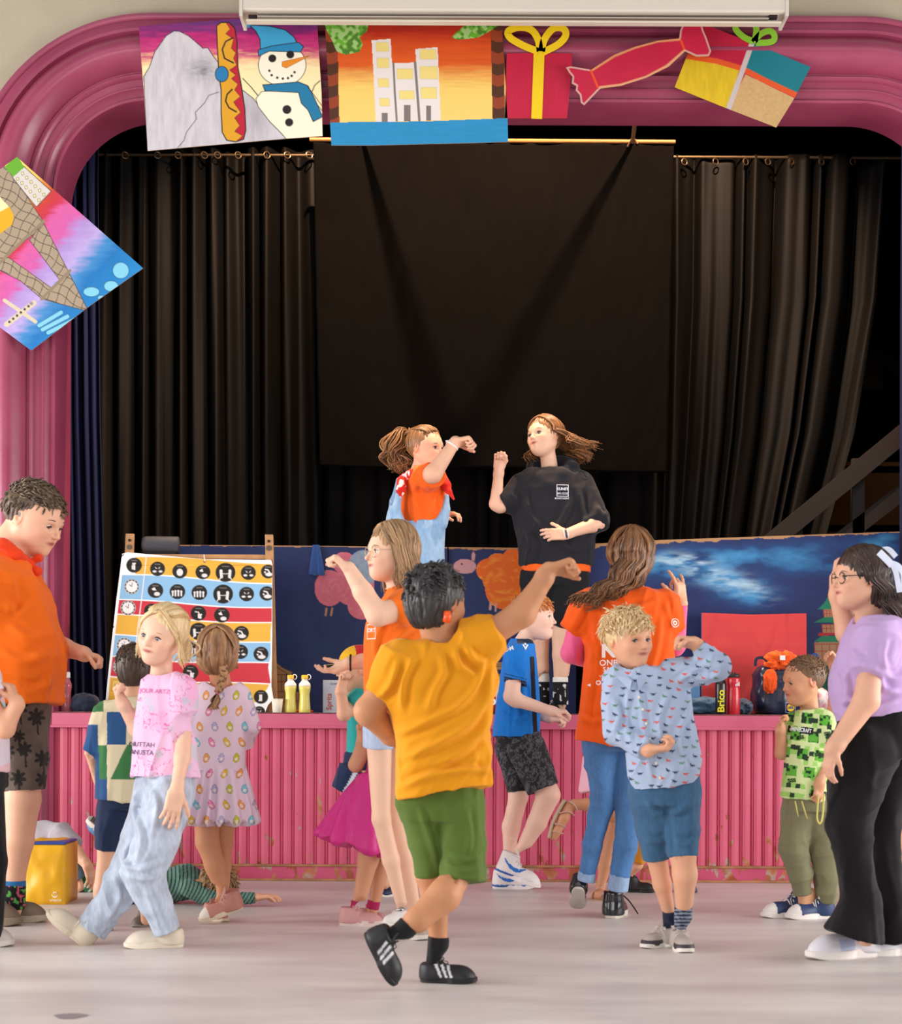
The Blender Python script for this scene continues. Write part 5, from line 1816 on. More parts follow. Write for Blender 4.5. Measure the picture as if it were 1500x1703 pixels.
class Person:
    def __init__(self, Y, label, skin='#e2b496', h=.2, group=None, root_px=None):
        tuck_last(); LAST.append(self); self.vols = []; self.keepout = []
        self.Y = Y; self.k = Y / FPX; self.skin = skin; self.h = h
        self.body = Vol(); self.detail = []
        rp = root_px
        loc = P(rp[0], rp[1], Y)
        if len(rp) < 3: loc[2] = 0.0
        else: loc[2] = rp[2]
        self.root = empty('person', loc, label, 'person', group)
        self.head = None; self.objs = {}

    def w(self, p):
        """(px, py, dY) -> world"""
        return P(p[0], p[1], self.Y + (p[2] if len(p) > 2 else 0))

    def ws(self, pts): return [self.w(p) for p in pts]

    def limb(self, pts, k=.015, q=None, vol=None):
        """pts: (px, py, dY, r_px)"""
        (vol or self.body).chain([self.w(p) for p in pts], [p[3] * self.k for p in pts], k, q)
        return self

    def headat(self, px, py, dY, R, hpx, **kw):
        c = self.w((px, py, dY)); h = hpx * self.k
        self.head = (c, R, h)
        add_head(self.body, c, R, h, **kw)
        self.detail.append((c, .62 * h)); self.keepout.append((c, .6 * h))
        return c

    def neck(self, base, r, up=(0, -.08, -.28)):
        c, R, h = self.head
        self.body.cone(c + R @ (np.array(up) * h), self.w(base), r * self.k * .95, r * self.k * 1.1, .02)

    def hand(self, p, d, n, s, Lpx, **kw):
        w = self.w(p); L = Lpx * self.k
        add_hand(self.body, w, np.array(d, float), np.array(n, float), s, L, **kw)
        self.detail.append((w + unit(d) * .42 * L, .72 * L)); self.keepout.append((w + unit(d) * .5 * L, .62 * L))

    def finish_body(self, h=.007, hf=.0026, lip='#b8605c', blush=.35, skinfn=None):
        V, F = merge_detail(self.body, h, self.detail, hf)
        V = relax(V, F, 1, .35)
        if self.head is not None:
            C = head_color(V, *self.head, self.skin, lip, blush)
        else:
            C = np.tile(lin(self.skin), (len(V), 1))
        if skinfn: C = skinfn(V, C)
        self.objs['body'] = mesh_obj('body', V, F, M_skin(), self.root, col=C)
        return self.objs['body']

    def cloth(self, name, vol, color, h=.006, amp=.004, d=(0, 0, 1), scale=9., stretch=3.5, seed=0, fn=None, parent=None,
              material=None, it=3, lo=None, hi=None, foldfn=None):
        V, F = vol.mesh(h, lo, hi)
        V = relax(V, F, it, .5)
        N = normals(V, F)
        if amp:
            V = wrinkle(V, N, amp, d, scale, stretch, seed)
        if foldfn is not None: V = foldfn(V, N)
        C = np.tile(lin(color), (len(V), 1)) if isinstance(color, str) else color
        if fn is not None: C = fn(V, C)
        o = mesh_obj(name, V, F, material or M_cloth(), parent or self.root, col=C)
        self.objs[name] = o
        if parent is None: self.vols.append(vol)
        return o

    # sections given as (py, xl, xr, depth_px) or with an extra dY
    def rows(self, rr):
        out = []
        for r in rr:
            py, xl, xr, dp = r[:4]; dY = r[4] if len(r) > 4 else 0
            a = P((xl + xr) / 2., py, self.Y + dY)
            out.append((a[2], a[0], a[1], (xr - xl) / 2. * self.k, dp * self.k))
        return out

    def cut(self, vol, p0, p1, side=1):
        """cut the volume below (side=1) or above (-1) the photo line p0-p1"""
        a = P(*p0, self.Y); b = P(*p1, self.Y); t = b - a
        n = np.array([t[2], 0, -t[0]])
        if n[2] > 0: n = -n
        vol.half(a, n * side)

    def shoe(self, heel, toe, Lw=.36, hgt=.36, color='#ffffff', sole='#e8e2da', up=(0, 0, 1), high=0.0, fn=None, laces='#e8e4e0',
             sole_h=.1, ankle_r=.16, toe_h=.2, name='shoe', ground=True, toecap=None, tongue=True, scoop=0):
        """heel / toe: (px,py,dY) of the sole's ends"""
        a = self.w(heel); b = self.w(toe)
        if ground: a[2] = max(a[2], .0); b[2] = max(b[2], 0.)
        if ground is True: a[2] = b[2] = 0.0
        L = np.linalg.norm(b - a); f = unit(b - a)
        up = unit(np.array(up, float) - f * np.dot(up, f)); r = np.cross(f, up)
        R = np.stack([r, f, up], 1)
        def W(x, y, z): return a + R @ (np.array([x, y, z]) * L)
        w = Lw / 2
        v = Vol()
        v.ell(W(0, .2, .1), np.array([w * .82, .2, .2]) * L, R, .01)
        v.ell(W(.0, .70, .08), np.array([w, .30, toe_h]) * L, R, .02)
        v.cone(W(0, .22, .2), W(0, .72, .13), w * .72 * L, w * .66 * L, .03)
        v.tube(W(0, .2, .1), W(0, .19 - .02, hgt + high), ankle_r * 1.05 * L, ankle_r * L, .03)
        v.cone(W(0, .24, .2), W(0, .2, hgt + high - .12), ankle_r * L, ankle_r * .95 * L, .02)
        v.half(W(0, 0, sole_h * .55), -up)
        v.half(W(0, .2, hgt + high), up)
        V, F = v.mesh(.0042); V = relax(V, F, 2)
        C = np.tile(lin(color), (len(V), 1))
        Lc = ((V - a) @ R) / L
        if toecap: C[Lc[:, 1] > .8] = lin(toecap)
        if fn is not None: C = fn(Lc, C)
        sh = mesh_obj(name, V, F, M_shoe(), self.root, col=C)
        # sole
        m = MB(); n = 36
        t = np.linspace(0, 2 * np.pi, n, endpoint=False)
        yy = .5 - .5 * np.cos(t); xx = np.sin(t)
        wd = w * (1.02 + .06 * np.sin((yy - .2) * np.pi * 1.2)) * np.where(yy < .5, .9, 1.04)
        X = np.sign(xx) * np.abs(xx) ** .62 * wd * (1 - .12 * np.exp(-((yy - .42) / .15) ** 2)); Yy = -.01 + 1.03 * yy
        rings = []
        for z, s in ((0, .95), (.015, 1.0), (sole_h, 1.0), (sole_h + .012, .93)):
            rings.append(np.stack([X * s, .505 + (Yy - .505) * (1 - (1 - s) * .5), np.full(n, z) + (.03 * np.clip((Yy - .8) / .2, 0, 1) ** 2 if z < .02 else 0)], -1))
        VV = np.concatenate(rings) * L @ R.T + a
        FF = [(i * n + j, i * n + (j + 1) % n, (i + 1) * n + (j + 1) % n, (i + 1) * n + j) for i in range(3) for j in range(n)] + [tuple(range(n))[::-1], tuple(3 * n + j for j in range(n))]
        m.add(VV, FF, sole)
        for o_ in [self.objs.get('body')] + [c_ for c_ in self.root.children if c_.name.startswith('sock')]:
            if o_ is None: continue
            BV = get_co(o_); Lb = ((BV - a) @ R) / L; rr_ = ankle_r * (.62 if o_ is self.objs.get('body') else .86)
            top = hgt + high
            near = (np.hypot(Lb[:, 0], Lb[:, 1] - .2) < .42) & (Lb[:, 2] > -.5) & (Lb[:, 2] < top + .3)
            w_ = np.clip((top + .3 - Lb[:, 2]) / .3, 0, 1); w_ = w_ * w_ * (3 - 2 * w_) * near
            q_ = Lb.copy(); rad_ = np.hypot(q_[:, 0], q_[:, 1] - .2) + 1e-9; s_ = np.minimum(1, rr_ / rad_)
            q_[:, 0] *= s_; q_[:, 1] = .2 + (q_[:, 1] - .2) * s_; q_[:, 2] = np.maximum(q_[:, 2], .1)
            Lb = Lb * (1 - w_[:, None]) + q_ * w_[:, None]
            set_co(o_, np.where(near[:, None], Lb * L @ R.T + a, BV))
        m.build('sole', mat('rubber_sole', attr=True, rough=.6), sh, smooth=False)
        if laces:
            if tongue:
                v = Vol(); v.cone(W(0, .46, .27), W(0, .31, hgt + .02), .085 * L, .095 * L, .01, (R @ np.array([0, .55, .83]), .32))
                v.cone(W(0, .31, hgt + .02), W(0, .28, hgt + .09), .095 * L, .08 * L, .01, (R @ np.array([0, .9, .4]), .3))
                tv, tf = v.mesh(.0034)
                mesh_obj('tongue', tv, tf, M_shoe(), sh, col=lin(color) * .82 + .02)
            mb = MB()
            an = np.linspace(0, 2 * np.pi, 21)
            mb.tube([W(ankle_r * .97 * math.sin(t), .19 - ankle_r * .97 * math.cos(t) * 1.0, hgt + high - .012 - .03 * (math.cos(t) < 0) * abs(math.cos(t))) for t in an], .022 * L, lin(color) * .9, 6, caps=False)
            mb.build('collar', M_shoe(), sh, smooth=True)
            mb = MB()
            for q in range(4):
                y = .38 + .085 * q; z = .372 - .05 * q
                pts = [W(u * w * .62, y, z - .09 * u * u + .008) for u in np.linspace(-1, 1, 7)]
                mb.tube(pts, .013 * L, laces, 5)
            c0 = W(0, .36, .40)
            for s in (-1, 1):
                mb.tube(smooth_path([c0, c0 + R @ np.array([s * .08, .02, .04]) * L, c0 + R @ np.array([s * .16, .03, -.01]) * L, c0 + R @ np.array([s * .06, .02, .0]) * L], 4), .009 * L, laces, 5)
                mb.tube([c0, c0 + R @ np.array([s * .12, .1, -.05]) * L, c0 + R @ np.array([s * .2, .12, -.16]) * L], .008 * L, laces, 5)
            mb.build('laces', mat('lace_cord', attr=True, rough=.8), sh, smooth=True)
        return sh, a, R, L


# ------------------------------------------------------------------ hair
def hair_shell(pr, color, color2, thick=.06, cutface=(.0, .52, -.16, .40, .47), low=-.35, back=0.0, seed=0, amp=.006, h=.0035, extra=None, sc=26., name='hair', flow=(0, 0, 1), clipz=None):
    """cap of hair hugging the skull; face opening removed"""
    c, R, hh = pr.head
    def W(x, y, z): return c + R @ (np.array([x, y, z]) * hh)
    v = Vol()
    t = thick
    v.ell(W(0, -.08, .12), np.array([.335 + t, .41 + t, .37 + t]) * hh, R, .01)
    if back: v.ell(W(0, -.18, -.12), np.array([.27 + t, .26 + t, .3 + back]) * hh, R, .03)
    if extra: extra(v, W, R, hh)
    x, y, z, rx, rz = cutface
    v.ell(W(x, y, z), np.array([rx, .42, rz]) * hh, R, .012, sub=True)
    v.half(W(0, 0, low), R @ np.array([0, .25, -1.0]))
    V, F = v.mesh(h); V = relax(V, F, 2)
    N = normals(V, F)
    L = ((V - c) @ R) / hh
    # strand coordinate: azimuth round the crown
    az = np.arctan2(L[:, 0], -(L[:, 1] + .12)) if True else 0
    q = np.stack([az * 3.2 * sc / 26, (L[:, 2]) * 1.4, np.hypot(L[:, 0], L[:, 1]) * 1.3], -1)
    n = vnoise(q * 3.1, seed) * .6 + vnoise(q * 7.3, seed + 1) * .4
    V = V + N * (amp * n)[:, None]
    mixf = np.clip(.5 + .7 * n + .3 * vnoise(V * 30, seed + 3), 0, 1)
    C = lin(color) + (lin(color2) - lin(color)) * mixf[:, None]
    o = mesh_obj(name, V, F, M_hair(), pr.root, col=C)
    pr.objs[name] = o
    return o


def locks(pr, paths, r, color, color2, seed=0, name='hair_locks', n=5, parent=None, taper=.25, spread=0.0, wave=0.0):
    """many thin tapering strands bundled into one mesh; paths: list of (K,3) arrays"""
    rs = nrng(seed); m = MB()
    for pth in paths:
        pth = smooth_path(pth, 5)
        K = len(pth); t = np.linspace(0, 1, K)
        if wave:
            ph = rs.rand() * 1.5; w_ = wave * np.clip(t - .3, 0, 1) * 1.6
            s_ = np.concatenate([[0], np.cumsum(np.linalg.norm(np.diff(pth, axis=0), axis=1))])
            pth = pth + np.stack([w_ * np.sin(s_ * 62 + ph), w_ * np.cos(s_ * 55 + ph), .3 * w_ * np.sin(s_ * 70 + ph)], -1)
        rad = r * (.55 + .9 * rs.rand()) * np.clip(np.minimum(.5 + 6 * t, 1), 0, 1) * (1 - (1 - taper) * t ** 2.2)
        f = rs.rand(); cc = lin(color) * (1 - f) + lin(color2) * f
        m.tube(pth, rad, cc, n)
    return m.build(name, M_hair(), parent or pr.root, smooth=True)


def skull_paths(pr, part, dirs, fall, count, seed=0, jit=.03, lift=.05, drop=None, start=.5):
    """strands from a parting over the skull (unit directions in head space) then falling along world offsets
    part: (x0,z..) function u->local start dir ; dirs: u->local end dir ; fall: u,rs-> list of world offsets after leaving skull"""
    c, R, hh = pr.head; rs = nrng(seed); out = []
    rad = np.array([.335 + lift, .41 + lift, .37 + lift])
    for i in range(count):
        u = (i + rs.rand()) / count
        a = unit(np.array(part(u)) + rs.normal(0, jit, 3)); b = unit(np.array(dirs(u)) + rs.normal(0, jit, 3))
        pts = []
        for t in np.linspace(0, 1, 6):
            d = unit(a * (1 - t) + b * t)
            L = d * rad * (1 + .04 * rs.rand()) + np.array([0, -.08, .12])
            pts.append(c + R @ (L * hh))
        last = pts[-1]
        for o in fall(u, rs): pts.append(last + np.array(o))
        out.append(np.array(pts))
    return out


def tufts(pr, color, color2, count=260, length=.1, r=.006, seed=0, zmin=.02, dirfn=None, name='hair_tufts', face=.26, lift=.05, back_low=-.25):
    """short tufts covering the skull"""
    c, R, hh = pr.head; rs = nrng(seed); P_ = []
    while len(P_) < count:
        d = unit(rs.normal(0, 1, 3))
        if d[1] > .1 and d[2] < face + .15 * abs(d[0]) * 0: continue
        if d[2] < back_low: continue
        if abs(d[0]) > .75 and d[2] < -.0 and d[1] > -.35: continue
        L = d * np.array([.335 + lift, .41 + lift, .37 + lift]) + np.array([0, -.08, .12])
        fl = dirfn(d) if dirfn else np.array([0, 1.0, -.2])
        tng = unit(fl - d * np.dot(fl, d) + rs.normal(0, .25, 3))
        p0 = c + R @ (L * hh)
        p1 = p0 + R @ ((tng * .6 + d * .28) * length * hh); p2 = p0 + R @ ((tng * 1.1 + d * .16) * length * hh)
        P_.append(np.array([p0, p1, p2]))
    return locks(pr, P_, r * hh / .2, color, color2, seed, name, taper=.2)


# ------------------------------------------------------------------ small colour helpers for fabrics
def xz(V):
    px, py = to_px(V); return px, py


def denim(V, C, seed=0, light=.25):
    n = fbm(V * np.array([30., 30., 18.]), seed, 3) * .55; n2 = vnoise(V * np.array([160., 160., 60.]), seed + 4)
    return C * (1 + light * n + .12 * n2)[:, None]


def socks(pr, a, b, r, color, name='sock', fn=None, rb=None):
    v = Vol(); v.tube(pr.w(a), pr.w(b), r * pr.k, (rb or r) * pr.k, .004)
    return pr.cloth(name, v, color, .004, .0012, scale=30, fn=fn, it=1)


def folds(lines, w=5.0, amp=.008, side=-1):
    """creases of the cloth running along the given lines (photo pixels), on the side facing the hall"""
    def fn(V, N):
        px, py = to_px(V); D = np.zeros(len(V))
        for L in lines:
            P2 = smooth_path([(x, y, 0) for x, y in L], 5)[:, :2]
            d = np.full(len(V), 1e9); s = np.zeros(len(V)); tt = np.zeros(len(V)); n = len(P2) - 1
            for i in range(n):
                ax, ay = P2[i]; bx, by = P2[i + 1]; dx, dy = bx - ax, by - ay; l2 = dx * dx + dy * dy + 1e-9
                t = np.clip(((px - ax) * dx + (py - ay) * dy) / l2, 0, 1)
                ex = px - ax - t * dx; ey = py - ay - t * dy; q = np.hypot(ex, ey); m = q < d
                d[m] = q[m]; s[m] = np.sign(ex * dy - ey * dx)[m]; tt[m] = ((i + t) / n)[m]
            fade = np.clip(np.minimum(tt, 1 - tt) * 5 + .15, 0, 1)
            u = d * s / w
            D += fade * (np.exp(-u ** 2) - .75 * np.exp(-((u - 1.7) / .9) ** 2) - .25 * np.exp(-((u + 2.0) / 1.1) ** 2))
        f = np.clip(.3 + side * -1 * -N[:, 1] * 1.3, 0, 1)
        return V + N * (amp * D * f)[:, None]
    return fn
# ================================================================== THE PEOPLE
def tee(p, name, rows, color, sleeves=(), hem=None, neck=None, h=.006, **kw):
    """rows as in Person.rows; sleeves (a, b, ra, rb) px; neck (px,py,dY,r)"""
    v = Vol()
    pw = kw.pop('pw', 2.4); skew = kw.pop('skew', 0.0)
    v.loft(p.rows(rows), .02, pw, skew)
    for s in sleeves:
        a, b = p.w(s[0]), p.w(s[1])
        v.cone(a, a + (b - a) * .35, s[2] * p.k, (s[2] * .65 + s[3] * .35) * p.k, .03)
        v.tube(a, b, s[2] * p.k, s[3] * p.k, s[4] if len(s) > 4 else .03)
    ex = kw.pop('extra', None)
    if ex: ex(v)
    if hem: p.cut(v, *hem)
    if neck:
        a = p.w(neck[:3]); v.tube(a - [0, 0, .03], a + [0, 0, .08], neck[3] * p.k, neck[3] * p.k * 1.15, .004, sub=True)
    return p.cloth(name, v, color, h, **kw)


def legwear(p, name, legs, color, rows=None, hems=(), k=.011, caps=True, q=None, **kw):
    """legs: list of chains [(px,py,dY,r)...] with flat end on the last point"""
    v = Vol()
    if rows: v.loft(p.rows(rows), .02, 2.4)
    for L in legs:
        pts = [p.w(t) for t in L]; rs = [t[3] * p.k for t in L]
        for i in range(len(L) - 2): v.cone(pts[i], pts[i + 1], rs[i], rs[i + 1], k, q)
        v.tube(pts[-2], pts[-1], rs[-2], rs[-1], k, q)
        if len(L) > 2: v.cone(pts[-2], pts[-2] + (pts[-1] - pts[-2]) * .05, rs[-2], rs[-2], k, q)
    for hm in hems: p.cut(v, *hm)
    return p.cloth(name, v, color, kw.pop('h', .006), **kw)


def stripes3(L, c0='#dcdce0'):
    def fn(Lc, C):
        x, y, z = Lc[:, 0], Lc[:, 1], Lc[:, 2]
        s = y + z * .45
        m = (np.abs(((s - .42) / .095) % 1 - .3) < .26) & (s > .42) & (s < .70) & (z > .1) & (z < .34) & (np.abs(x) > .06)
        C[m] = lin(c0)
        return C
    return fn


# ---------------------------------------------------------------- boy in the yellow t-shirt, from behind
p = Person(5.56, 'child in a yellow t-shirt and green shorts dancing with back to camera, right fist raised', '#c48a64', root_px=(745, 1635))
R = yaw_pitch(138, -4, 0)
p.headat(727, 1000, 0, R, 112)
p.neck((735, 1078, .01), 27)
p.limb([(662, 1110, 0, 22), (613, 1183, .0, 24), (650, 1222, .10, 18), (668, 1232, .14, 15)])
p.hand((668, 1232, .14), (1, .25, -.1), (0, -1, 0), 1, 76, curl=(.5, .5, .5, .5))
p.limb([(795, 1068, 0, 22), (868, 1020, -.02, 23), (905, 962, -.03, 15), (913, 948, -.03, 14)])
p.hand((913, 948, -.03), (.95, 0, .32), (.2, -.25, -.95), 1, 80, curl=(1.15, 1.2, 1.25, 1.3), thumb=(.4, .9))
p.limb([(735, 1120, 0, 40), (735, 1300, 0, 48)], k=.02, q=((0, 1, 0), .55))
p.limb([(705, 1320, 0, 30), (716, 1450, .02, 26), (724, 1500, .03, 22), (730, 1570, .03, 14), (727, 1610, .03, 13)])
p.limb([(768, 1320, 0, 30), (768, 1444, -.04, 22), (738, 1490, -.1, 27), (694, 1530, -.14, 20), (668, 1550, -.15, 15), (645, 1575, -.15, 14)])
p.finish_body(h=.0065)
tee(p, 't_shirt', [(1060, 702, 768, 26), (1072, 672, 800, 34), (1095, 648, 820, 44), (1130, 634, 830, 50), (1170, 645, 822, 54), (1230, 657, 812, 58), (1290, 657, 820, 62), (1345, 655, 826, 64)], '#e29614',
    sleeves=[((668, 1097, 0), (628, 1160, 0), 38, 29), ((782, 1072, 0), (829, 1052, -.01), 40, 31)], hem=((655, 1330), (824, 1303)), neck=(735, 1072, .0, 29),
    amp=.011, d=(.62, 0, .78), scale=10, stretch=6, seed=3, h=.0045,
    foldfn=folds([[(800, 1092), (797, 1130), (765, 1172), (705, 1203), (662, 1222)], [(818, 1108), (812, 1158), (780, 1205), (722, 1240), (662, 1264)], [(820, 1150), (812, 1200), (775, 1245), (715, 1280)],
                  [(733, 1088), (738, 1118), (722, 1150), (712, 1182)], [(756, 1080), (766, 1108), (792, 1126)], [(776, 1078), (790, 1098), (808, 1104)], [(664, 1098), (650, 1138), (632, 1158)], [(690, 1090), (672, 1130), (668, 1180)], [(662, 1312), (715, 1290), (780, 1280), (816, 1284)], [(808, 1225), (812, 1262), (800, 1296)]], 6.0, .011))
legwear(p, 'shorts', [[(702, 1335, 0, 44), (712, 1400, 0, 33), (716, 1457, .01, 24)], [(765, 1335, 0, 44), (771, 1400, -.02, 39), (771, 1468, -.045, 38)]], '#566c2c',
        rows=[(1290, 668, 804, 44), (1345, 664, 807, 48), (1365, 666, 807, 46)], amp=.009, d=(.1, 0, 1), scale=9, seed=5, h=.0048,
        foldfn=folds([[(697, 1340), (712, 1385), (724, 1425), (730, 1455)], [(740, 1436), (768, 1448), (803, 1444)], [(745, 1420), (775, 1430), (800, 1426)], [(775, 1345), (782, 1390), (778, 1420)]], 5.0, .006))
BLK = '#1c1c1e'
socks(p, (730, 1558, .03), (726, 1606, .03), 18, BLK); socks(p, (680, 1538, -.145), (646, 1572, -.15), 19, BLK)
p.shoe((700, 1632, .03), (792, 1632, .0), color='#222226', sole='#1a1a1c', Lw=.42, hgt=.34, fn=stripes3(0), laces='#2c2c2e')
p.shoe((606, 1552, -.15), (652, 1640, -.16), color='#222226', sole='#1f1f22', Lw=.42, hgt=.40, up=(1, -.25, .5), fn=stripes3(0), laces='#2c2c2e', ground=False)
hair_shell(p, '#141214', '#3a3838', thick=.07, cutface=(0, .56, -.16, .42, .40), low=-.36, back=.06, seed=4, amp=.008)
tufts(p, '#121012', '#403c3c', 420, .09, .0045, 5, dirfn=lambda d: np.array([.3 * d[0], .5, -.5]), back_low=-.5)
MB().tube([p.w((744, 1018, -.1)), p.w((744, 1026, -.105)), p.w((742, 1034, -.1))], .012, '#f0551c', 10).build('hearing_aid', M_gloss(), p.root, smooth=True)

# ---------------------------------------------------------------- boy in the pale blue shirt
p = Person(6.34, 'blond child in a pale blue printed long-sleeved shirt and denim shorts, fist raised', '#dfa888', root_px=(1120, 1578))
R = yaw_pitch(32, -6, -4)
p.headat(1046, 1062, 0, R, 92, child=True, nose=.9)
p.neck((1052, 1112, .02), 19)
p.limb([(1020, 1132, 0, 18), (1021, 1222, -.03, 15), (1078, 1248, -.12, 12)])
p.hand((1078, 1247, -.12), (1, -.25, .08), (-.2, .2, .9), -1, 62, curl=(.75, .8, .85, .9), thumb=(.5, .5))
p.limb([(1130, 1125, 0, 17), (1192, 1106, -.04, 13), (1154, 1069, -.06, 11)])
p.hand((1154, 1069, -.06), (-1, -.25, .1), (-.1, -.55, -.75), 1, 60, curl=(1.1, 1.15, 1.2, 1.2), thumb=(.4, .9))
p.limb([(1080, 1150, 0, 32), (1100, 1290, 0, 33)], k=.02, q=((0, 1, 0), .55))
p.limb([(1078, 1310, .02, 28), (1091, 1420, .05, 18), (1101, 1470, .08, 15), (1114, 1525, .12, 10), (1114, 1555, .14, 10)])
p.limb([(1130, 1310, 0, 30), (1135, 1418, -.02, 22), (1139, 1455, -.01, 20), (1137, 1520, .04, 13), (1137, 1555, .06, 12)])
p.finish_body()
face_bits(p.root, *p.head, iris='#6a7a8a', brow='#b89060', closed=.75, look=(.3, -.3))
SB = '#a9bcd8'


def dino(V, C):
    px, py = xz(V)
    gx = px + .3 * py; gy = py - .2 * px
    cx = np.floor(gx / 19.); cy = np.floor(gy / 15.)
    r = nrng(5).rand(4096)
    h = ((cx.astype(int) * 73 + cy.astype(int) * 151) & 4095)
    fx = gx / 19. - cx - (.3 + .4 * r[h]); fy = gy / 15. - cy - (.3 + .4 * r[(h + 7) & 4095])
    X_, Y_ = fx * 19 * np.where(r[(h + 9) & 4095] > .5, 1, -1), fy * 15
    m = ((X_ / 3.4) ** 2 + (Y_ / 1.5) ** 2 < 1) | ((np.abs(np.abs(X_) - 1.6) < .7) & (Y_ > 0) & (Y_ < 2.9)) | ((X_ > 2) & (X_ < 4.6) & (np.abs(Y_ + X_ * .55 - .2) < 1.0)) | ((X_ < -2) & (X_ > -5.4) & (np.abs(Y_ - X_ * .2 - 1) < .8))
    pal = np.array([lin('#d05a4a'), lin('#2c3a58'), lin('#2c3a58'), lin('#5a8a72')])
    C[m] = pal[(r[(h + 3) & 4095] * 4).astype(int)][m]
    return C


def arm_r(v):
    v.cone(p.w((1118, 1122, 0)), p.w((1192, 1110, -.04)), 26 * p.k, 24 * p.k, .02)
    v.tube(p.w((1192, 1108, -.04)), p.w((1160, 1074, -.06)), 22 * p.k, 15 * p.k, .02); v.ell(p.w((1193, 1108, -.04)), np.array([25, 25, 25]) * p.k, k=.01)
    v.cone(p.w((1024, 1132, 0)), p.w((1022, 1218, -.03)), 24 * p.k, 21 * p.k, .02)
    v.tube(p.w((1022, 1218, -.03)), p.w((1072, 1246, -.11)), 20 * p.k, 16 * p.k, .02)


tee(p, 'shirt', [(1106, 1030, 1085, 22), (1118, 1012, 1125, 30), (1150, 1010, 1148, 36), (1180, 1025, 1152, 40), (1220, 1038, 1158, 42), (1262, 1043, 1168, 46), (1290, 1043, 1164, 46), (1320, 1052, 1150, 44)], SB,
    extra=arm_r, neck=(1052, 1110, -.01, 19), hem=((1040, 1316), (1170, 1300)), amp=.008, scale=9, stretch=2.5, d=(.3, 0, 1), seed=12, fn=dino, h=.003, foldfn=folds([[(1062, 1140), (1070, 1200), (1084, 1300)], [(1112, 1150), (1096, 1200), (1108, 1262)], [(1148, 1178), (1128, 1225), (1140, 1280)], [(1018, 1160), (1030, 1190), (1018, 1222)], [(1140, 1120), (1170, 1128), (1200, 1122)], [(1045, 1150), (1042, 1200), (1050, 1240)], [(1125, 1135), (1150, 1118), (1180, 1100)]], 4.5, .007))
m = MB()
for s in (-1, 1):
    a = p.w((1055 + s * 4, 1132, -.085)); b = p.w((1052 + s * 26, 1106, -.01)); c_ = p.w((1052 + s * 30, 1122, -.05)); d_ = p.w((1055 + s * 8, 1148, -.095))
    m.add([a, b, c_, d_, a + [0, .006, 0], b + [0, .006, 0], c_ + [0, .006, 0], d_ + [0, .006, 0]], [(0, 1, 2, 3), (7, 6, 5, 4), (0, 4, 5, 1), (1, 5, 6, 2), (2, 6, 7, 3), (3, 7, 4, 0)], SB)
m.build('collar', M_cloth(), p.root)
m = MB(); tr = bvh_of(p.objs['shirt'])
for i, (x, y) in enumerate(((1058, 1160), (1064, 1180), (1070, 1203), (1076, 1228), (1086, 1268), (1092, 1292))):
    q = p.w((x, y)); hit = tr.ray_cast(Vector((q[0], p.Y - 1, q[2])), Vector((0, 1, 0)))[0]
    if hit: MB().lathe(np.array(hit) - [0, .001, 0], [(.0045, 0), (.0045, .002)], '#efe6cc', 12, (0, -1, 0)).build('button', M_gloss(), p.objs['shirt'])
legwear(p, 'shorts', [[(1080, 1318, .01, 36), (1086, 1380, .02, 27), (1091, 1429, .04, 22)], [(1130, 1318, 0, 36), (1135, 1380, -.01, 29), (1136, 1425, -.02, 26)]], '#3f6486',
        rows=[(1285, 1050, 1163, 34), (1320, 1050, 1163, 38), (1340, 1056, 1163, 36)], amp=.006, scale=10, seed=7, fn=lambda V, C: denim(V, C, 2, .3), h=.005,
        foldfn=folds([[(1100, 1335), (1107, 1375), (1112, 1424)], [(1072, 1330), (1090, 1350), (1104, 1352)], [(1150, 1330), (1130, 1350), (1112, 1352)], [(1075, 1395), (1090, 1400), (1108, 1396)], [(1120, 1398), (1140, 1404), (1158, 1398)]], 5.0, .007))


def bands(c0, c1, w, off=0):
    def fn(V, C):
        px, py = xz(V); C[((py + off) % w) < w / 2.] = lin(c1); return C
    return fn


socks(p, (1136, 1508, .03), (1136, 1545, .06), 15, '#232a40', fn=bands(0, '#8a96a8', 6)); socks(p, (1113, 1515, .11), (1114, 1548, .13), 12, '#232a40')


def sneaker2(Lc, C):
    y, z = Lc[:, 1], Lc[:, 2]
    C[(z < .19) & (y > .55)] = lin('#3a3438'); C[(z < .2) & (y < .2)] = lin('#b8dcd4')
    return C


p.shoe((1121, 0, .18), (1077, 0, .06), color='#b5aaa2', sole='#e6e0d8', Lw=.42, hgt=.4, fn=sneaker2, laces='#d8d0c6')
p.shoe((1134, 0, .10), (1149, 0, -.06), color='#b5aaa2', sole='#e6e0d8', Lw=.44, hgt=.42, fn=sneaker2, laces='#d8d0c6')
hair_shell(p, '#d8b47c', '#f2dcae', thick=.065, cutface=(0, .56, -.22, .40, .44), low=-.22, seed=14, amp=.007)
tufts(p, '#d0a870', '#f6e4bc', 900, .17, .0028, 15, dirfn=lambda d: np.array([.55 + .3 * d[0], .75, -.3]) if d[1] > -.3 else np.array([.3 * d[0], 0, -1]), face=.14, back_low=-.2, lift=.04)

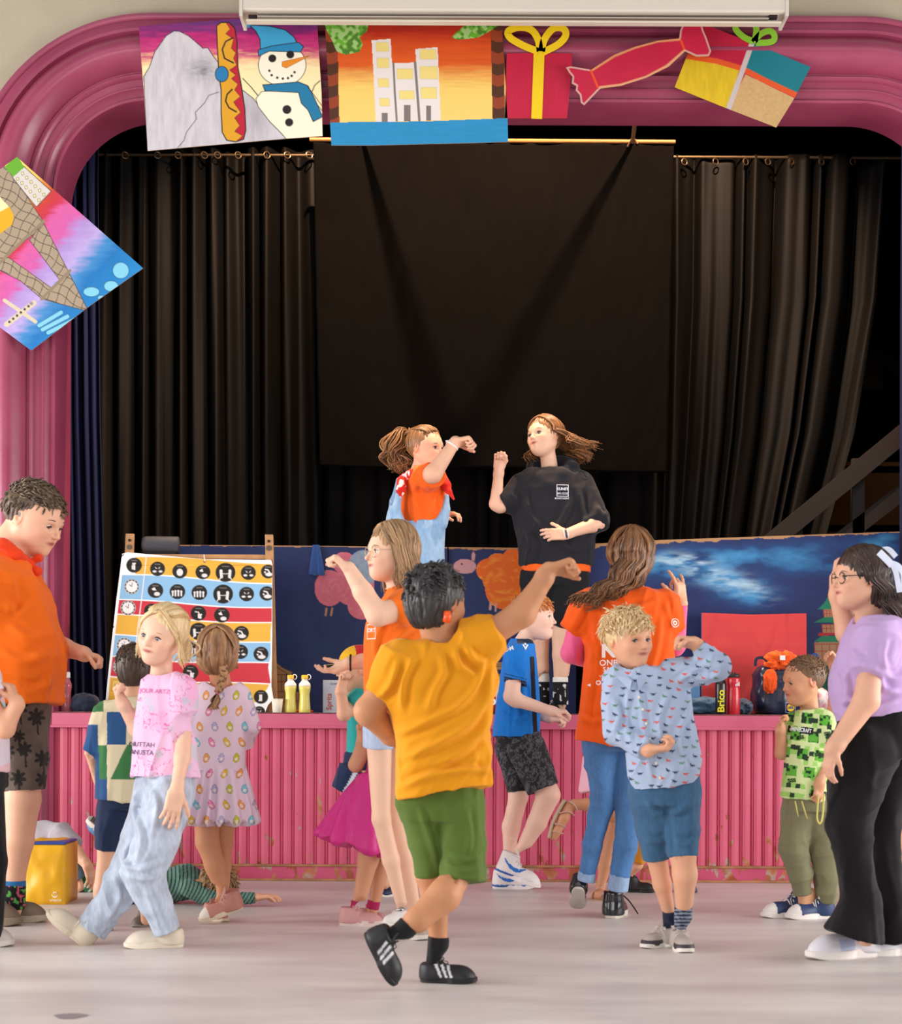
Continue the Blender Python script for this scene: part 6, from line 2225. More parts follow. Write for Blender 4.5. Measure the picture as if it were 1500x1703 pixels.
# ---------------------------------------------------------------- girl in the lilac t-shirt, right edge
p = Person(6.15, 'dark-haired girl with glasses in a lilac t-shirt and black flared trousers, facing left', '#e0ac90', root_px=(1440, 1590))
R = yaw_pitch(-76, -2)
p.headat(1431, 961, 0, R, 100)
p.neck((1447, 1030, .02), 24)
p.limb([(1452, 1075, -.12, 19), (1441, 1165, -.16, 21), (1390, 1240, -.17, 14), (1384, 1249, -.17, 13)])
p.hand((1385, 1247, -.17), (-.3, -.1, -1), (.75, .5, -.1), 1, 60, curl=(.35, .4, .45, .5), thumb=(.35, .3))
p.limb([(1440, 1058, .12, 24), (1410, 1052, .12, 20), (1394, 990, .1, 15), (1391, 962, .08, 12)])
p.hand((1391, 964, .08), (.15, -.05, 1), (.85, .2, .1), -1, 66, curl=(1.05, 1.1, 1.1, 1.15), thumb=(.4, .8))
p.limb([(1450, 1080, 0, 41), (1450, 1230, 0, 46)], k=.02, q=((0, 1, 0), .55))
p.limb([(1445, 1250, -.05, 42), (1412, 1375, -.08, 28), (1432, 1470, -.05, 20), (1440, 1560, -.03, 16)])
p.limb([(1478, 1250, .08, 42), (1468, 1375, .1, 26), (1478, 1470, .1, 20), (1490, 1565, .08, 16)])
p.finish_body()
face_bits(p.root, *p.head, iris='#4a3424', brow='#4a3428', closed=.3)
LI = '#c0a2d2'
tee(p, 't_shirt', [(1022, 1425, 1476, 30), (1034, 1420, 1500, 58), (1062, 1402, 1512, 66), (1092, 1390, 1516, 68), (1122, 1382, 1514, 66), (1152, 1381, 1514, 66), (1180, 1387, 1516, 68), (1215, 1394, 1520, 68)], LI,
    sleeves=[((1462, 1066, -.11), (1441, 1122, -.15), 36, 28, .05)], hem=((1390, 1204), (1510, 1181)), neck=(1447, 1026, .0, 27), amp=.009, d=(1, 0, .35), scale=8, stretch=3, seed=21, h=.005, foldfn=folds([[(1408, 1072), (1425, 1092), (1440, 1096)], [(1392, 1105), (1408, 1140), (1400, 1190)], [(1398, 1168), (1450, 1160), (1506, 1140)], [(1470, 1120), (1490, 1128), (1510, 1118)], [(1400, 1186), (1450, 1178), (1505, 1160)], [(1475, 1060), (1468, 1090), (1474, 1116)], [(1462, 1130), (1480, 1150), (1510, 1156)]], 5.5, .009))
tr = bvh_of(p.objs['t_shirt'])


def flare(v):
    pass


legwear(p, 'trousers', [[(1438, 1250, -.05, 58), (1411, 1372, -.08, 38), (1424, 1445, -.07, 29), (1434, 1500, -.06, 32), (1420, 1556, -.05, 50)],
                        [(1482, 1250, .08, 52), (1466, 1372, .1, 31), (1474, 1445, .1, 27), (1480, 1500, .09, 29), (1487, 1567, .08, 38)]], '#141215',
        rows=[(1170, 1398, 1515, 58), (1215, 1390, 1526, 62), (1260, 1382, 1528, 60)], amp=.008, d=(1, 0, .25), scale=8, stretch=2.5, seed=23, hems=(((1352, 1535), (1420, 1560)),))
p.shoe((1466, 0, .10), (1352, 0, -.02), color='#e6e4ec', sole='#efe9e4', Lw=.36, hgt=.34, fn=lambda L, C: np.where((np.abs(L[:, 1:2] - .55) < .12) & (L[:, 2:3] < .24), lin('#b8c8e8'), C))
p.shoe((1540, 0, .14), (1434, 0, .09), color='#e6e4ec', sole='#efe9e4', Lw=.36, hgt=.34)
DK, DK2 = '#1d1412', '#4a3228'
hair_shell(p, DK, DK2, thick=.07, cutface=(0, .56, -.22, .42, .46), low=-.5, back=.2, seed=24)
c, R, hh = p.head
out = skull_paths(p, lambda u: (0, .5 - .9 * u, .85), lambda u: (.98, .15 - .9 * u, -.35), lambda u, rs: [np.array([.03 + .05 * u, 0, -.045]) , np.array([.035 + .05 * u + .012 * rs.randn(), -.015 * rs.rand(), -.10 - .02 * rs.rand()]), np.array([.03 + .07 * u + .024 * rs.randn(), -.03 * rs.rand(), -.155 - .035 * rs.rand()])], 130, 3)
out += skull_paths(p, lambda u: (0, .5 - .9 * u, .85), lambda u: (-.98, .2 - .9 * u, -.35), lambda u, rs: [np.array([.03, 0, -.05]), np.array([.05 + .05 * u, 0, -.11]), np.array([.06 + .08 * u, .0, -.16 - .03 * rs.rand()])], 70, 4)
out += skull_paths(p, lambda u: (-.3 + .6 * u, -.3, .9), lambda u: (-.7 + 1.4 * u, -.8, -.35), lambda u, rs: [np.array([.02, 0, -.05]), np.array([.04, 0, -.11 - .02 * rs.rand()]), np.array([.05 + .02 * rs.randn(), 0, -.16 - .03 * rs.rand()])], 90, 5)
locks(p, out, .0046, DK, '#40291e', 6, wave=.018)
# glasses
def glasses(p, col='#2c2428', r=.10, wire=.008):
    c, R, h = p.head
    W = lambda x, y, z: c + R @ (np.array([x, y, z]) * h)
    m = MB()
    for s in (-1, 1):
        a = np.linspace(0, 2 * np.pi, 25)
        m.tube([W(s * .145 + r * 1.05 * math.cos(t), .43 - .03 * abs(math.cos(t)), -.01 + r * .92 * math.sin(t)) for t in a], wire * h, col, 6, caps=False)
        m.tube([W(s * .25, .40, .02), W(s * .345, .2, .02), W(s * .355, -.02, .01), W(s * .35, -.08, -.03)], wire * h, col, 6)
    m.tube([W(-.04, .43, .0), W(0, .45, .02), W(.04, .43, .0)], wire * h, col, 6)
    m.build('glasses', mat('glasses_frame', attr=True, rough=.25, metal=.5), p.root, smooth=True)


glasses(p)
m = MB()
for k_, (q, w_) in enumerate(((((1462, 918), (1474, 930), (1484, 940)), 12), (((1482, 936), (1490, 952), (1496, 985)), 9), (((1480, 936), (1494, 942), (1503, 958), (1502, 990)), 10), (((1464, 915), (1478, 914), (1490, 926)), 9))):
    ribbon(m, smooth_path(q), w_, 6.08 + .02 * k_, .01, '#dfe6fa')
m.build('hair_bow', mat('white_satin', attr=True, rough=.4, spec=.5), p.root, smooth=False)

# ---------------------------------------------------------------- blonde girl in pink t-shirt and pale jeans
p = Person(6.38, 'blonde girl in a pink printed t-shirt and wide pale jeans striding to the left', '#ecbfa4', root_px=(262, 1577))
R = yaw_pitch(-24, -8, 14)
p.headat(270, 1056, 0, R, 95, child=True, nose=.9)
p.neck((268, 1122, .02), 17)
p.limb([(300, 1148, -.02, 17), (307, 1215, -.03, 14), (303, 1260, -.1, 13), (293, 1316, -.15, 9)])
p.hand((294, 1314, -.15), (-.22, -.05, -1), (-.3, .85, 0), 1, 70, curl=(.2, .28, .3, .35), spread=.2, thumb=(.6, .1))
p.limb([(246, 1152, .03, 12), (228, 1212, .05, 14), (205, 1172, .0, 10), (202, 1166, .0, 9.5)])
p.hand((203, 1168, 0), (-.3, -.05, .95), (.8, -.45, .2), -1, 50, curl=(1.05, 1.1, 1.15, 1.2), thumb=(.4, .7))
p.limb([(272, 1160, 0, 27), (276, 1280, 0, 30)], k=.02, q=((0, 1, 0), .55))
p.limb([(255, 1310, .04, 26), (215, 1435, .08, 18), (155, 1540, .08, 12), (142, 1556, .08, 12)])
p.limb([(285, 1310, -.02, 26), (242, 1440, -.06, 18), (276, 1550, -.03, 12), (285, 1565, -.03, 11)])
p.finish_body()
face_bits(p.root, *p.head, iris='#5a6a7a', brow='#b8905c', closed=.5, look=(.2, -.3))


def pinktee(V, C):
    px, py = xz(V)
    n = fbm(np.stack([px / 22., py / 22., 0 * px], -1), 31, 3); n2 = fbm(np.stack([px / 9., py / 9., 0 * px], -1), 35, 2)
    C = C * 1.0
    m = np.clip((n - .15) * 5, 0, 1)[:, None]; C = C * (1 - m * .5) + lin('#a8d2d2') * m * .5
    m = np.clip((vnoise(np.stack([px / 16., py / 60., 0 * px], -1), 36) - .2) * 4, 0, 1)[:, None]; C = C * (1 - m * .6) + lin('#f0a8d4') * m * .6
    m = ((np.abs(n2) < .045) & (vnoise(np.stack([px / 30., py / 30., 0 * px], -1), 40) > -.1))[:, None] * .75
    C = C * (1 - m) + lin('#e0509c') * m
    return C


tee(p, 't_shirt', [(1121, 248, 292, 20), (1130, 234, 306, 26), (1152, 230, 314, 32), (1205, 224, 318, 34), (1245, 222, 326, 36), (1300, 218, 336, 38)], '#eec2e2',
    sleeves=[((298, 1143, -.02), (308, 1187, -.03), 24, 20)], hem=((215, 1291), (336, 1293)), neck=(268, 1122, .0, 19), amp=.007, scale=10, stretch=3, seed=33, fn=pinktee, h=.0032)
tr = bvh_of(p.objs['t_shirt'])
for s_, x_, y_, sz, c_ in (('NUTTAH', 241, 1238, 11, '#4a4266'), ('ANUSTA', 240, 1251, 11, '#4a4266'), ('JOUR ARTZ', 262, 1150, 10, '#d85aa0')):
    drape(text_mesh(s_, 1, 0, 0), x_, y_, sz * p.k, tr, p.Y, c_, 'shirt_lettering', p.objs['t_shirt'], rot=-.05)
JN = '#b6c1d2'


def acid(V, C):
    C = denim(V, C, 9, .5)
    return C


legwear(p, 'jeans', [[(256, 1320, .03, 38), (238, 1380, .05, 34), (214, 1440, .08, 31), (196, 1480, .08, 29), (151, 1547, .08, 27)],
                     [(285, 1320, -.02, 40), (262, 1390, -.05, 38), (238, 1448, -.07, 35), (258, 1500, -.05, 27), (278, 1550, -.03, 23)]], JN,
        rows=[(1284, 232, 322, 30), (1320, 228, 322, 36), (1340, 222, 318, 36)], amp=.009, d=(-.3, 0, 1), scale=9, stretch=2.2, seed=37, fn=acid, h=.0045, foldfn=folds([[(236, 1300), (222, 1345), (236, 1395), (222, 1440)], [(205, 1440), (235, 1446), (272, 1430)], [(212, 1455), (245, 1462), (270, 1452)], [(300, 1310), (288, 1350), (292, 1390)], [(250, 1310), (262, 1340), (252, 1390)], [(190, 1460), (200, 1490), (180, 1530)], [(240, 1475), (255, 1510), (268, 1548)], [(215, 1400), (205, 1425), (212, 1450)]], 5.0, .009))
p.shoe((311, 0, .02), (214, 0, -.03), color='#ddd0bc', sole='#e6dcc8', Lw=.36, hgt=.32, laces='#e8dccc')
p.shoe((146, 1577, .08), (75, 1521, .04), color='#d6c8b2', sole='#dccfb8', Lw=.38, hgt=.34, up=(.62, -.1, .78), ground=False, laces='#e8dccc')
BL, BL2 = '#c9a46c', '#f2dcb0'
hair_shell(p, BL, BL2, thick=.055, cutface=(0, .56, -.14, .40, .40), low=-.3, seed=38)
out = skull_paths(p, lambda u: (-.6 + 1.2 * u, .55, .7), lambda u: (-.5 + u, -.95, .1), lambda u, rs: [], 120, 7, .03, .06)
out += skull_paths(p, lambda u: (-.1, .6, .75), lambda u: (-.95, .35, -.1 - .3 * u), lambda u, rs: [np.array([.012 * rs.rand() + .005, -.01, -.04]), np.array([.02 * rs.rand() + .01, -.01, -.08 - .02 * rs.rand()])], 26, 8, .04, .07)
out += skull_paths(p, lambda u: (.1, .6, .75), lambda u: (.95, .4, -.1 - .3 * u), lambda u, rs: [np.array([-.01 * rs.rand(), -.01, -.04]), np.array([-.02 * rs.rand(), -.01, -.08 - .02 * rs.rand()])], 26, 9, .04, .07)
c, R, hh = p.head
ty = c + R @ (np.array([0, -.52, .1]) * hh)
rs_q = nrng(44)
for i in range(50):
    out.append(np.array([ty, ty + [.02 + .01 * rs_q.rand(), .03, -.04], ty + [.02 + .012 * rs_q.randn(), .03, -.08], ty + [.015 + .018 * rs_q.randn(), .02, -.12 - .02 * rs_q.rand()]]))
locks(p, out, .0042, BL, BL2, 9)
# ---------------------------------------------------------------- man in the orange t-shirt, left edge
p = Person(7.17, 'man in an orange t-shirt and palm-print shorts looking down, arm held forward', '#e6b294', root_px=(30, 1540))
R = yaw_pitch(72, -24)
p.headat(58, 862, 0, R, 112, fat=.14)
p.neck((12, 925, 0), 34, up=(0, -.12, -.25))
p.limb([(85, 1065, .22, 19), (108, 1078, .18, 16), (138, 1087, .12, 12), (142, 1089, .12, 12)])
p.hand((140, 1088, .12), (.9, -.2, -.25), (-.35, -.25, -.9), -1, 62, curl=(1.0, 1.05, 1.1, 1.15), thumb=(.45, .8))
p.limb([(-6, 965, -.18, 22), (-34, 1085, -.2, 20), (-20, 1180, -.22, 14)])
p.hand((-20, 1182, -.22), (.1, -.1, -1), (.5, .8, 0), 1, 68, curl=(.3, .35, .4, .4))
p.limb([(20, 960, 0, 34), (30, 1160, 0, 46)], k=.03)
p.limb([(34, 1200, -.05, 34), (38, 1330, -.06, 29), (31, 1400, -.06, 24), (24, 1462, -.05, 17), (22, 1515, -.05, 16)])
p.limb([(10, 1200, .12, 34), (0, 1330, .1, 28), (-8, 1470, .1, 17), (-8, 1520, .1, 16)])
p.finish_body()
face_bits(p.root, *p.head, iris='#5a5040', brow='#5a4438', closed=1.0, look=(0, -.5))
tee(p, 't_shirt', [(912, -20, 34, 30), (928, -34, 50, 60), (945, -42, 62, 82), (983, -50, 82, 90), (1028, -50, 92, 90), (1060, -47, 103, 90), (1095, -44, 109, 92), (1120, -42, 108, 92), (1145, -38, 104, 92), (1180, -34, 100, 90)], '#ee6c12',
    sleeves=[((-8, 968, -.16), (-32, 1035, -.2), 40, 32)], hem=((-50, 1171), (120, 1169)), neck=(14, 922, 0, 38), amp=.011, d=(1, 0, -.3), scale=8, stretch=4, seed=41, foldfn=folds([[(0, 1000), (30, 1020), (60, 1000)], [(10, 1035), (50, 1060), (90, 1045)], [(-5, 1080), (40, 1100), (95, 1080)], [(15, 950), (20, 990), (5, 1030)], [(0, 1140), (50, 1150), (95, 1130)], [(55, 960), (66, 1000), (78, 1030)]], 8.0, .010))
m = MB(); tr = bvh_of(p.objs['t_shirt'])
v = Vol()
v.chain([p.w(t) for t in ((-20, 900, -.02), (6, 905, -.14), (28, 922, -.12), (46, 938, -.02), (38, 930, .1), (8, 902, .12))], [10 * p.k] * 6, .01)
v.ell(p.w((48, 938, -.05)), np.array([10, 9, 9]) * p.k, k=.008); v.cone(p.w((50, 940, -.05)), p.w((62, 950, -.06)), 5 * p.k, 9 * p.k, .006); v.cone(p.w((50, 935, -.05)), p.w((64, 928, -.05)), 4 * p.k, 8 * p.k, .006)
p.cloth('neck_scarf', v, '#e4431a', .004, .004, scale=24, seed=4)


def palms(V, C):
    px, py = xz(V)
    C = C.copy()
    for k_ in range(18):
        rs = nrng(60 + k_); x0 = -30 + 110 * rs.rand(); y0 = 1165 + 150 * rs.rand(); r0 = 11 + 5 * rs.rand()
        d = np.hypot(px - x0, py - y0); a = np.arctan2(py - y0, px - x0)
        m = (d < r0 * (.45 + .55 * np.abs(np.sin(a * 3.5 + k_)))) | ((np.abs(px - x0 - .1 * (py - y0)) < 1.6) & (py > y0) & (py < y0 + 30))
        C[m] = lin('#2a2524')
    n = fbm(V * 20, 3, 3)
    return C * (1 + .25 * n)[:, None]


legwear(p, 'shorts', [[(32, 1210, -.05, 48), (40, 1260, -.06, 41), (42, 1314, -.06, 33)], [(8, 1210, .12, 46), (2, 1314, .1, 34)]], '#62544c', rows=[(1150, -36, 92, 66), (1180, -36, 84, 70), (1215, -36, 80, 70)], amp=.007, scale=9, seed=43, fn=palms, h=.0038)


def sockfun(V, C):
    px, py = xz(V)
    n = vnoise(np.stack([px / 5., py / 5., 0 * px], -1), 3)
    C[n > .45] = lin('#5aa04a'); C[n < -.55] = lin('#c05a6a'); C[py < 1474] = lin('#2a6ea8')
    return C


socks(p, (23, 1464, -.05), (22, 1512, -.05), 20, '#18181c', fn=sockfun); socks(p, (-8, 1464, .1), (-8, 1512, .1), 20, '#18181c')
p.shoe((-26, 0, .0), (84, 0, -.02), color='#7a6a58', sole='#b8aa94', Lw=.38, hgt=.4, laces='#6a5a4a', ankle_r=.19)
p.shoe((-80, 0, -.08), (39, 0, -.16), color='#7a6a58', sole='#8a7c68', Lw=.38, hgt=.34, laces='#6a5a4a')
hair_shell(p, '#3e3026', '#6e5a46', thick=.05, cutface=(0, .58, -.25, .42, .46), low=-.2, seed=45, amp=.006)
tufts(p, '#352820', '#7a644c', 900, .11, .0026, 46, dirfn=lambda d: np.array([0, .9, .1]) if d[2] > .3 else np.array([0, -.2, -1]), face=.28, back_low=-.25, lift=.03)

# ---------------------------------------------------------------- partial person at the left edge
p = Person(6.43, 'person in a pale t-shirt and black trousers mostly cut off by the left edge', '#e0a888', root_px=(-30, 1577))
R = yaw_pitch(70, -5)
p.headat(-70, 985, 0, R, 96); p.neck((-74, 1050, 0), 20)
p.limb([(-60, 1100, -.1, 20), (8, 1212, -.1, 16), (28, 1172, -.1, 12), (27, 1165, -.1, 11)])
p.hand((27, 1168, -.1), (-.35, 0, .95), (-.9, .2, -.3), 1, 58, curl=(.8, .9, .95, 1.0))
p.limb([(-55, 1100, .15, 20), (-50, 1200, .15, 16), (-45, 1260, .1, 11)])
p.hand((-45, 1262, .1), (.1, 0, -1), (.5, .8, 0), 1, 62)
p.limb([(-60, 1110, 0, 30), (-50, 1270, 0, 34)], k=.03, q=((0, 1, 0), .6))
p.limb([(-35, 1300, -.05, 24), (-25, 1430, -.05, 18), (-20, 1550, -.05, 13)])
p.limb([(-50, 1300, .1, 24), (-60, 1430, .1, 18), (-70, 1550, .1, 13)])
p.finish_body()


def pastel(V, C):
    px, py = xz(V)
    C = C.copy(); C[((py + .4 * px) % 130 < 40)] = lin('#a8dce0'); C[((py + .4 * px) % 130 > 105)] = lin('#f0c8cc')
    return C


tee(p, 't_shirt', [(1058, -100, -50, 26), (1075, -115, -20, 40), (1120, -112, 0, 50), (1200, -108, 10, 50), (1284, -105, 13, 50)], '#e6dce8', sleeves=[((-50, 1105, -.1), (-12, 1160, -.11), 30, 26)], amp=.006, seed=51, fn=pastel)
legwear(p, 'trousers', [[(-38, 1300, -.04, 44), (-24, 1430, -.05, 34), (-22, 1560, -.05, 26)], [(-55, 1300, .1, 40), (-60, 1430, .1, 30), (-70, 1560, .1, 24)]], '#121114', rows=[(1265, -100, 12, 46), (1310, -100, 11, 46)], amp=.005, seed=52)
p.shoe((-70, 0, .02), (27, 0, -.04), color='#c4bab0', sole='#d0c8be', Lw=.38, hgt=.34)
hair_shell(p, '#5a4030', '#8a6a4c', seed=53)

# ---------------------------------------------------------------- child in the chequered t-shirt
p = Person(6.87, 'child in a green, blue and cream chequered t-shirt, back turned', '#e4b090', root_px=(190, 1556))
R = yaw_pitch(178, -4)
p.headat(224, 1112, 0, R, 80, child=True)
p.neck((222, 1162, 0), 16)
p.limb([(176, 1188, 0, 13), (150, 1245, .0, 11), (165, 1300, -.1 + .2, 9)])
p.hand((166, 1300, .1), (.5, .5, -.7), (.5, -.5, 0), 1, 46)
p.limb([(262, 1188, 0, 13), (285, 1250, .0, 11), (270, 1300, .1, 9)])
p.hand((270, 1300, .1), (-.5, .5, -.7), (-.5, -.5, 0), -1, 46)
p.limb([(220, 1190, 0, 28), (220, 1320, 0, 30)], k=.02, q=((0, 1, 0), .6))
p.limb([(192, 1340, 0, 22), (179, 1415, .0, 16), (170, 1480, .0, 14), (163, 1545, .02, 9)])
p.limb([(238, 1340, .02, 22), (242, 1415, .05, 16), (243, 1530, .1, 9)])
p.finish_body()


def checks(V, C):
    px, py = xz(V)
    cr, gr, bl = lin('#ddd2b0'), lin('#3f7a48'), lin('#2a5486')
    C = np.tile(cr, (len(V), 1))
    c0 = px < 178; c1 = (px >= 178) & (px < 210 - (py > 1240) * 0); r = np.digitize(py, [1184, 1239, 1296])
    C[c0 & (r == 2)] = gr; C[c0 & (r == 3)] = bl; C[c1 & (r == 1)] = bl; C[c0 & (r == 0) & (px < 172)] = gr
    dg = (px > 211 - (py - 1239) * .48) & (r == 2) & ~c0
    C[dg] = gr
    C[(px >= 245) & (r == 1)] = bl; C[(px >= 245) & (r == 3)] = bl; C[(px < 163) & (py > 1205)] = bl
    C[(px < 165) & (py > 1252)] = bl * .8
    return C


tee(p, 't_shirt', [(1157, 200, 246, 18), (1168, 184, 260, 28), (1190, 168, 272, 34), (1235, 162, 272, 38), (1290, 160, 268, 40), (1345, 158, 268, 42)], '#ddd2b0', sleeves=[((180, 1188, 0), (153, 1252, 0), 23, 17), ((262, 1188, 0), (285, 1250, 0), 23, 17)],
    hem=((155, 1328), (270, 1337)), neck=(222, 1158, 0, 18), amp=.006, scale=9, seed=55, fn=checks, h=.0032)
legwear(p, 'shorts', [[(193, 1350, 0, 32), (184, 1380, 0, 25), (179, 1414, 0, 22)], [(236, 1350, .02, 32), (240, 1414, .04, 23)]], '#22304e', rows=[(1315, 164, 266, 34), (1345, 165, 266, 38)], amp=.006, seed=57)
p.shoe((158, 0, .0), (194, 0, -.0), color='#7a5c4c', sole='#9a8474', Lw=.5, hgt=.6, laces=None)
p.shoe((250, 0, .22), (232, 0, .1), color='#6a6460', sole='#8a8480', Lw=.42, hgt=.5, laces=None)
hair_shell(p, '#2c1f18', '#4a3628', thick=.035, cutface=(0, .60, -.2, .44, .44), low=-.32, back=.02, seed=58, amp=.003)
tufts(p, '#2c1f18', '#54402e', 380, .05, .003, 59, dirfn=lambda d: np.array([.3, 0, -1]), back_low=-.5, lift=.03)

# ---------------------------------------------------------------- girl with the braid and patterned dress
p = Person(7.17, 'girl with a light brown braid in a pastel patterned long-sleeved dress, back turned', '#d69a74', root_px=(365, 1535))
R = yaw_pitch(186, -6)
p.headat(362, 1086, 0, R, 80, child=True)
p.neck((368, 1140, 0), 16)
p.limb([(400, 1160, 0, 12), (420, 1212, 0, 10), (408, 1240, .08, 8)])
p.hand((408, 1240, .08), (-.5, .8, .2), (0, 0, 1), 1, 46, curl=(.9, .9, 1, 1))
p.limb([(330, 1160, 0, 12), (315, 1215, 0, 10), (325, 1240, .08, 8)])
p.hand((325, 1240, .08), (.5, .8, .2), (0, 0, 1), -1, 46, curl=(.9, .9, 1, 1))
p.limb([(366, 1165, 0, 30), (366, 1290, 0, 30)], k=.02, q=((0, 1, 0), .6))
p.limb([(343, 1340, -.02, 24), (345, 1400, -.03, 19), (358, 1440, -.03, 17), (372, 1492, -.02, 10), (378, 1512, -.01, 10)])
p.limb([(375, 1340, .06, 22), (371, 1400, .06, 16), (369, 1440, .06, 15), (371, 1500, .08, 9)])
p.finish_body()


def blobs(V, C):
    px, py = xz(V)
    px = px + 6 * np.sin(py / 17.)
    C = C.copy()
    pal = [lin(c) for c in ('#e8c048', '#f08cb8', '#84cce0', '#c8c83c', '#c0b4dc', '#f0a860')]
    gx, gy = 25., 26.
    row = np.floor(py / gy).astype(int); ox = (row % 2) * gx / 2
    cx = np.floor((px + ox) / gx).astype(int)
    fx = (px + ox) / gx - cx - .5; fy = py / gy - row - .5
    k_ = (cx * 5 + row * 3) % 6
    m = (np.hypot(fx * 1.25, fy * .95) < .27) | (np.hypot(fx * 1.3, fy + .2) < .15)
    inn = np.hypot(fx, fy - .05) < .11
    for i in range(6): C[m & (k_ == i)] = pal[i]
    C[inn & m] = lin('#f2e4dc')
    rim = m & (np.hypot(fx * 1.25, fy * .95) > .235) & (np.hypot(fx * 1.3, fy + .2) > .12)
    C[rim] *= .55
    return C


def dress_extra(v):
    v.cone(p.w((402, 1158, 0)), p.w((418, 1205, 0)), 17 * p.k, 15 * p.k, .02); v.tube(p.w((418, 1203, 0)), p.w((408, 1240, .07)), 16 * p.k, 14 * p.k, .015)
    v.cone(p.w((332, 1158, 0)), p.w((316, 1210, 0)), 17 * p.k, 15 * p.k, .02)


tee(p, 'dress_top', [(1133, 334, 400, 20), (1142, 328, 408, 28), (1165, 324, 412, 32), (1210, 322, 408, 34), (1282, 320, 409, 38)], '#ead4e6', neck=(370, 1133, -.0, 28), extra=dress_extra, amp=.006, scale=9, seed=61, fn=blobs, h=.003)


def ruffle(V, N):
    a = np.arctan2(V[:, 1] - p.Y, V[:, 0] - p.w((368, 1300))[0])
    px, py = to_px(V); t = np.clip((py - 1278) / 88., 0, 1)
    return V + N * ((.004 + .012 * t) * np.sin(a * 17 + 2 * np.sin(a * 3)))[:, None]


v = Vol(); v.loft(p.rows([(1274, 322, 408, 36), (1300, 318, 413, 42), (1335, 312, 421, 50), (1366, 306, 429, 58)]), .01, 2.1)
p.cloth('dress_skirt', v, '#ead4e6', .003, .003, fn=blobs, foldfn=ruffle)
PKS = '#c08478'
p.shoe((404, 1510, -.02), (333, 1534, -.08), color=PKS, sole='#dccdb4', Lw=.36, hgt=.46, up=(.3, 0, 1), ground=False, laces='#c89488', toecap='#e4dad0', ankle_r=.18)
p.shoe((350, 0, .10), (383, 0, .0), color=PKS, sole='#dccdb4', Lw=.36, hgt=.5, laces='#c89488')
HB, HB2 = '#7a5438', '#c09468'


def wide(v, W, R, hh):
    v.ell(W(.0, -.12, -.16), np.array([.42, .36, .34]) * hh, R, .03)


hair_shell(p, HB, HB2, thick=.06, cutface=(0, .56, -.2, .36, .46), low=-.44, seed=62, extra=wide, amp=.006)
out = skull_paths(p, lambda u: (0, .45 - .9 * u, .9), lambda u: (.95, .3 - 1.0 * u, -.2), lambda u, rs: [np.array([-.003, 0, -.03]), np.array([-.04 * u, .01, -.065])], 90, 63, lift=.08)
out += skull_paths(p, lambda u: (0, .45 - .9 * u, .9), lambda u: (-.95, .3 - 1.0 * u, -.2), lambda u, rs: [np.array([.003, 0, -.03]), np.array([.04 * u, .01, -.065])], 90, 64, lift=.08)
locks(p, out, .0045, HB, HB2, 65, wave=.004)
m = MB(); pts = smooth_path([p.w(t) for t in ((372, 1108, -.13), (371, 1122, -.135), (368, 1136, -.13), (363, 1150, -.125))], 7)
for s in range(3):
    q = [pt + np.array([.011 * math.sin(i * .75 + s * 2.1), -.008 * math.cos(i * 1.5 + s * 2.1 * 2), 0]) for i, pt in enumerate(pts)]
    m.tube(q, .0085, HB2 if s else HB, 7)
rs_q = nrng(3)
for i in range(26):
    a = p.w((361, 1153, -.12)); m.tube(smooth_path([a, a + [-.006 + .01 * rs_q.randn(), 0, -.03], a + [-.012 + .012 * rs_q.randn(), 0, -.06 - .01 * rs_q.rand()]], 4), [.003] * 8 + [.001], HB2 if i % 2 else HB, 5)
br = m.build('braid', M_hair(), p.root, smooth=True)
MB().tube([p.w((363, 1149, -.125)), p.w((361.5, 1154, -.12))], .0075, '#d87a8a', 10).build('hair_tie', M_gloss(), br, smooth=True)

# ---------------------------------------------------------------- child lying on the floor in a green striped sweater
p = Person(7.85, 'child lying face down on the floor in a green striped sweater, arm stretched out', '#dba484', root_px=(320, 1506))
c = p.w((352, 1474, 0))
R = np.stack([[0, -.25, .97], [.35, -.88, -.3], [.93, .35, .1]], 1)
R = frame((.15, .62, -.72), (.95, -.25, .1))
p.headat(354, 1472, 0, R, 74, child=True)
p.neck((318, 1470, .02), 14, up=(0, -.1, -.3))
p.limb([(325, 1475, -.05, 13), (360, 1498, -.1, 10), (400, 1494, -.1, 8), (428, 1492, -.1, 7)])
p.hand((428, 1492, -.1), (1, -.1, .12), (0, .1, -1), 1, 42, curl=(.25, .3, .3, .35), spread=.2)
p.limb([(300, 1470, .02, 20), (245, 1478, .08, 22)], k=.02)
p.limb([(245, 1480, .0, 20), (208, 1490, .0, 15), (180, 1400, .05, 9)])
p.limb([(245, 1480, .14, 20), (235, 1490, .14, 15), (280, 1412, .12, 9)])
p.finish_body()


def rib(V, C):
    px, py = xz(V)
    s = ((px + .35 * (py - 1440) + 8 * np.sin(py / 20.)) % 6.5) < 2.2
    C = C.copy(); C[s] = lin('#22342f'); return C


v = Vol()
v.cone(p.w((262, 1474, .05)), p.w((308, 1468, .02)), 30 * p.k, 30 * p.k, .03); v.cone(p.w((308, 1468, .02)), p.w((326, 1472, 0)), 28 * p.k, 19 * p.k, .03)
v.cone(p.w((315, 1478, -.06)), p.w((358, 1497, -.1)), 17 * p.k, 12 * p.k, .02); v.tube(p.w((356, 1497, -.1)), p.w((425, 1493, -.1)), 11 * p.k, 9.5 * p.k, .015)
v.half(np.array([0, p.Y, .004]), (0, 0, -1))
p.cloth('sweater', v, '#5f8478', .003, .008, (0, 0, 1), 10, 2.5, 66, fn=rib)
legwear(p, 'trousers', [[(250, 1480, .0, 24), (208, 1488, .0, 18), (182, 1408, .05, 13)], [(250, 1480, .14, 24), (235, 1488, .14, 18), (278, 1418, .12, 13)]], '#3a4458', amp=.004, seed=67)


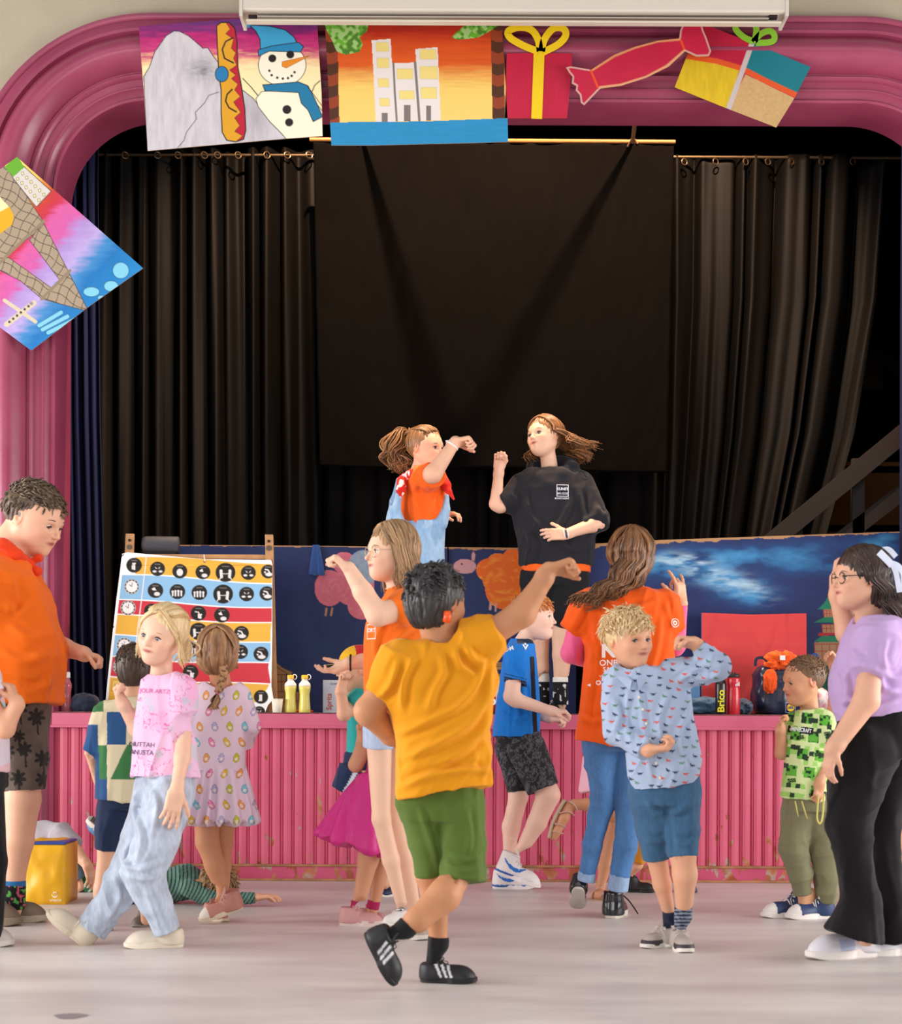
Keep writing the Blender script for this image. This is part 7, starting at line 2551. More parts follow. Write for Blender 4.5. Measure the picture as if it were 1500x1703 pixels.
def waffle(Lc, C): return C


def vans(heel, toe, up, dy):
    sh, a, R2, L = p.shoe(heel, toe, color='#5a86b4', sole='#cfc8bc', Lw=.42, hgt=.36, up=up, ground=False, laces=None, sole_h=.12)
    m = MB()
    for i in range(18):
        for j in range(7):
            y = .06 + i * .05; x = (j - 3) * .052
            if abs(x) > .2 * math.sqrt(max(0, 1 - ((y - .5) / .52) ** 2)) - .01: continue
            m.box(a + R2 @ (np.array([x, y, -.004]) * L), (L * .04, L * .04, L * .012), '#4a4640', R=R2)
    m.build('tread', mat('tread_rubber', attr=True, rough=.8), sh)


vans((206, 1398, .05), (149, 1358, .02), (-.55, .35, -.75), 0)
vans((276, 1436, .12), (299, 1368, .1), (-.9, .45, -.25), 0)
hair_shell(p, '#6a4a30', '#b08c60', thick=.05, cutface=(0, .56, -.2, .42, .40), low=-.3, seed=68)
tufts(p, '#6a4a30', '#c09c6c', 800, .12, .0026, 69, dirfn=lambda d: np.array([.3, .6, -.3]), face=.1, back_low=-.4)

# ---------------------------------------------------------------- child behind the yellow block
p = Person(8.35, 'child in a grey t-shirt, jeans and green socks sitting behind the yellow block', '#e0ac8c', root_px=(100, 1493))
R = yaw_pitch(60, -20)
p.headat(30, 1350, .2, R, 70, child=True); p.neck((48, 1385, .18), 13, up=(0, -.1, -.3))
p.limb([(105, 1392, -.02, 12), (128, 1418, -.06, 11), (146, 1440, -.1, 8)])
p.hand((145, 1438, -.1), (.3, -.1, -.95), (-.7, .6, 0), 1, 44, curl=(.3, .3, .35, .4))
p.limb([(75, 1395, .1, 24), (70, 1460, .1, 28)], k=.02)
p.limb([(80, 1465, .05, 20), (128, 1425, -.02, 15), (136, 1470, .0, 10), (128, 1480, .0, 9)])
p.limb([(80, 1465, .2, 20), (120, 1432, .16, 15), (150, 1478, .14, 9)])
p.finish_body()
v = Vol(); v.cone(p.w((48, 1392, .14)), p.w((100, 1388, .05)), 24 * p.k, 20 * p.k, .03); v.cone(p.w((70, 1395, .1)), p.w((72, 1455, .1)), 30 * p.k, 34 * p.k, .03); v.tube(p.w((96, 1384, .0)), p.w((126, 1408, -.05)), 22 * p.k, 15 * p.k, .03)
p.cloth('t_shirt', v, '#a8a2a8', .005, .008, (1, 0, -.5), 9, 3, 71)
legwear(p, 'jeans', [[(80, 1466, .05, 26), (122, 1432, -.02, 22), (140, 1458, -.01, 18)], [(80, 1466, .2, 26), (118, 1436, .16, 22), (142, 1462, .14, 18)]], '#4f6878', amp=.004, seed=72, fn=lambda V, C: denim(V, C, 5))


def sstripe(V, C):
    px, py = xz(V); q = (px + py * .6); C = C.copy(); C[(q % 14) < 4.5] = lin('#cfd4c8'); return C


socks(p, (146, 1452, -.0), (148, 1480, .02), 13, '#1f6a44', fn=sstripe); socks(p, (150, 1458, .14), (151, 1480, .13), 12, '#1f6a44')
p.shoe((150, 0, .05), (106, 0, -.02), color='#2a2c34', sole='#a8a6a4', Lw=.44, hgt=.5, fn=stripes3(0))
p.shoe((162, 0, .18), (132, 0, .08), color='#24262c', sole='#9a9896', Lw=.44, hgt=.45)
hair_shell(p, '#5a4030', '#8a6a4c', seed=73)
# ---------------------------------------------------------------- woman in denim dungarees on the stage
def stage_person(Y, label, skin, rx):
    q = Person(Y, label, skin, root_px=(rx, 1187, ZS)); return q


p = stage_person(9.35, 'woman with a ponytail in an orange t-shirt and denim dungarees on stage', '#e6b496', 712)
R = yaw_pitch(58, -6)
p.headat(708, 745, .02, R, 69)
p.neck((695, 788, .02), 13)
p.limb([(704, 800, -.06, 16), (720, 788, -.24, 15), (756, 737, -.2, 9), (758, 734, -.2, 9)])
p.hand((756, 736, -.2), (.95, 0, .18), (.15, -.3, -.95), 1, 52, curl=(.95, 1.0, 1.1, 1.15), thumb=(.45, .7))
p.limb([(690, 805, .12, 14), (715, 850, .2, 12), (735, 860, .1, 9)])
p.hand((735, 860, .1), (.8, -.4, .2), (0, 0, -1), -1, 46)
p.limb([(703, 820, 0, 26), (706, 900, 0, 28)], k=.02, q=((0, 1, 0), .7))
p.limb([(694, 930, -.04, 22), (706, 1060, -.06, 16), (710, 1165, -.04, 9)]); p.limb([(718, 930, .1, 22), (722, 1060, .1, 16), (728, 1165, .1, 9)])
p.finish_body()
face_bits(p.root, *p.head, iris='#4a4438', brow='#6a5040', closed=.4)
tee(p, 't_shirt', [(783, 678, 712, 14), (792, 668, 728, 26), (815, 664, 742, 34), (850, 664, 742, 36), (885, 664, 738, 36)], '#f2641a', sleeves=[((700, 800, -.06), (722, 789, -.2), 24, 21)], neck=(694, 784, 0, 15), amp=.007, scale=10, seed=81, h=.005, foldfn=folds([[(690, 800), (692, 830), (700, 860)], [(712, 815), (720, 840), (712, 870)], [(728, 805), (716, 812), (704, 806)]], 4.5, .008))
DN = '#8fb2d4'
v = Vol()
v.loft(p.rows([(868, 656, 741, 37), (880, 657, 741, 39), (900, 662, 740, 42), (935, 666, 738, 46), (960, 668, 738, 46)]), .02, 2.4)
for chain in (((672, 792, -.1, 5), (663, 825, -.115, 6), (658, 850, -.12, 9), (664, 872, -.12, 13)), ((664, 800, .06, 6), (657, 835, .04, 8), (655, 868, .0, 14)), ((742, 826, -.04, 5), (741, 848, -.06, 7), (732, 870, -.07, 12))):
    v.chain([p.w(t) for t in chain], [t[3] * p.k for t in chain], .012)
for L in (((690, 950, -.04, 28), (702, 1060, -.05, 22), (708, 1168, -.04, 19)), ((718, 950, .1, 26), (722, 1060, .1, 21), (728, 1168, .1, 19))):
    v.cone(p.w(L[0]), p.w(L[1]), L[0][3] * p.k, L[1][3] * p.k, .02); v.tube(p.w(L[1]), p.w(L[2]), L[1][3] * p.k, L[2][3] * p.k, .01)
p.cloth('dungarees', v, DN, .006, .006, (0, 0, 1), 9, 2, 83, fn=lambda V, C: denim(V, C, 3, .25))
p.shoe((702, 0, .04), (738, 0, -.06), color='#d8d4d0', sole='#e8e4e0'); p.shoe((720, 0, .18), (750, 0, .08), color='#d8d4d0', sole='#e8e4e0')
for o_ in list(p.root.children):
    if o_.name.startswith('shoe'):
        for q_ in [o_] + list(o_.children): q_.data.transform(Matrix.Translation((0, 0, ZS)))
# red neckerchief
v = Vol(); v.chain([p.w(t) for t in ((672, 795, -.05), (686, 788, -.12), (706, 792, -.12))], [7 * p.k, 8 * p.k, 6 * p.k], .01)
v.chain([p.w(t) for t in ((668, 800, -.1), (666, 815, -.12), (664, 828, -.125))], [9 * p.k, 8 * p.k, 3 * p.k], .01)
v.chain([p.w(t) for t in ((735, 790, -.05), (742, 808, -.08), (747, 818, -.1), (754, 830, -.1))], [7 * p.k, 8 * p.k, 5 * p.k, 2 * p.k], .008)
p.cloth('neckerchief', v, '#d42a20', .004, .004, scale=30, seed=5, fn=lambda V, C: np.where((vnoise(V * 70, 4) > .35)[:, None] & (xz(V)[0] < 690)[:, None], lin('#f0dcd8'), C))
m = MB(); c_ = p.w((752, 740, -.2)); ax = unit(np.array([.6, 0, .8]))
a_ = np.linspace(0, 2 * np.pi, 20); u_ = unit(np.cross(ax, [0, 1, 0])); w_ = np.cross(ax, u_)
m.tube([c_ + .034 * (math.cos(t) * u_ + math.sin(t) * w_) for t in a_], .009, '#ece8e6', 8, caps=False, flat=.5)
m.build('wristwatch', mat('white_rubber', attr=True, rough=.4), p.root, smooth=True)
HC, HC2 = '#5e3f26', '#b08050'
hair_shell(p, HC, HC2, thick=.045, cutface=(0, .60, -.24, .40, .46), low=-.22, seed=84)
c, R, hh = p.head
tp = c + R @ (np.array([0, -.48, .30]) * hh); rs_q = nrng(85); out = []
out += skull_paths(p, lambda u: (-.7 + 1.4 * u, .6, .6), lambda u: (-.35 + .7 * u, -.85, .45), lambda u, rs: [], 90, 86, .03, .05)
for i in range(110):
    g = rs_q.randn(3)
    out.append(np.array([tp, tp + [-.05 + .015 * g[0], .01 * g[1], .02 + .01 * g[2]], tp + [-.09 + .03 * g[0], -.02 + .02 * g[1], -.06], tp + [-.075 + .035 * g[1], -.02 + .02 * g[2], -.14], tp + [-.05 + .035 * g[2], -.03, -.18 - .035 * rs_q.rand()]]))
locks(p, out, .0045, HC, HC2, 87, wave=.016)
MB().tube([tp + [.012, 0, .014], tp + [.004, -.022, -.004], tp + [.01, 0, -.03]], .011, '#1a1414', 8).build('hair_tie', M_hair(), p.root, smooth=True)

# ---------------------------------------------------------------- woman in the black hoodie on the stage
p = stage_person(9.4, 'woman with wavy hair in a black hoodie and shorts on stage, one fist raised', '#e6b89c', 930)
R = yaw_pitch(-44, 6, -10)
p.headat(905, 727, 0, R, 68)
p.neck((915, 785, .02), 13)
p.limb([(868, 812, 0, 16), (832, 842, -.06, 11), (825, 838, -.06, 11), (829, 788, -.08, 8), (830, 779, -.08, 8)])
p.hand((830, 780, -.08), (.05, -.1, 1), (-.1, -1, -.2), 1, 46, curl=(1.1, 1.15, 1.2, 1.25), thumb=(.4, .9))
p.limb([(968, 815, 0, 18), (996, 868, -.08, 13), (985, 873, -.1, 12), (942, 888, -.16, 8)])
p.hand((942, 888, -.16), (-.95, -.15, -.05), (-.1, .95, -.1), -1, 48, curl=(.3, .4, .5, .6), thumb=(.7, .2))
p.limb([(918, 830, 0, 30), (924, 930, 0, 32)], k=.02, q=((0, 1, 0), .6))
p.limb([(900, 960, 0, 26), (897, 1060, .06, 17), (899, 1110, .07, 14), (905, 1160, .08, 8), (906, 1175, .08, 8)])
p.limb([(938, 960, 0, 26), (935, 1050, .0, 18), (935, 1090, .0, 16), (932, 1150, .0, 10), (932, 1172, .0, 10)])
p.finish_body()
face_bits(p.root, *p.head, iris='#5a6456', brow='#7a5a40', closed=.55, look=(-.1, -.3))
HK = '#222228'


def hood_ex(v):
    v.cone(p.w((868, 810, 0)), p.w((848, 832, -.04)), 24 * p.k, 20 * p.k, .03); v.tube(p.w((852, 828, -.03)), p.w((832, 838, -.06)), 20 * p.k, 18 * p.k, .02)
    v.cone(p.w((962, 810, 0)), p.w((994, 862, -.06)), 27 * p.k, 21 * p.k, .04); v.tube(p.w((994, 862, -.06)), p.w((976, 877, -.1)), 23 * p.k, 13 * p.k, .02)
    v.chain([p.w(t) for t in ((880, 788, -.02), (896, 796, -.07), (916, 808, -.09), (934, 792, -.07), (950, 778, .0), (944, 772, .07), (915, 768, .09), (886, 776, .06))], [11 * p.k] * 8, .02)
    v.box(p.w((918, 905, -.1)), (30 * p.k, .012, 19 * p.k), rnd=.01, k=.012)


tee(p, 'hoodie', [(780, 886, 950, 24), (792, 868, 966, 34), (815, 856, 984, 40), (850, 852, 992, 42), (885, 858, 991, 43), (915, 862, 988, 44), (938, 864, 986, 42), (945, 866, 984, 40)], HK, extra=hood_ex, neck=(913, 790, -.02, 15), amp=.009, scale=8, stretch=2.5, d=(.3, 0, 1), seed=91, hem=((850, 941), (1000, 941)), h=.005, foldfn=folds([[(872, 810), (880, 850), (900, 880)], [(960, 810), (968, 850), (980, 880)], [(870, 880), (890, 905), (882, 938)], [(950, 830), (930, 870), (900, 900)], [(985, 870), (1000, 884), (1012, 880)], [(990, 840), (1002, 858), (1010, 850)], [(930, 900), (950, 915), (980, 905)]], 5.0, .011))
p.vols = []
tr = bvh_of(p.objs['hoodie']); k_ = p.k
fr = ([(-.5, -.5), (.5, -.5), (.5, .5), (-.5, .5), (-.44, -.44), (.44, -.44), (.44, .44), (-.44, .44)], [(0, 1, 5, 4), (1, 2, 6, 5), (2, 3, 7, 6), (3, 0, 4, 7)])
LG = '#d8d8e0'
drape(fr, 933, 821, 20 * k_, tr, p.Y, LG, 'chest_badge', p.objs['hoodie'])
drape(text_mesh('BRUGGE', 1, 0, .02), 933, 826, 4.6 * k_, tr, p.Y, LG, 'badge_lettering', p.objs['hoodie'])
drape(text_mesh('KUNST', 1, 0, .05), 933, 818.5, 6 * k_, tr, p.Y, LG, 'badge_lettering', p.objs['hoodie'])
drape(text_mesh('MONISTUDENT', 1, 0, .02), 932, 834, 4 * k_, tr, p.Y, LG, 'badge_lettering', p.objs['hoodie'], sx=.85)
v = Vol(); v.loft(p.rows([(937, 866, 982, 39), (952, 868, 982, 40)]), .01, 2.4); p.cut(v, (850, 951), (1000, 955))
p.cloth('orange_hem', v, '#f0641c', .0045, .003, scale=12)
legwear(p, 'shorts', [[(900, 965, 0, 35), (898, 1015, .03, 31), (897, 1024, .04, 30)], [(942, 965, 0, 38), (944, 1015, -.01, 34), (944, 1030, -.01, 33)]], '#17171a', rows=[(948, 866, 980, 36), (975, 864, 981, 40)], amp=.005, seed=92)


def bones(V, C):
    px, py = xz(V); n = vnoise(np.stack([px / 4., py / 6., 0 * px], -1), 8); C = C.copy(); C[n > .5] = lin('#d8d4d0'); C[py < 1134] = lin('#e8e2da'); return C


socks(p, (932, 1126, 0), (932, 1172, 0), 13, '#1c1a1e', fn=bones); socks(p, (903, 1120, .075), (905, 1172, .08), 10, '#1c1a1e', fn=bones)


def on_stage(sh):
    o_ = sh[0]
    for q_ in [o_] + list(o_.children): q_.data.transform(Matrix.Translation((0, 0, ZS)))


on_stage(p.shoe((935, 0, .06), (918, 0, -.10), color='#1c1c1e', sole='#28282a', Lw=.4, hgt=.4)); on_stage(p.shoe((912, 0, .12), (890, 0, -.02), color='#1c1c1e', sole='#28282a', Lw=.4, hgt=.4))
for x_, c_2, r_ in ((941, '#3a3434', .0045), (938, '#e8e0e0', .004), (944, '#e8d8d8', .004)):
    cc = p.w((x_, 888, -.155)); a_ = np.linspace(0, 2 * np.pi, 18)
    MB().tube([cc + np.array([.003 * math.sin(t * 2), .030 * math.cos(t), .027 * math.sin(t)]) for t in a_], r_, c_2, 6, caps=False).build('bracelet', M_gloss(), p.root, smooth=True)
HW, HW2 = '#523420', '#a87444'
hair_shell(p, HW, HW2, thick=.06, cutface=(0, .56, -.2, .36, .48), low=-.3, seed=93)
out = skull_paths(p, lambda u: (-.1, .6 - .9 * u, .85), lambda u: (.97, .25 - 1.1 * u, -.15), lambda u, rs: [np.array([-.005 + .01 * rs.randn(), -.01, -.06]), np.array([-.01 + .015 * rs.randn(), -.02, -.11 - .03 * rs.rand()])], 80, 94, lift=.07)
out += skull_paths(p, lambda u: (.0, .6 - .9 * u, .85), lambda u: (-.97, .25 - 1.1 * u, -.1), lambda u, rs: [np.array([.05 + .01 * rs.randn(), -.0, -.02]), np.array([.10 + .02 * rs.randn(), -.01, -.045 - .03 * rs.rand()]), np.array([.15 + .03 * rs.randn(), 0, -.05 - .04 * rs.rand()])], 110, 95, lift=.07)
out += skull_paths(p, lambda u: (-.2 + .4 * u, -.2, .95), lambda u: (-.8 + 1.0 * u, -.7, -.1), lambda u, rs: [np.array([.03, 0, -.04]), np.array([.07 + .02 * rs.randn(), 0, -.07]), np.array([.10 + .05 * rs.rand(), 0, -.09 - .04 * rs.rand()])], 90, 96, lift=.07)
locks(p, out, .0045, HW, HW2, 97, wave=.018)

# ---------------------------------------------------------------- girl with glasses and orange t-shirt
p = Person(6.6, 'girl with glasses in an orange t-shirt and pale denim shorts', '#ecc0a4', root_px=(665, 1565))
R = yaw_pitch(-64, -2)
p.headat(651, 918, 0, R, 93, nose=1.15)
p.neck((664, 985, .02), 19)
p.limb([(680, 1010, -.1, 21), (628, 1022, -.16, 19), (604, 985, -.16, 16), (580, 945, -.16, 11)])
p.hand((580, 947, -.16), (-.75, -.05, .65), (-.5, .2, -.85), -1, 60, curl=(1.0, 1.05, 1.1, 1.15), thumb=(.4, .8))
p.limb([(650, 1030, .14, 18), (640, 1098, .14, 15), (604, 1100, .12, 12.5), (580, 1103, .1, 11)])
p.hand((580, 1104, .1), (-.92, -.1, -.4), (-.35, -.35, .85), 1, 62, curl=(.3, .35, .4, .5), thumb=(.6, .4))
p.limb([(668, 1040, 0, 36), (660, 1180, 0, 40)], k=.02, q=((0, 1, 0), .6))
p.limb([(630, 1220, -.03, 22), (634, 1362, -.05, 15), (650, 1430, -.03, 14), (669, 1510, .0, 9), (670, 1530, .0, 9)])
p.limb([(655, 1220, .08, 25), (655, 1362, .06, 19), (672, 1430, .08, 16), (692, 1530, .1, 11), (694, 1545, .1, 10)])
p.finish_body()
face_bits(p.root, *p.head, iris='#5a5040', brow='#7a5c40', closed=.25)
glasses(p, '#c8b8a8', r=.105)
tee(p, 't_shirt', [(973, 644, 686, 22), (985, 640, 704, 34), (1010, 625, 712, 42), (1035, 610, 714, 46), (1070, 604, 712, 46), (1110, 602, 706, 46), (1150, 604, 700, 44), (1196, 612, 696, 44)], '#f2741c',
    sleeves=[((684, 1006, -.09), (655, 1018, -.13), 30, 25), ((650, 1030, .12), (645, 1075, .13), 26, 22)], neck=(662, 978, 0, 21), amp=.009, scale=8, seed=101, h=.005, foldfn=folds([[(640, 1030), (625, 1070), (630, 1130)], [(690, 1040), (655, 1065), (625, 1110)], [(610, 1160), (640, 1165), (680, 1150)], [(612, 1178), (650, 1182), (690, 1170)], [(665, 1000), (680, 1010), (690, 1030)]], 5.0, .009))
tr = bvh_of(p.objs['t_shirt']); k_ = p.k
drape(fr, 619, 1052, 25 * k_, tr, p.Y, '#f6e4dc', 'chest_badge', p.objs['t_shirt'], sx=.6)
drape(text_mesh('ORT', 1, 0, .04), 619, 1050, 9 * k_, tr, p.Y, '#f6e4dc', 'badge_lettering', p.objs['t_shirt'], sx=.75)
legwear(p, 'shorts', [[(630, 1212, -.03, 28), (628, 1246, -.03, 26)], [(658, 1212, .06, 32), (656, 1236, .06, 31)]], '#b4c4e0', rows=[(1180, 607, 692, 38), (1210, 602, 690, 40)], amp=.004, seed=103, fn=lambda V, C: denim(V, C, 6, .15))
c_ = p.w((583, 1102, .1)); a_ = np.linspace(0, 2 * np.pi, 18)
MB().tube([c_ + np.array([.0, .027 * math.cos(t), .030 * math.sin(t)]) for t in a_], .004, '#1c1618', 6, caps=False).build('wristband', M_gloss(), p.root, smooth=True)
socks(p, (668, 1510, .0), (671, 1532, .0), 11, '#e8e4e0', fn=bands(0, '#2a2c34', 5))
p.shoe((672, 1531, .04), (640, 1541, -.06), color='#dcd6d2', sole='#e8e2dc', ground=0, laces=None); p.shoe((672, 0, .16), (712, 0, .0), color='#a89a90', sole='#d8d0c6', Lw=.4)
HG, HG2 = '#5a3c26', '#c49c70'
hair_shell(p, HG, HG2, thick=.06, cutface=(0, .56, -.2, .38, .48), low=-.35, back=.1, seed=104)
out = skull_paths(p, lambda u: (0, .55 - .9 * u, .85), lambda u: (.97, .3 - 1.0 * u, -.2), lambda u, rs: [np.array([.01, 0, -.07]), np.array([.02 + .01 * rs.randn(), 0, -.14 - .03 * rs.rand()])], 120, 105, lift=.07)
out += skull_paths(p, lambda u: (0, .55 - .9 * u, .85), lambda u: (-.97, .5 - 1.1 * u, -.15), lambda u, rs: [np.array([.012, 0, -.06]), np.array([.02 + .012 * rs.randn() + .02 * u, -.005, -.12]), np.array([.03 + .02 * rs.randn() + .02 * u, -.005, -.15 - .03 * rs.rand()])], 150, 106, lift=.07)
locks(p, out, .0042, HG, HG2, 107, wave=.003)

# ---------------------------------------------------------------- child in the cap behind her
p = Person(8.2, 'child in a black, yellow and red cap and teal t-shirt, hands at mouth', '#e0ac8c', root_px=(600, 1506))
R = yaw_pitch(-78, -4)
p.headat(596, 1112, 0, R, 74, child=True); p.neck((604, 1152, .02), 14)
p.limb([(598, 1165, -.08, 14), (572, 1188, -.14, 11), (567, 1150, -.16, 9), (568, 1142, -.16, 8)])
p.hand((568, 1143, -.16), (.15, 0, 1), (.6, -.6, 0), 1, 40, curl=(1.1, 1.1, 1.1, 1.1))
p.limb([(600, 1165, .1, 13), (582, 1180, .05, 11), (586, 1140, -.02, 9)])
p.hand((586, 1140, -.02), (.1, 0, 1), (-.6, -.6, 0), -1, 40, curl=(1.1, 1.1, 1.1, 1.1))
p.limb([(606, 1180, 0, 26), (600, 1250, 0, 28)], k=.02, q=((0, 1, 0), .6))
p.limb([(592, 1280, -.05, 20), (600, 1380, -.05, 14), (640, 1470, -.02, 9)]); p.limb([(605, 1280, .08, 20), (612, 1380, .08, 14), (650, 1480, .08, 9)])
p.finish_body()
tee(p, 't_shirt', [(1148, 590, 620, 16), (1160, 582, 634, 26), (1200, 578, 640, 30), (1262, 576, 636, 32)], '#2a9c98', sleeves=[((600, 1165, -.08), (586, 1176, -.12), 20, 17)], amp=.005, seed=111)
legwear(p, 'shorts', [[(590, 1280, -.05, 28), (570, 1318, -.06, 22)], [(605, 1280, .08, 26), (608, 1340, .08, 22)]], '#1f2c4c', rows=[(1250, 574, 632, 30), (1280, 570, 634, 32)], amp=.004, seed=112, fn=lambda V, C: np.where(((xz(V)[0] + .55 * (xz(V)[1] - 1290)) > 585)[:, None] & ((xz(V)[0] + .55 * (xz(V)[1] - 1290)) < 592)[:, None], lin('#d8e0ec'), C))
p.shoe((672, 0, .06), (636, 0, -.02), color='#22304e', sole='#e4dcd4', Lw=.4, hgt=.35, laces=None); p.shoe((656, 1452, .1), (637, 1482, .06), color='#22304e', sole='#e4dcd4', up=(-1, 0, -.4), ground=False, laces=None)
c, R, hh = p.head
W = lambda x, y, z: c + R @ (np.array([x, y, z]) * hh)


def capcol(V, C):
    L = ((V - c) @ R) / hh; C = C.copy(); C[(L[:, 1] < .08)] = lin('#c8202c'); C[(L[:, 1] > .30) & (L[:, 2] < .12)] = lin('#1a181a'); C[L[:, 1] < -.35] = lin('#1a181a'); return C


v = Vol(); v.ell(W(0, -.04, .16), np.array([.42, .47, .38]) * hh, R, .01); v.half(W(0, 0, .12), -R[:, 2])
v2 = v
v.ell(W(0, .56, .10), np.array([.34, .30, .035]) * hh, R, .01)
v.p[-1], v.p[-2] = v.p[-1], v.p[-2]
p.cloth('cap', v, '#e8b022', .004, .0, fn=capcol)
hair_shell(p, '#5a4030', '#8a6a4c', thick=.03, low=-.1, seed=114)

# ---------------------------------------------------------------- girl in the magenta skirt
p = Person(7.07, 'child in a magenta skirt and pink trainers, half hidden behind the girl with glasses', '#d49a78', root_px=(610, 1542))
R = yaw_pitch(120, -4)
p.headat(650, 1150, .05, R, 76, child=True); p.neck((648, 1192, .05), 14)
p.limb([(630, 1210, -.02, 13), (592, 1272, -.02, 12), (603, 1232, -.06, 9), (604, 1226, -.06, 8)])
p.hand((604, 1228, -.06), (-.15, 0, 1), (.2, -1, 0), 1, 44, curl=(1.0, 1.0, 1.05, 1.1))
p.limb([(662, 1210, .1, 13), (668, 1270, .1, 11), (660, 1300, .1, 8)]); p.hand((660, 1300, .1), (0, 0, -1), (0, 1, 0), 1, 44)
p.limb([(645, 1220, .05, 24), (635, 1290, .05, 26)], k=.02, q=((0, 1, 0), .6))
p.limb([(618, 1380, -.02, 21), (612, 1430, -.03, 17), (595, 1512, -.02, 10), (593, 1522, -.02, 10)]); p.limb([(640, 1380, .06, 20), (637, 1430, .06, 15), (622, 1505, .06, 9), (618, 1520, .06, 9)])
p.finish_body()
tee(p, 'top', [(1190, 628, 668, 16), (1202, 616, 678, 26), (1240, 612, 680, 30), (1300, 606, 672, 32)], '#d2347c', amp=.005, seed=121)


def swish(V, N):
    px, py = to_px(V); a = np.arctan2(V[:, 1] - p.Y, V[:, 0] - p.w((590, 1300))[0]); t = np.clip((py - 1290) / 120., 0, 1)
    return V + N * ((.003 + .014 * t) * np.sin(a * 9 + 1.5 * np.sin(a * 3 + 1)))[:, None]


v = Vol(); v.loft(p.rows([(1285, 596, 664, 34), (1310, 578, 664, 40), (1345, 553, 664, 50), (1385, 526, 660, 62), (1430, 520, 658, 66)]), .01, 2.1)
p.cut(v, (519, 1384), (650, 1422))
p.cloth('skirt', v, '#d22c86', .005, .006, (.4, 0, 1), 7, 3, 122, foldfn=swish, material=mat('satin_cloth', attr=True, rough=.45, spec=.45))
socks(p, (596, 1498, -.02), (594, 1514, -.02), 12, '#b02a5a'); socks(p, (622, 1498, .06), (619, 1512, .06), 11, '#b02a5a')
p.shoe((572, 0, .0), (644, 0, -.03), color='#cf9a98', sole='#e2cfc8', Lw=.4, hgt=.42, laces='#d8a8a4', sole_h=.13); p.shoe((604, 0, .14), (650, 0, .08), color='#cf9a98', sole='#e2cfc8', Lw=.4, hgt=.42, laces='#d8a8a4')
hair_shell(p, '#2c1c14', '#5a4030', low=-.4, back=.15, seed=123)
# ---------------------------------------------------------------- red-haired boy in the blue football shirt
p = Person(8.53, 'red-haired boy in a bright blue football shirt and dark patterned shorts, facing right', '#f0c8b4', root_px=(862, 1481))
R = yaw_pitch(76, -2)
p.headat(889, 1026, 0, R, 73, nose=1.0)
p.neck((868, 1072, .02), 14)
p.limb([(858, 1095, -.12, 13), (851, 1158, -.14, 13), (858, 1164, -.14, 12), (918, 1183, -.16, 8), (922, 1184, -.16, 8)])
p.hand((919, 1183, -.16), (.95, -.1, .0), (.1, .2, -.95), -1, 42, curl=(.6, .7, .8, .85), thumb=(.5, .5))
p.limb([(866, 1095, .13, 12), (832, 1150, .13, 11), (850, 1175, .12, 10), (915, 1196, .0, 7.5)])
p.hand((913, 1196, .0), (.95, -.1, .0), (.1, .2, -.95), 1, 40, curl=(.7, .75, .8, .9), thumb=(.5, .5))
p.limb([(862, 1110, 0, 26), (860, 1210, 0, 28)], k=.02, q=((0, 1, 0), .8))
p.limb([(875, 1240, -.06, 24), (912, 1322, -.08, 19), (893, 1368, -.06, 16), (865, 1418, -.04, 10), (858, 1440, -.04, 10)])
p.limb([(855, 1240, .1, 22), (862, 1325, .08, 16), (850, 1375, .08, 15), (846, 1430, .08, 9), (846, 1455, .08, 9)])
p.finish_body(blush=.5)
face_bits(p.root, *p.head, iris='#5a7484', brow='#c8875a', closed=.35)


def football(V, C):
    px, py = xz(V); C = C.copy()
    e = 886 + (py - 1075) * .045
    C[(px > e - 6) & (px < e + 1.5) & (py > 1092)] = lin('#141a28')
    t = (py - 1118) * 1.0 + (px - 840) * -.25
    sl = (px < 876) & (t > 2) & (t < 16) & (px > 838)
    C[sl & ((t % 7) < 3.2)] = lin('#12203a'); C[sl & (t > 11)] = lin('#12203a')
    C[(py < 1070) & (px > 860)] = lin('#142440')
    return C


tee(p, 'football_shirt', [(1062, 850, 884, 16), (1072, 843, 890, 32), (1100, 834, 893, 38), (1140, 829, 897, 40), (1180, 825, 898, 42), (1225, 821, 897, 44)], '#1c7cd8', sleeves=[((861, 1090, -.1), (859, 1134, -.13), 21, 18), ((868, 1090, .11), (845, 1132, .13), 19, 16)],
    neck=(868, 1062, 0, 16), amp=.007, scale=10, seed=131, fn=football, h=.0032, foldfn=folds([[(850, 1150), (862, 1180), (855, 1215)], [(875, 1110), (870, 1150), (880, 1200)], [(830, 1180), (850, 1195), (885, 1190)], [(850, 1090), (848, 1110), (856, 1128)]], 4.5, .008))
tr = bvh_of(p.objs['football_shirt'])
dia = ([(-.5, .35), (-.22, .35), (0, -.1), (.22, .35), (.5, .35), (0, -.55)], [(0, 1, 2, 5), (2, 3, 4, 5)])
drape(dia, 872, 1077, 11 * p.k, tr, p.Y, '#f0f4f8', 'shoulder_emblem', p.objs['football_shirt'])
drape(([(0, .4), (.3, .1), (0, -.2), (-.3, .1)], [(0, 1, 2, 3)]), 872, 1073, 8 * p.k, tr, p.Y, '#f0f4f8', 'shoulder_emblem', p.objs['football_shirt'])
drape(text_mesh('DM', 1, 0, .03), 845, 1081, 10 * p.k, tr, p.Y, '#f0f4f8', 'back_lettering', p.objs['football_shirt'], rot=.25)


def camo(V, C):
    px, py = xz(V); n = fbm(np.stack([px / 5.5 + py / 30., py / 8., 0 * px], -1), 132, 3); C = C.copy(); m = np.clip((np.abs(n) < .1) * 1.0 + (n > .3), 0, 1)[:, None]; return C * (1 - m) + lin('#565a5c') * m


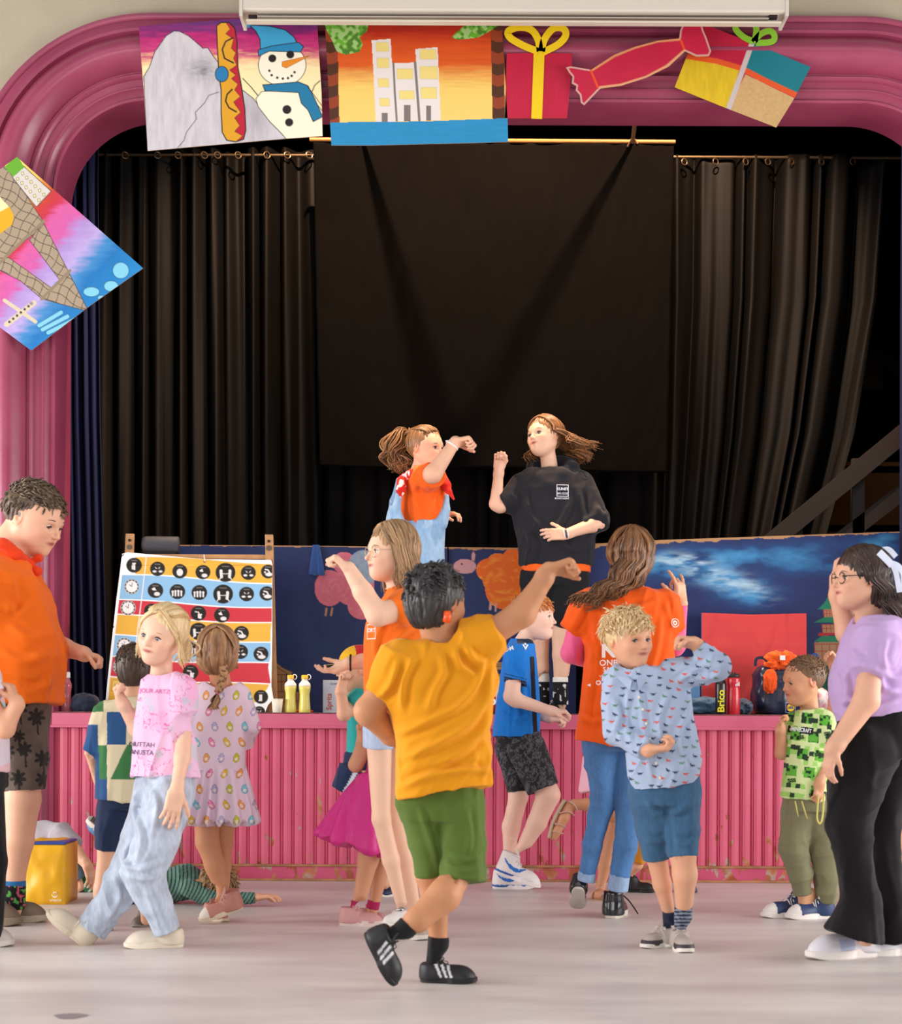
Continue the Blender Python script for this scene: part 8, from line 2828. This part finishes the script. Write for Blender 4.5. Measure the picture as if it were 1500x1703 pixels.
legwear(p, 'shorts', [[(876, 1245, -.06, 32), (892, 1285, -.07, 29), (903, 1312, -.08, 27)], [(850, 1245, .1, 28), (858, 1285, .09, 22), (861, 1317, .08, 19)]], '#2a2a2e', rows=[(1212, 824, 896, 36), (1240, 824, 905, 40)], amp=.005, seed=133, fn=camo, h=.0038)


def swoosh(Lc, C):
    y, z = Lc[:, 1], Lc[:, 2]
    m = inpoly(y, z, [(.08, .40), (.16, .30), (.28, .21), (.40, .17), (.50, .19), (.62, .30), (.66, .36), (.60, .31), (.48, .26), (.36, .26), (.22, .31)]) & (np.abs(Lc[:, 0]) > .05)
    C[m] = lin('#2470c8'); C[(z < .105)] = lin('#2a64b4')
    return C


p.shoe((824, 1451, -.04), (896, 1479, -.08), color='#e6e2e0', sole='#ece8e6', Lw=.38, hgt=.52, up=(.35, 0, 1), ground=False, fn=swoosh, ankle_r=.19)
p.shoe((826, 0, .08), (894, 0, .06), color='#e6e2e0', sole='#ece8e6', Lw=.38, hgt=.46, fn=swoosh)
hair_shell(p, '#b8642c', '#eaa25a', thick=.055, cutface=(0, .58, -.24, .42, .46), low=-.15, seed=134)
tufts(p, '#b05c28', '#f0ac64', 800, .12, .0028, 135, dirfn=lambda d: np.array([0, .9, -.1]) if d[2] > .35 else np.array([0, .1, -1]), face=.2, back_low=-.2, lift=.035)

# ---------------------------------------------------------------- long-haired woman in orange, from behind
p = Person(7.34, 'woman with long brown hair in orange t-shirt over pink sleeves, back turned', '#e0aa8a', root_px=(1015, 1527))
R = yaw_pitch(172, -4)
p.headat(1050, 928, 0, R, 88); p.neck((1050, 980, 0), 18)
p.limb([(978, 1010, 0, 17), (950, 1088, .02, 15), (990, 1100, .16, 11), (1020, 1095, .22, 9)]); p.hand((1020, 1095, .22), (.9, .2, .2), (0, -1, 0), 1, 56, curl=(.8, .8, .9, .9))
p.limb([(1106, 1008, 0, 17), (1124, 1078, .04, 14), (1133, 1005, .0, 9.5), (1133, 1000, .0, 9)])
p.hand((1133, 1000, 0), (-.1, 0, 1), (-.6, .7, 0), 1, 58, curl=(.15, .95, .7, .2), spread=.3, thumb=(.7, .3))
p.limb([(1045, 1010, 0, 42), (1030, 1220, 0, 46)], k=.02, q=((0, 1, 0), .55))
p.limb([(1000, 1245, 0, 26), (1003, 1335, .0, 17), (985, 1400, .02, 14), (972, 1470, .04, 10)]); p.limb([(1050, 1245, 0, 26), (1046, 1335, -.02, 18), (1038, 1400, -.02, 16), (1026, 1495, .0, 11)])
p.finish_body()
tee(p, 't_shirt', [(975, 1022, 1080, 26), (985, 990, 1104, 36), (1003, 972, 1116, 44), (1040, 966, 1120, 48), (1100, 970, 1122, 48), (1160, 963, 1112, 48), (1220, 955, 1092, 54), (1250, 951, 1080, 56)], '#ee5c12',
    sleeves=[((984, 1008, 0), (946, 1052, .01), 30, 23), ((1104, 1004, 0), (1126, 1052, .02), 27, 20)], hem=((945, 1229), (1090, 1252)), neck=(1050, 978, 0, 21), amp=.010, scale=7, stretch=3.5, d=(.15, 0, 1), seed=141, h=.005, foldfn=folds([[(985, 1015), (992, 1080), (978, 1160), (970, 1225)], [(1000, 998), (1045, 1012), (1090, 1002)], [(1100, 1015), (1092, 1080), (1070, 1150)], [(965, 1060), (985, 1080), (980, 1110)], [(975, 1000), (960, 1030), (950, 1046)], [(1105, 1000), (1112, 1030), (1120, 1045)], [(958, 1190), (990, 1200), (1040, 1190)], [(1005, 1140), (1010, 1190), (998, 1235)]], 5.5, .010))
v = Vol(); v.chain([p.w((968, 1030, 0)), p.w((950, 1086, .02)), p.w((985, 1100, .15))], [20 * p.k, 18 * p.k, 14 * p.k], .01)
PS = mat('stretch_fabric', attr=True, rough=.6, sheen=.3)
p.cloth('undershirt_sleeve', v, '#e85a90', .005, .003, scale=14, material=PS)
v = Vol(); v.cone(p.w((1108, 1030, 0)), p.w((1124, 1076, .04)), 18 * p.k, 16 * p.k, .01); v.tube(p.w((1124, 1078, .04)), p.w((1133, 1005, 0)), 16 * p.k, 11 * p.k, .01)
p.cloth('undershirt_sleeve', v, '#e85a90', .005, .003, scale=14, material=PS)
tr = bvh_of(p.objs['t_shirt']); k_ = p.k; WH = '#f8ece6'
drape(disc, 1011, 1058, 27 * k_, tr, p.Y, WH, 'back_print', p.objs['t_shirt'])
for t_, x, y, sz, b_ in (('NS', 1015, 1085, 29, .05), ('ONBEPERKT', 1031, 1104, 13.5, .02), ('SAMEN', 1016, 1114.5, 10.5, .02)):
    drape(text_mesh(t_, 1, 0, b_), x, y, sz * k_, tr, p.Y, WH, 'back_lettering', p.objs['t_shirt'])
zz = [(i * .25, .12 * (-1) ** i) for i in range(-8, 9)]
zv = [(x, y + .05) for x, y in zz] + [(x, y - .05) for x, y in zz]
drape((zv, [(i, i + 1, 18 + i, 17 + i) for i in range(16)]), 1013, 1125, 10 * k_, tr, p.Y, WH, 'back_print', p.objs['t_shirt'])
drape(([(-.5, 0), (.4, .45), (.4, -.45)], [(0, 1, 2)]), 977, 1140, 6 * k_, tr, p.Y, WH, 'back_print', p.objs['t_shirt'])
ring = lambda r0, n=24: ([(.5 * math.cos(t), .5 * math.sin(t)) for t in np.linspace(0, 2 * np.pi, n, endpoint=False)] + [(r0 * math.cos(t), r0 * math.sin(t)) for t in np.linspace(0, 2 * np.pi, n, endpoint=False)], [(i, (i + 1) % n, n + (i + 1) % n, n + i) for i in range(n)])
drape(ring(.28), 992, 1136, 8 * k_, tr, p.Y, WH, 'back_print', p.objs['t_shirt'])
drape(ring(.42), 1120, 1037, 15 * k_, tr, p.Y, WH, 'sleeve_emblem', p.objs['t_shirt']); drape(ring(.25), 1120, 1037, 8 * k_, tr, p.Y, WH, 'sleeve_emblem', p.objs['t_shirt'])
JB = '#4f7eb4'
legwear(p, 'jeans', [[(1000, 1250, 0, 32), (1003, 1330, 0, 21), (985, 1405, .02, 17), (976, 1456, .03, 14)], [(1050, 1250, 0, 32), (1046, 1330, -.02, 22), (1040, 1405, -.02, 19), (1030, 1458, -.01, 16)]], JB, rows=[(1205, 962, 1082, 40), (1250, 972, 1080, 42)], amp=.006, d=(1, 0, .2), scale=9, stretch=2, seed=143, fn=lambda V, C: denim(V, C, 8, .25), h=.0055)
for a, b, r in (((977, 1450, .03), (974, 1466, .035), 15.5), ((1031, 1452, -.01), (1027, 1481, .0), 17.5)):
    v = Vol(); v.tube(p.w(a), p.w(b), r * p.k, r * p.k, .004); p.cloth('jeans_cuff', v, '#94aed0', .004, .001, fn=lambda V, C: denim(V, C, 2, .15))


def patent(Lc, C): return C


blk_sh = mat('patent', attr=True, rough=.12, spec=.7)
s1 = p.shoe((962, 1478, .0), (960, 1513, .13), color='#1c2026', sole='#cdc6ba', Lw=.42, hgt=.5, up=(.1, .5, .9), ground=False, laces='#17171a', ankle_r=.17)
s2 = p.shoe((1024, 0, .0), (1036, 0, .22), color='#1c2026', sole='#d2cbc0', Lw=.40, hgt=.5, laces='#17171a', ankle_r=.17)
for s_ in (s1, s2): s_[0].data.materials[0] = blk_sh
m = MB(); m.tube(smooth_path([p.w(t) for t in ((1034, 1487, .08), (1045, 1497, .06), (1054, 1509, .05), (1061, 1520, .04))], 4), .0028, '#17171a', 6); m.build('loose_lace', MATS['lace_cord'], s2[0], smooth=True)
HL, HL2 = '#3e2616', '#94643c'
hair_shell(p, HL, HL2, thick=.075, cutface=(0, .56, -.2, .36, .48), low=-.5, back=.2, seed=144)
out = skull_paths(p, lambda u: (0, .45 - .8 * u, .9), lambda u: (-.95, .1 - .8 * u, -.3), lambda u, rs: [np.array([.015, 0, -.08]), np.array([.03 + .03 * rs.randn(), -.02, -.15 - .05 * rs.rand()])], 110, 145, lift=.09)
out += skull_paths(p, lambda u: (-.1 + .3 * u, -.1, .95), lambda u: (.6 - 1.1 * u, -.85, -.3), lambda u, rs: [np.array([-.03, -.02, -.07]), np.array([-.08 - .02 * rs.rand(), -.04, -.13]), np.array([-.16 - .08 * rs.rand(), -.03, -.17 - .05 * rs.rand()])], 170, 146, lift=.09)
out += skull_paths(p, lambda u: (0, .45 - .8 * u, .9), lambda u: (.95, .1 - .8 * u, -.3), lambda u, rs: [np.array([-.04, -.02, -.09]), np.array([-.10 - .03 * rs.rand(), -.03, -.15]), np.array([-.19 - .09 * rs.rand(), -.02, -.18 - .06 * rs.rand()])], 130, 147, lift=.09)
locks(p, out, .0052, HL, HL2, 148, wave=.012)

# ---------------------------------------------------------------- sandal child behind her
p = Person(8.03, 'child in a pink dress and beige sandals hidden behind the woman in jeans', '#cf9470', root_px=(1000, 1498))
R = yaw_pitch(60)
p.headat(1040, 1110, .1, R, 72, child=True); p.neck((1036, 1150, .1), 13)
for s in (-1, 1):
    p.limb([(1020 + s * 4, 1168, .1 + s * .1, 11), (1028, 1215, .1 + s * .12, 9), (1045, 1245, .1 + s * .1, 7)]); p.hand((1045, 1245, .1 + s * .1), (.5, 0, -.8), (0, s, 0), s, 38)
p.limb([(1016, 1180, .1, 22), (1012, 1260, .1, 24)], k=.02, q=((0, 1, 0), .7))
p.limb([(1010, 1290, .02, 18), (1018, 1352, .0, 15), (976, 1338, .0, 10), (955, 1338, .0, 8), (948, 1342, 0, 8)])
p.limb([(1018, 1290, .15, 18), (1024, 1370, .12, 13), (1006, 1440, .1, 11), (999, 1475, .08, 7), (997, 1488, .08, 7)])
# bare feet
v_ = p.body; v_.chain([p.w(t) for t in ((947, 1340, 0), (938, 1360, -.01), (926, 1382, -.01), (921, 1392, -.01))], [9 * p.k, 9 * p.k, 8 * p.k, 6 * p.k], .01)
v_.chain([p.w(t) for t in ((990, 1488, .08), (1002, 1488, .03), (1012, 1493, .0))], [9 * p.k, 8 * p.k, 5 * p.k], .01)
p.finish_body()
v = Vol(); v.loft(p.rows([(1160, 1000, 1045, 22, .1), (1175, 990, 1055, 28, .1), (1225, 985, 1050, 32, .1), (1262, 968, 1052, 38, .1), (1318, 962, 1058, 44, .1)]), .02, 2.2); p.cut(v, (955, 1322), (1065, 1300))
p.cloth('dress', v, '#f0bccc', .006, .008, scale=10, seed=151)
SN = '#c8a494'


def sandal(pts, sole_off, straps):
    m = MB(); ribbon3 = smooth_path([p.w(t) for t in pts], 5)
    m.tube(ribbon3 + np.array(sole_off), 10.5 * p.k, '#b8a084', 10, flat=.25 if False else .32)
    o_ = m.build('sandal', M_shoe(), p.root, smooth=True)
    for (a, b, c2) in straps:
        MB().tube(smooth_path([p.w(a), p.w(b), p.w(c2)], 6), .0055, SN, 8, flat=.6).build('strap', M_shoe(), o_, smooth=True)


sandal([(941, 1330, 0), (930, 1350, 0), (920, 1372, 0), (915, 1394, 0)], (-.005, 0, 0), [((930, 1352, -.03), (945, 1350, -.035), (956, 1356, -.01)), ((922, 1370, -.03), (934, 1372, -.035), (940, 1376, -.01)), ((918, 1382, -.03), (928, 1384, -.03), (936, 1386, 0)), ((945, 1332, -.02), (955, 1338, -.035), (962, 1352, -.01))])
sandal([(980, 1496.5, .1), (992, 1498, .06), (1004, 1499, .02), (1014, 1499, -.01)], (0, 0, 0), [((988, 1480, .04), (997, 1477, .03), (1005, 1473, .05)), ((998, 1493, .02), (1003, 1486, -.01), (1012, 1490, .04)), ((984, 1494, .06), (985, 1486, .05), (989, 1480, .06))])
hair_shell(p, '#6a4a30', '#a07c54', seed=153)

# ---------------------------------------------------------------- hidden child with black boots
p = Person(8.44, 'child in black shoes almost completely hidden behind the blond boy', '#dba484', root_px=(1068, 1483))
R = yaw_pitch(150)
p.headat(1092, 1162, .05, R, 70, child=True); p.neck((1092, 1202, .05), 13)
for s in (-1, 1):
    p.limb([(1092 + s * 22, 1218, .05, 10), (1092 + s * 22, 1268, .05, 8), (1092 + s * 16, 1300, 0, 7)]); p.hand((1092 + s * 16, 1300, 0), (0, -.2, -1), (0, 0.5, 0), s, 38)
p.limb([(1092, 1225, .05, 22), (1094, 1300, .05, 24)], k=.02, q=((0, 1, 0), .6))
p.limb([(1083, 1320, 0, 18), (1070, 1400, 0, 13), (1056, 1455, .02, 8)]); p.limb([(1108, 1320, .08, 18), (1132, 1400, .06, 12), (1150, 1465, .06, 8)])
p.finish_body()
tee(p, 't_shirt', [(1200, 1078, 1106, 16, .05), (1215, 1066, 1120, 24, .05), (1260, 1064, 1122, 28, .05), (1312, 1066, 1124, 30, .05)], '#d8902c', amp=.004, seed=161)
legwear(p, 'trousers', [[(1083, 1330, .0, 24), (1074, 1380, 0, 15), (1063, 1436, .02, 10)], [(1108, 1330, .08, 24), (1124, 1380, .06, 14), (1136, 1415, .06, 10)]], '#c8882c', rows=[(1300, 1068, 1122, 28, .05), (1330, 1066, 1124, 30, .05)], amp=.003, seed=162)
p.shoe((1046, 0, .04), (1096, 0, -.0), color='#1c1c1e', sole='#222224', Lw=.42, hgt=.52, laces='#202022', ankle_r=.2, sole_h=.14)
p.shoe((1136, 0, .1), (1162, 0, .0), color='#4a4c54', sole='#3a3c42', Lw=.5, hgt=.6, laces=None)
hair_shell(p, '#5a4030', '#8a6a4c', seed=163)

# ---------------------------------------------------------------- small boy in the green game t-shirt
p = Person(7.38, 'small boy in a green block-pattern t-shirt and khaki trousers, facing left', '#d49c78', root_px=(1335, 1527))
R = yaw_pitch(-76, -10)
p.headat(1336, 1132, 0, R, 77, child=True, nose=.9); p.neck((1346, 1180, .02), 14)
p.limb([(1318, 1206, .04, 12), (1300, 1252, .0, 11), (1298, 1215, -.04, 8), (1299, 1210, -.04, 8)])
p.hand((1299, 1212, -.04), (.1, -.1, 1), (.7, -.6, 0), -1, 38, curl=(.9, 1, 1.05, 1.1), thumb=(.5, .7))
p.limb([(1374, 1204, -.04, 12), (1376, 1255, -.05, 11), (1363, 1302, -.1, 8), (1362, 1306, -.1, 8)])
p.hand((1363, 1303, -.1), (-.15, -.1, -1), (-.4, .8, 0), 1, 44, curl=(.5, .6, .7, .8), thumb=(.4, .5))
p.limb([(1342, 1215, 0, 26), (1336, 1325, 0, 30)], k=.02, q=((0, 1, 0), .7))
p.limb([(1325, 1345, 0, 22), (1320, 1415, -.02, 17), (1335, 1490, .0, 9), (1335, 1508, 0, 9)]); p.limb([(1360, 1345, 0, 22), (1370, 1420, .0, 17), (1373, 1505, .02, 10), (1373, 1515, .02, 10)])
p.finish_body()
face_bits(p.root, *p.head, iris='#4a3a2c', brow='#8a6a4c', closed=.85, look=(0, -.5))


def blocks(V, C):
    px, py = xz(V); C = C.copy(); g = 8.
    qx = px + .12 * py; qy = py - .12 * px
    r = nrng(171).rand(64, 64)
    a = r[(qx / g).astype(int) % 64, (qy / g).astype(int) % 64]
    C[a > .72] = lin('#9ccf6a')
    G = 30.
    row = np.floor(qy / G).astype(int); cx = np.floor((qx + (row % 2) * 15) / G).astype(int)
    fx = (qx + (row % 2) * 15) / G - cx; fy = qy / G - row
    h = r[cx % 64, row % 64]
    sq_ = (fx > .2) & (fx < .8) & (fy > .15) & (fy < .75) & (h > .25)
    C[sq_] = lin('#5eae3c')
    r2 = nrng(172).rand(64, 64); b = r2[(qx / 4.5).astype(int) % 64, (qy / 4.5).astype(int) % 64]
    C[sq_ & (b > .62)] = lin('#1e3a22'); C[(a < .06)] = lin('#2a3c2c')
    return C


tee(p, 't_shirt', [(1180, 1328, 1366, 18), (1188, 1316, 1376, 28), (1205, 1310, 1382, 32), (1257, 1306, 1376, 36), (1300, 1301, 1375, 38), (1335, 1296, 1376, 40)], '#cfe0a0', sleeves=[((1370, 1202, -.03), (1377, 1240, -.05), 21, 17), ((1320, 1204, .04), (1309, 1232, .02), 18, 15)],
    hem=((1290, 1325), (1380, 1334)), neck=(1345, 1180, 0, 16), amp=.005, scale=10, seed=173, fn=blocks, h=.0032)
tr = bvh_of(p.objs['t_shirt']); k_ = p.k
drape(([(-.5, -.5), (.5, -.5), (.5, .5), (-.5, .5)], [(0, 1, 2, 3)]), 1327, 1214, 1.0 * 11 * k_, tr, p.Y, '#26262a', 'print_band', p.objs['t_shirt'], sx=3.4, rot=-.12, lift=.002)
drape(text_mesh('MINECRAFT', 1, 0, .03), 1327, 1214, 9.2 * k_, tr, p.Y, '#e8ecec', 'shirt_lettering', p.objs['t_shirt'], sx=.62, rot=-.12, lift=.0035)
for x, y in ((1325, 1226), (1353, 1254), (1311, 1297), (1343, 1321), (1368, 1220)): drape(text_mesh('SSS', 1, 0, .04), x, y, 8 * k_, tr, p.Y, '#1e2a20', 'shirt_lettering', p.objs['t_shirt'], rot=.15)
legwear(p, 'trousers', [[(1328, 1350, 0, 31), (1320, 1412, -.02, 24), (1330, 1452, -.01, 20), (1334, 1488, .0, 15)], [(1362, 1350, 0, 30), (1369, 1416, .0, 23), (1374, 1458, .0, 19), (1373, 1500, .02, 17)]], '#7c7a5c', rows=[(1318, 1302, 1380, 34), (1350, 1302, 1386, 38)], amp=.009, d=(1, 0, .3), scale=12, stretch=2, seed=175, h=.005)
m = MB()
for a, b in (((1322, 1332), (1327, 1358)), ((1333, 1332), (1342, 1362))): m.tube([p.w((*a, -.13)), p.w(((a[0] + b[0]) / 2, (a[1] + b[1]) / 2, -.135)), p.w((*b, -.125))], .0035, '#b8b068', 6)
m.build('drawstring', MATS['lace_cord'], p.objs['trousers'], smooth=True)


def canv(Lc, C): C[(Lc[:, 1] > .78)] = lin('#e6e0da'); return C


p.shoe((1350, 0, .10), (1275, 0, .02), color='#2c3e66', sole='#e8e2dc', Lw=.36, hgt=.42, fn=canv); p.shoe((1392, 0, .04), (1315, 0, -.03), color='#2c3e66', sole='#e8e2dc', Lw=.36, hgt=.42, fn=canv)
hair_shell(p, '#5e4430', '#7e5e42', thick=.045, cutface=(0, .62, -.26, .42, .48), low=-.15, seed=176, amp=.002)
tufts(p, '#5a402c', '#8e6c4a', 900, .05, .002, 177, dirfn=lambda d: np.array([0, .5, -.3]), face=.3, back_low=-.15, lift=.035)
# toy loop in his hand
m = MB(); q = [(1361, 1322, -.13), (1359.5, 1345, -.13), (1359, 1362, -.13), (1363, 1370, -.13), (1367, 1362, -.13), (1369, 1345, -.13), (1370, 1320, -.13)]
m.tube(smooth_path([p.w(t) for t in q], 5), .0042, '#cfc46a', 8)
m.build('band_loop', M_gloss(), label='thin yellow plastic loop dangling from the small boy\'s hand', cat='toy', smooth=True)

# ---------------------------------------------------------------- person mostly hidden behind the girl in lilac
p = Person(7.6, 'person almost hidden behind the girl in lilac, one curled hand showing', '#dfa888', root_px=(1450, 1515))
R = yaw_pitch(-70)
p.headat(1452, 1075, .05, R, 80); p.neck((1456, 1125, .05), 15)
p.limb([(1440, 1155, 0, 15), (1388, 1188, -.04, 13), (1390, 1150, -.06, 11), (1389, 1112, -.08, 9)])
p.hand((1389, 1113, -.08), (-.35, -.1, .93), (-.6, -.7, 0), 1, 46, curl=(.6, .7, .8, .9), thumb=(.5, .5))
p.limb([(1475, 1155, .1, 15), (1490, 1220, .1, 12), (1480, 1270, .1, 9)]); p.hand((1480, 1270, .1), (0, 0, -1), (0, 1, 0), 1, 46)
p.limb([(1458, 1160, .05, 28), (1460, 1270, .05, 30)], k=.02, q=((0, 1, 0), .6))
p.limb([(1450, 1300, 0, 22), (1440, 1385, .0, 15), (1448, 1450, .02, 11), (1456, 1480, .03, 8)]); p.limb([(1480, 1300, .1, 22), (1494, 1385, .1, 15), (1500, 1490, .1, 9)])
p.finish_body()
tee(p, 't_shirt', [(1123, 1440, 1474, 18, .05), (1138, 1424, 1490, 28, .05), (1200, 1422, 1494, 32, .05), (1290, 1424, 1494, 34, .05)], '#e8b8a0', sleeves=[((1440, 1155, 0), (1415, 1172, -.02), 20, 17)], amp=.005, seed=181)
legwear(p, 'shorts', [[(1448, 1305, 0, 30), (1444, 1360, 0, 24)], [(1480, 1305, .1, 28), (1488, 1360, .1, 22)]], '#c8601c', rows=[(1275, 1424, 1494, 32, .05), (1305, 1422, 1498, 34, .05)], amp=.004, seed=182)
socks(p, (1450, 1446, .02), (1456, 1478, .03), 11, '#6a7484')
p.shoe((1446, 1440, .03), (1450, 1490, .0), color='#d8d4d0', sole='#9a928a', Lw=.42, hgt=.46, up=(1, 0, .2), ground=False); p.shoe((1520, 0, .1), (1478, 0, .06), color='#d8d4d0', sole='#c8c0b8', Lw=.4, hgt=.4)
hair_shell(p, '#3a281c', '#6a4c34', seed=183)

tuck_last()
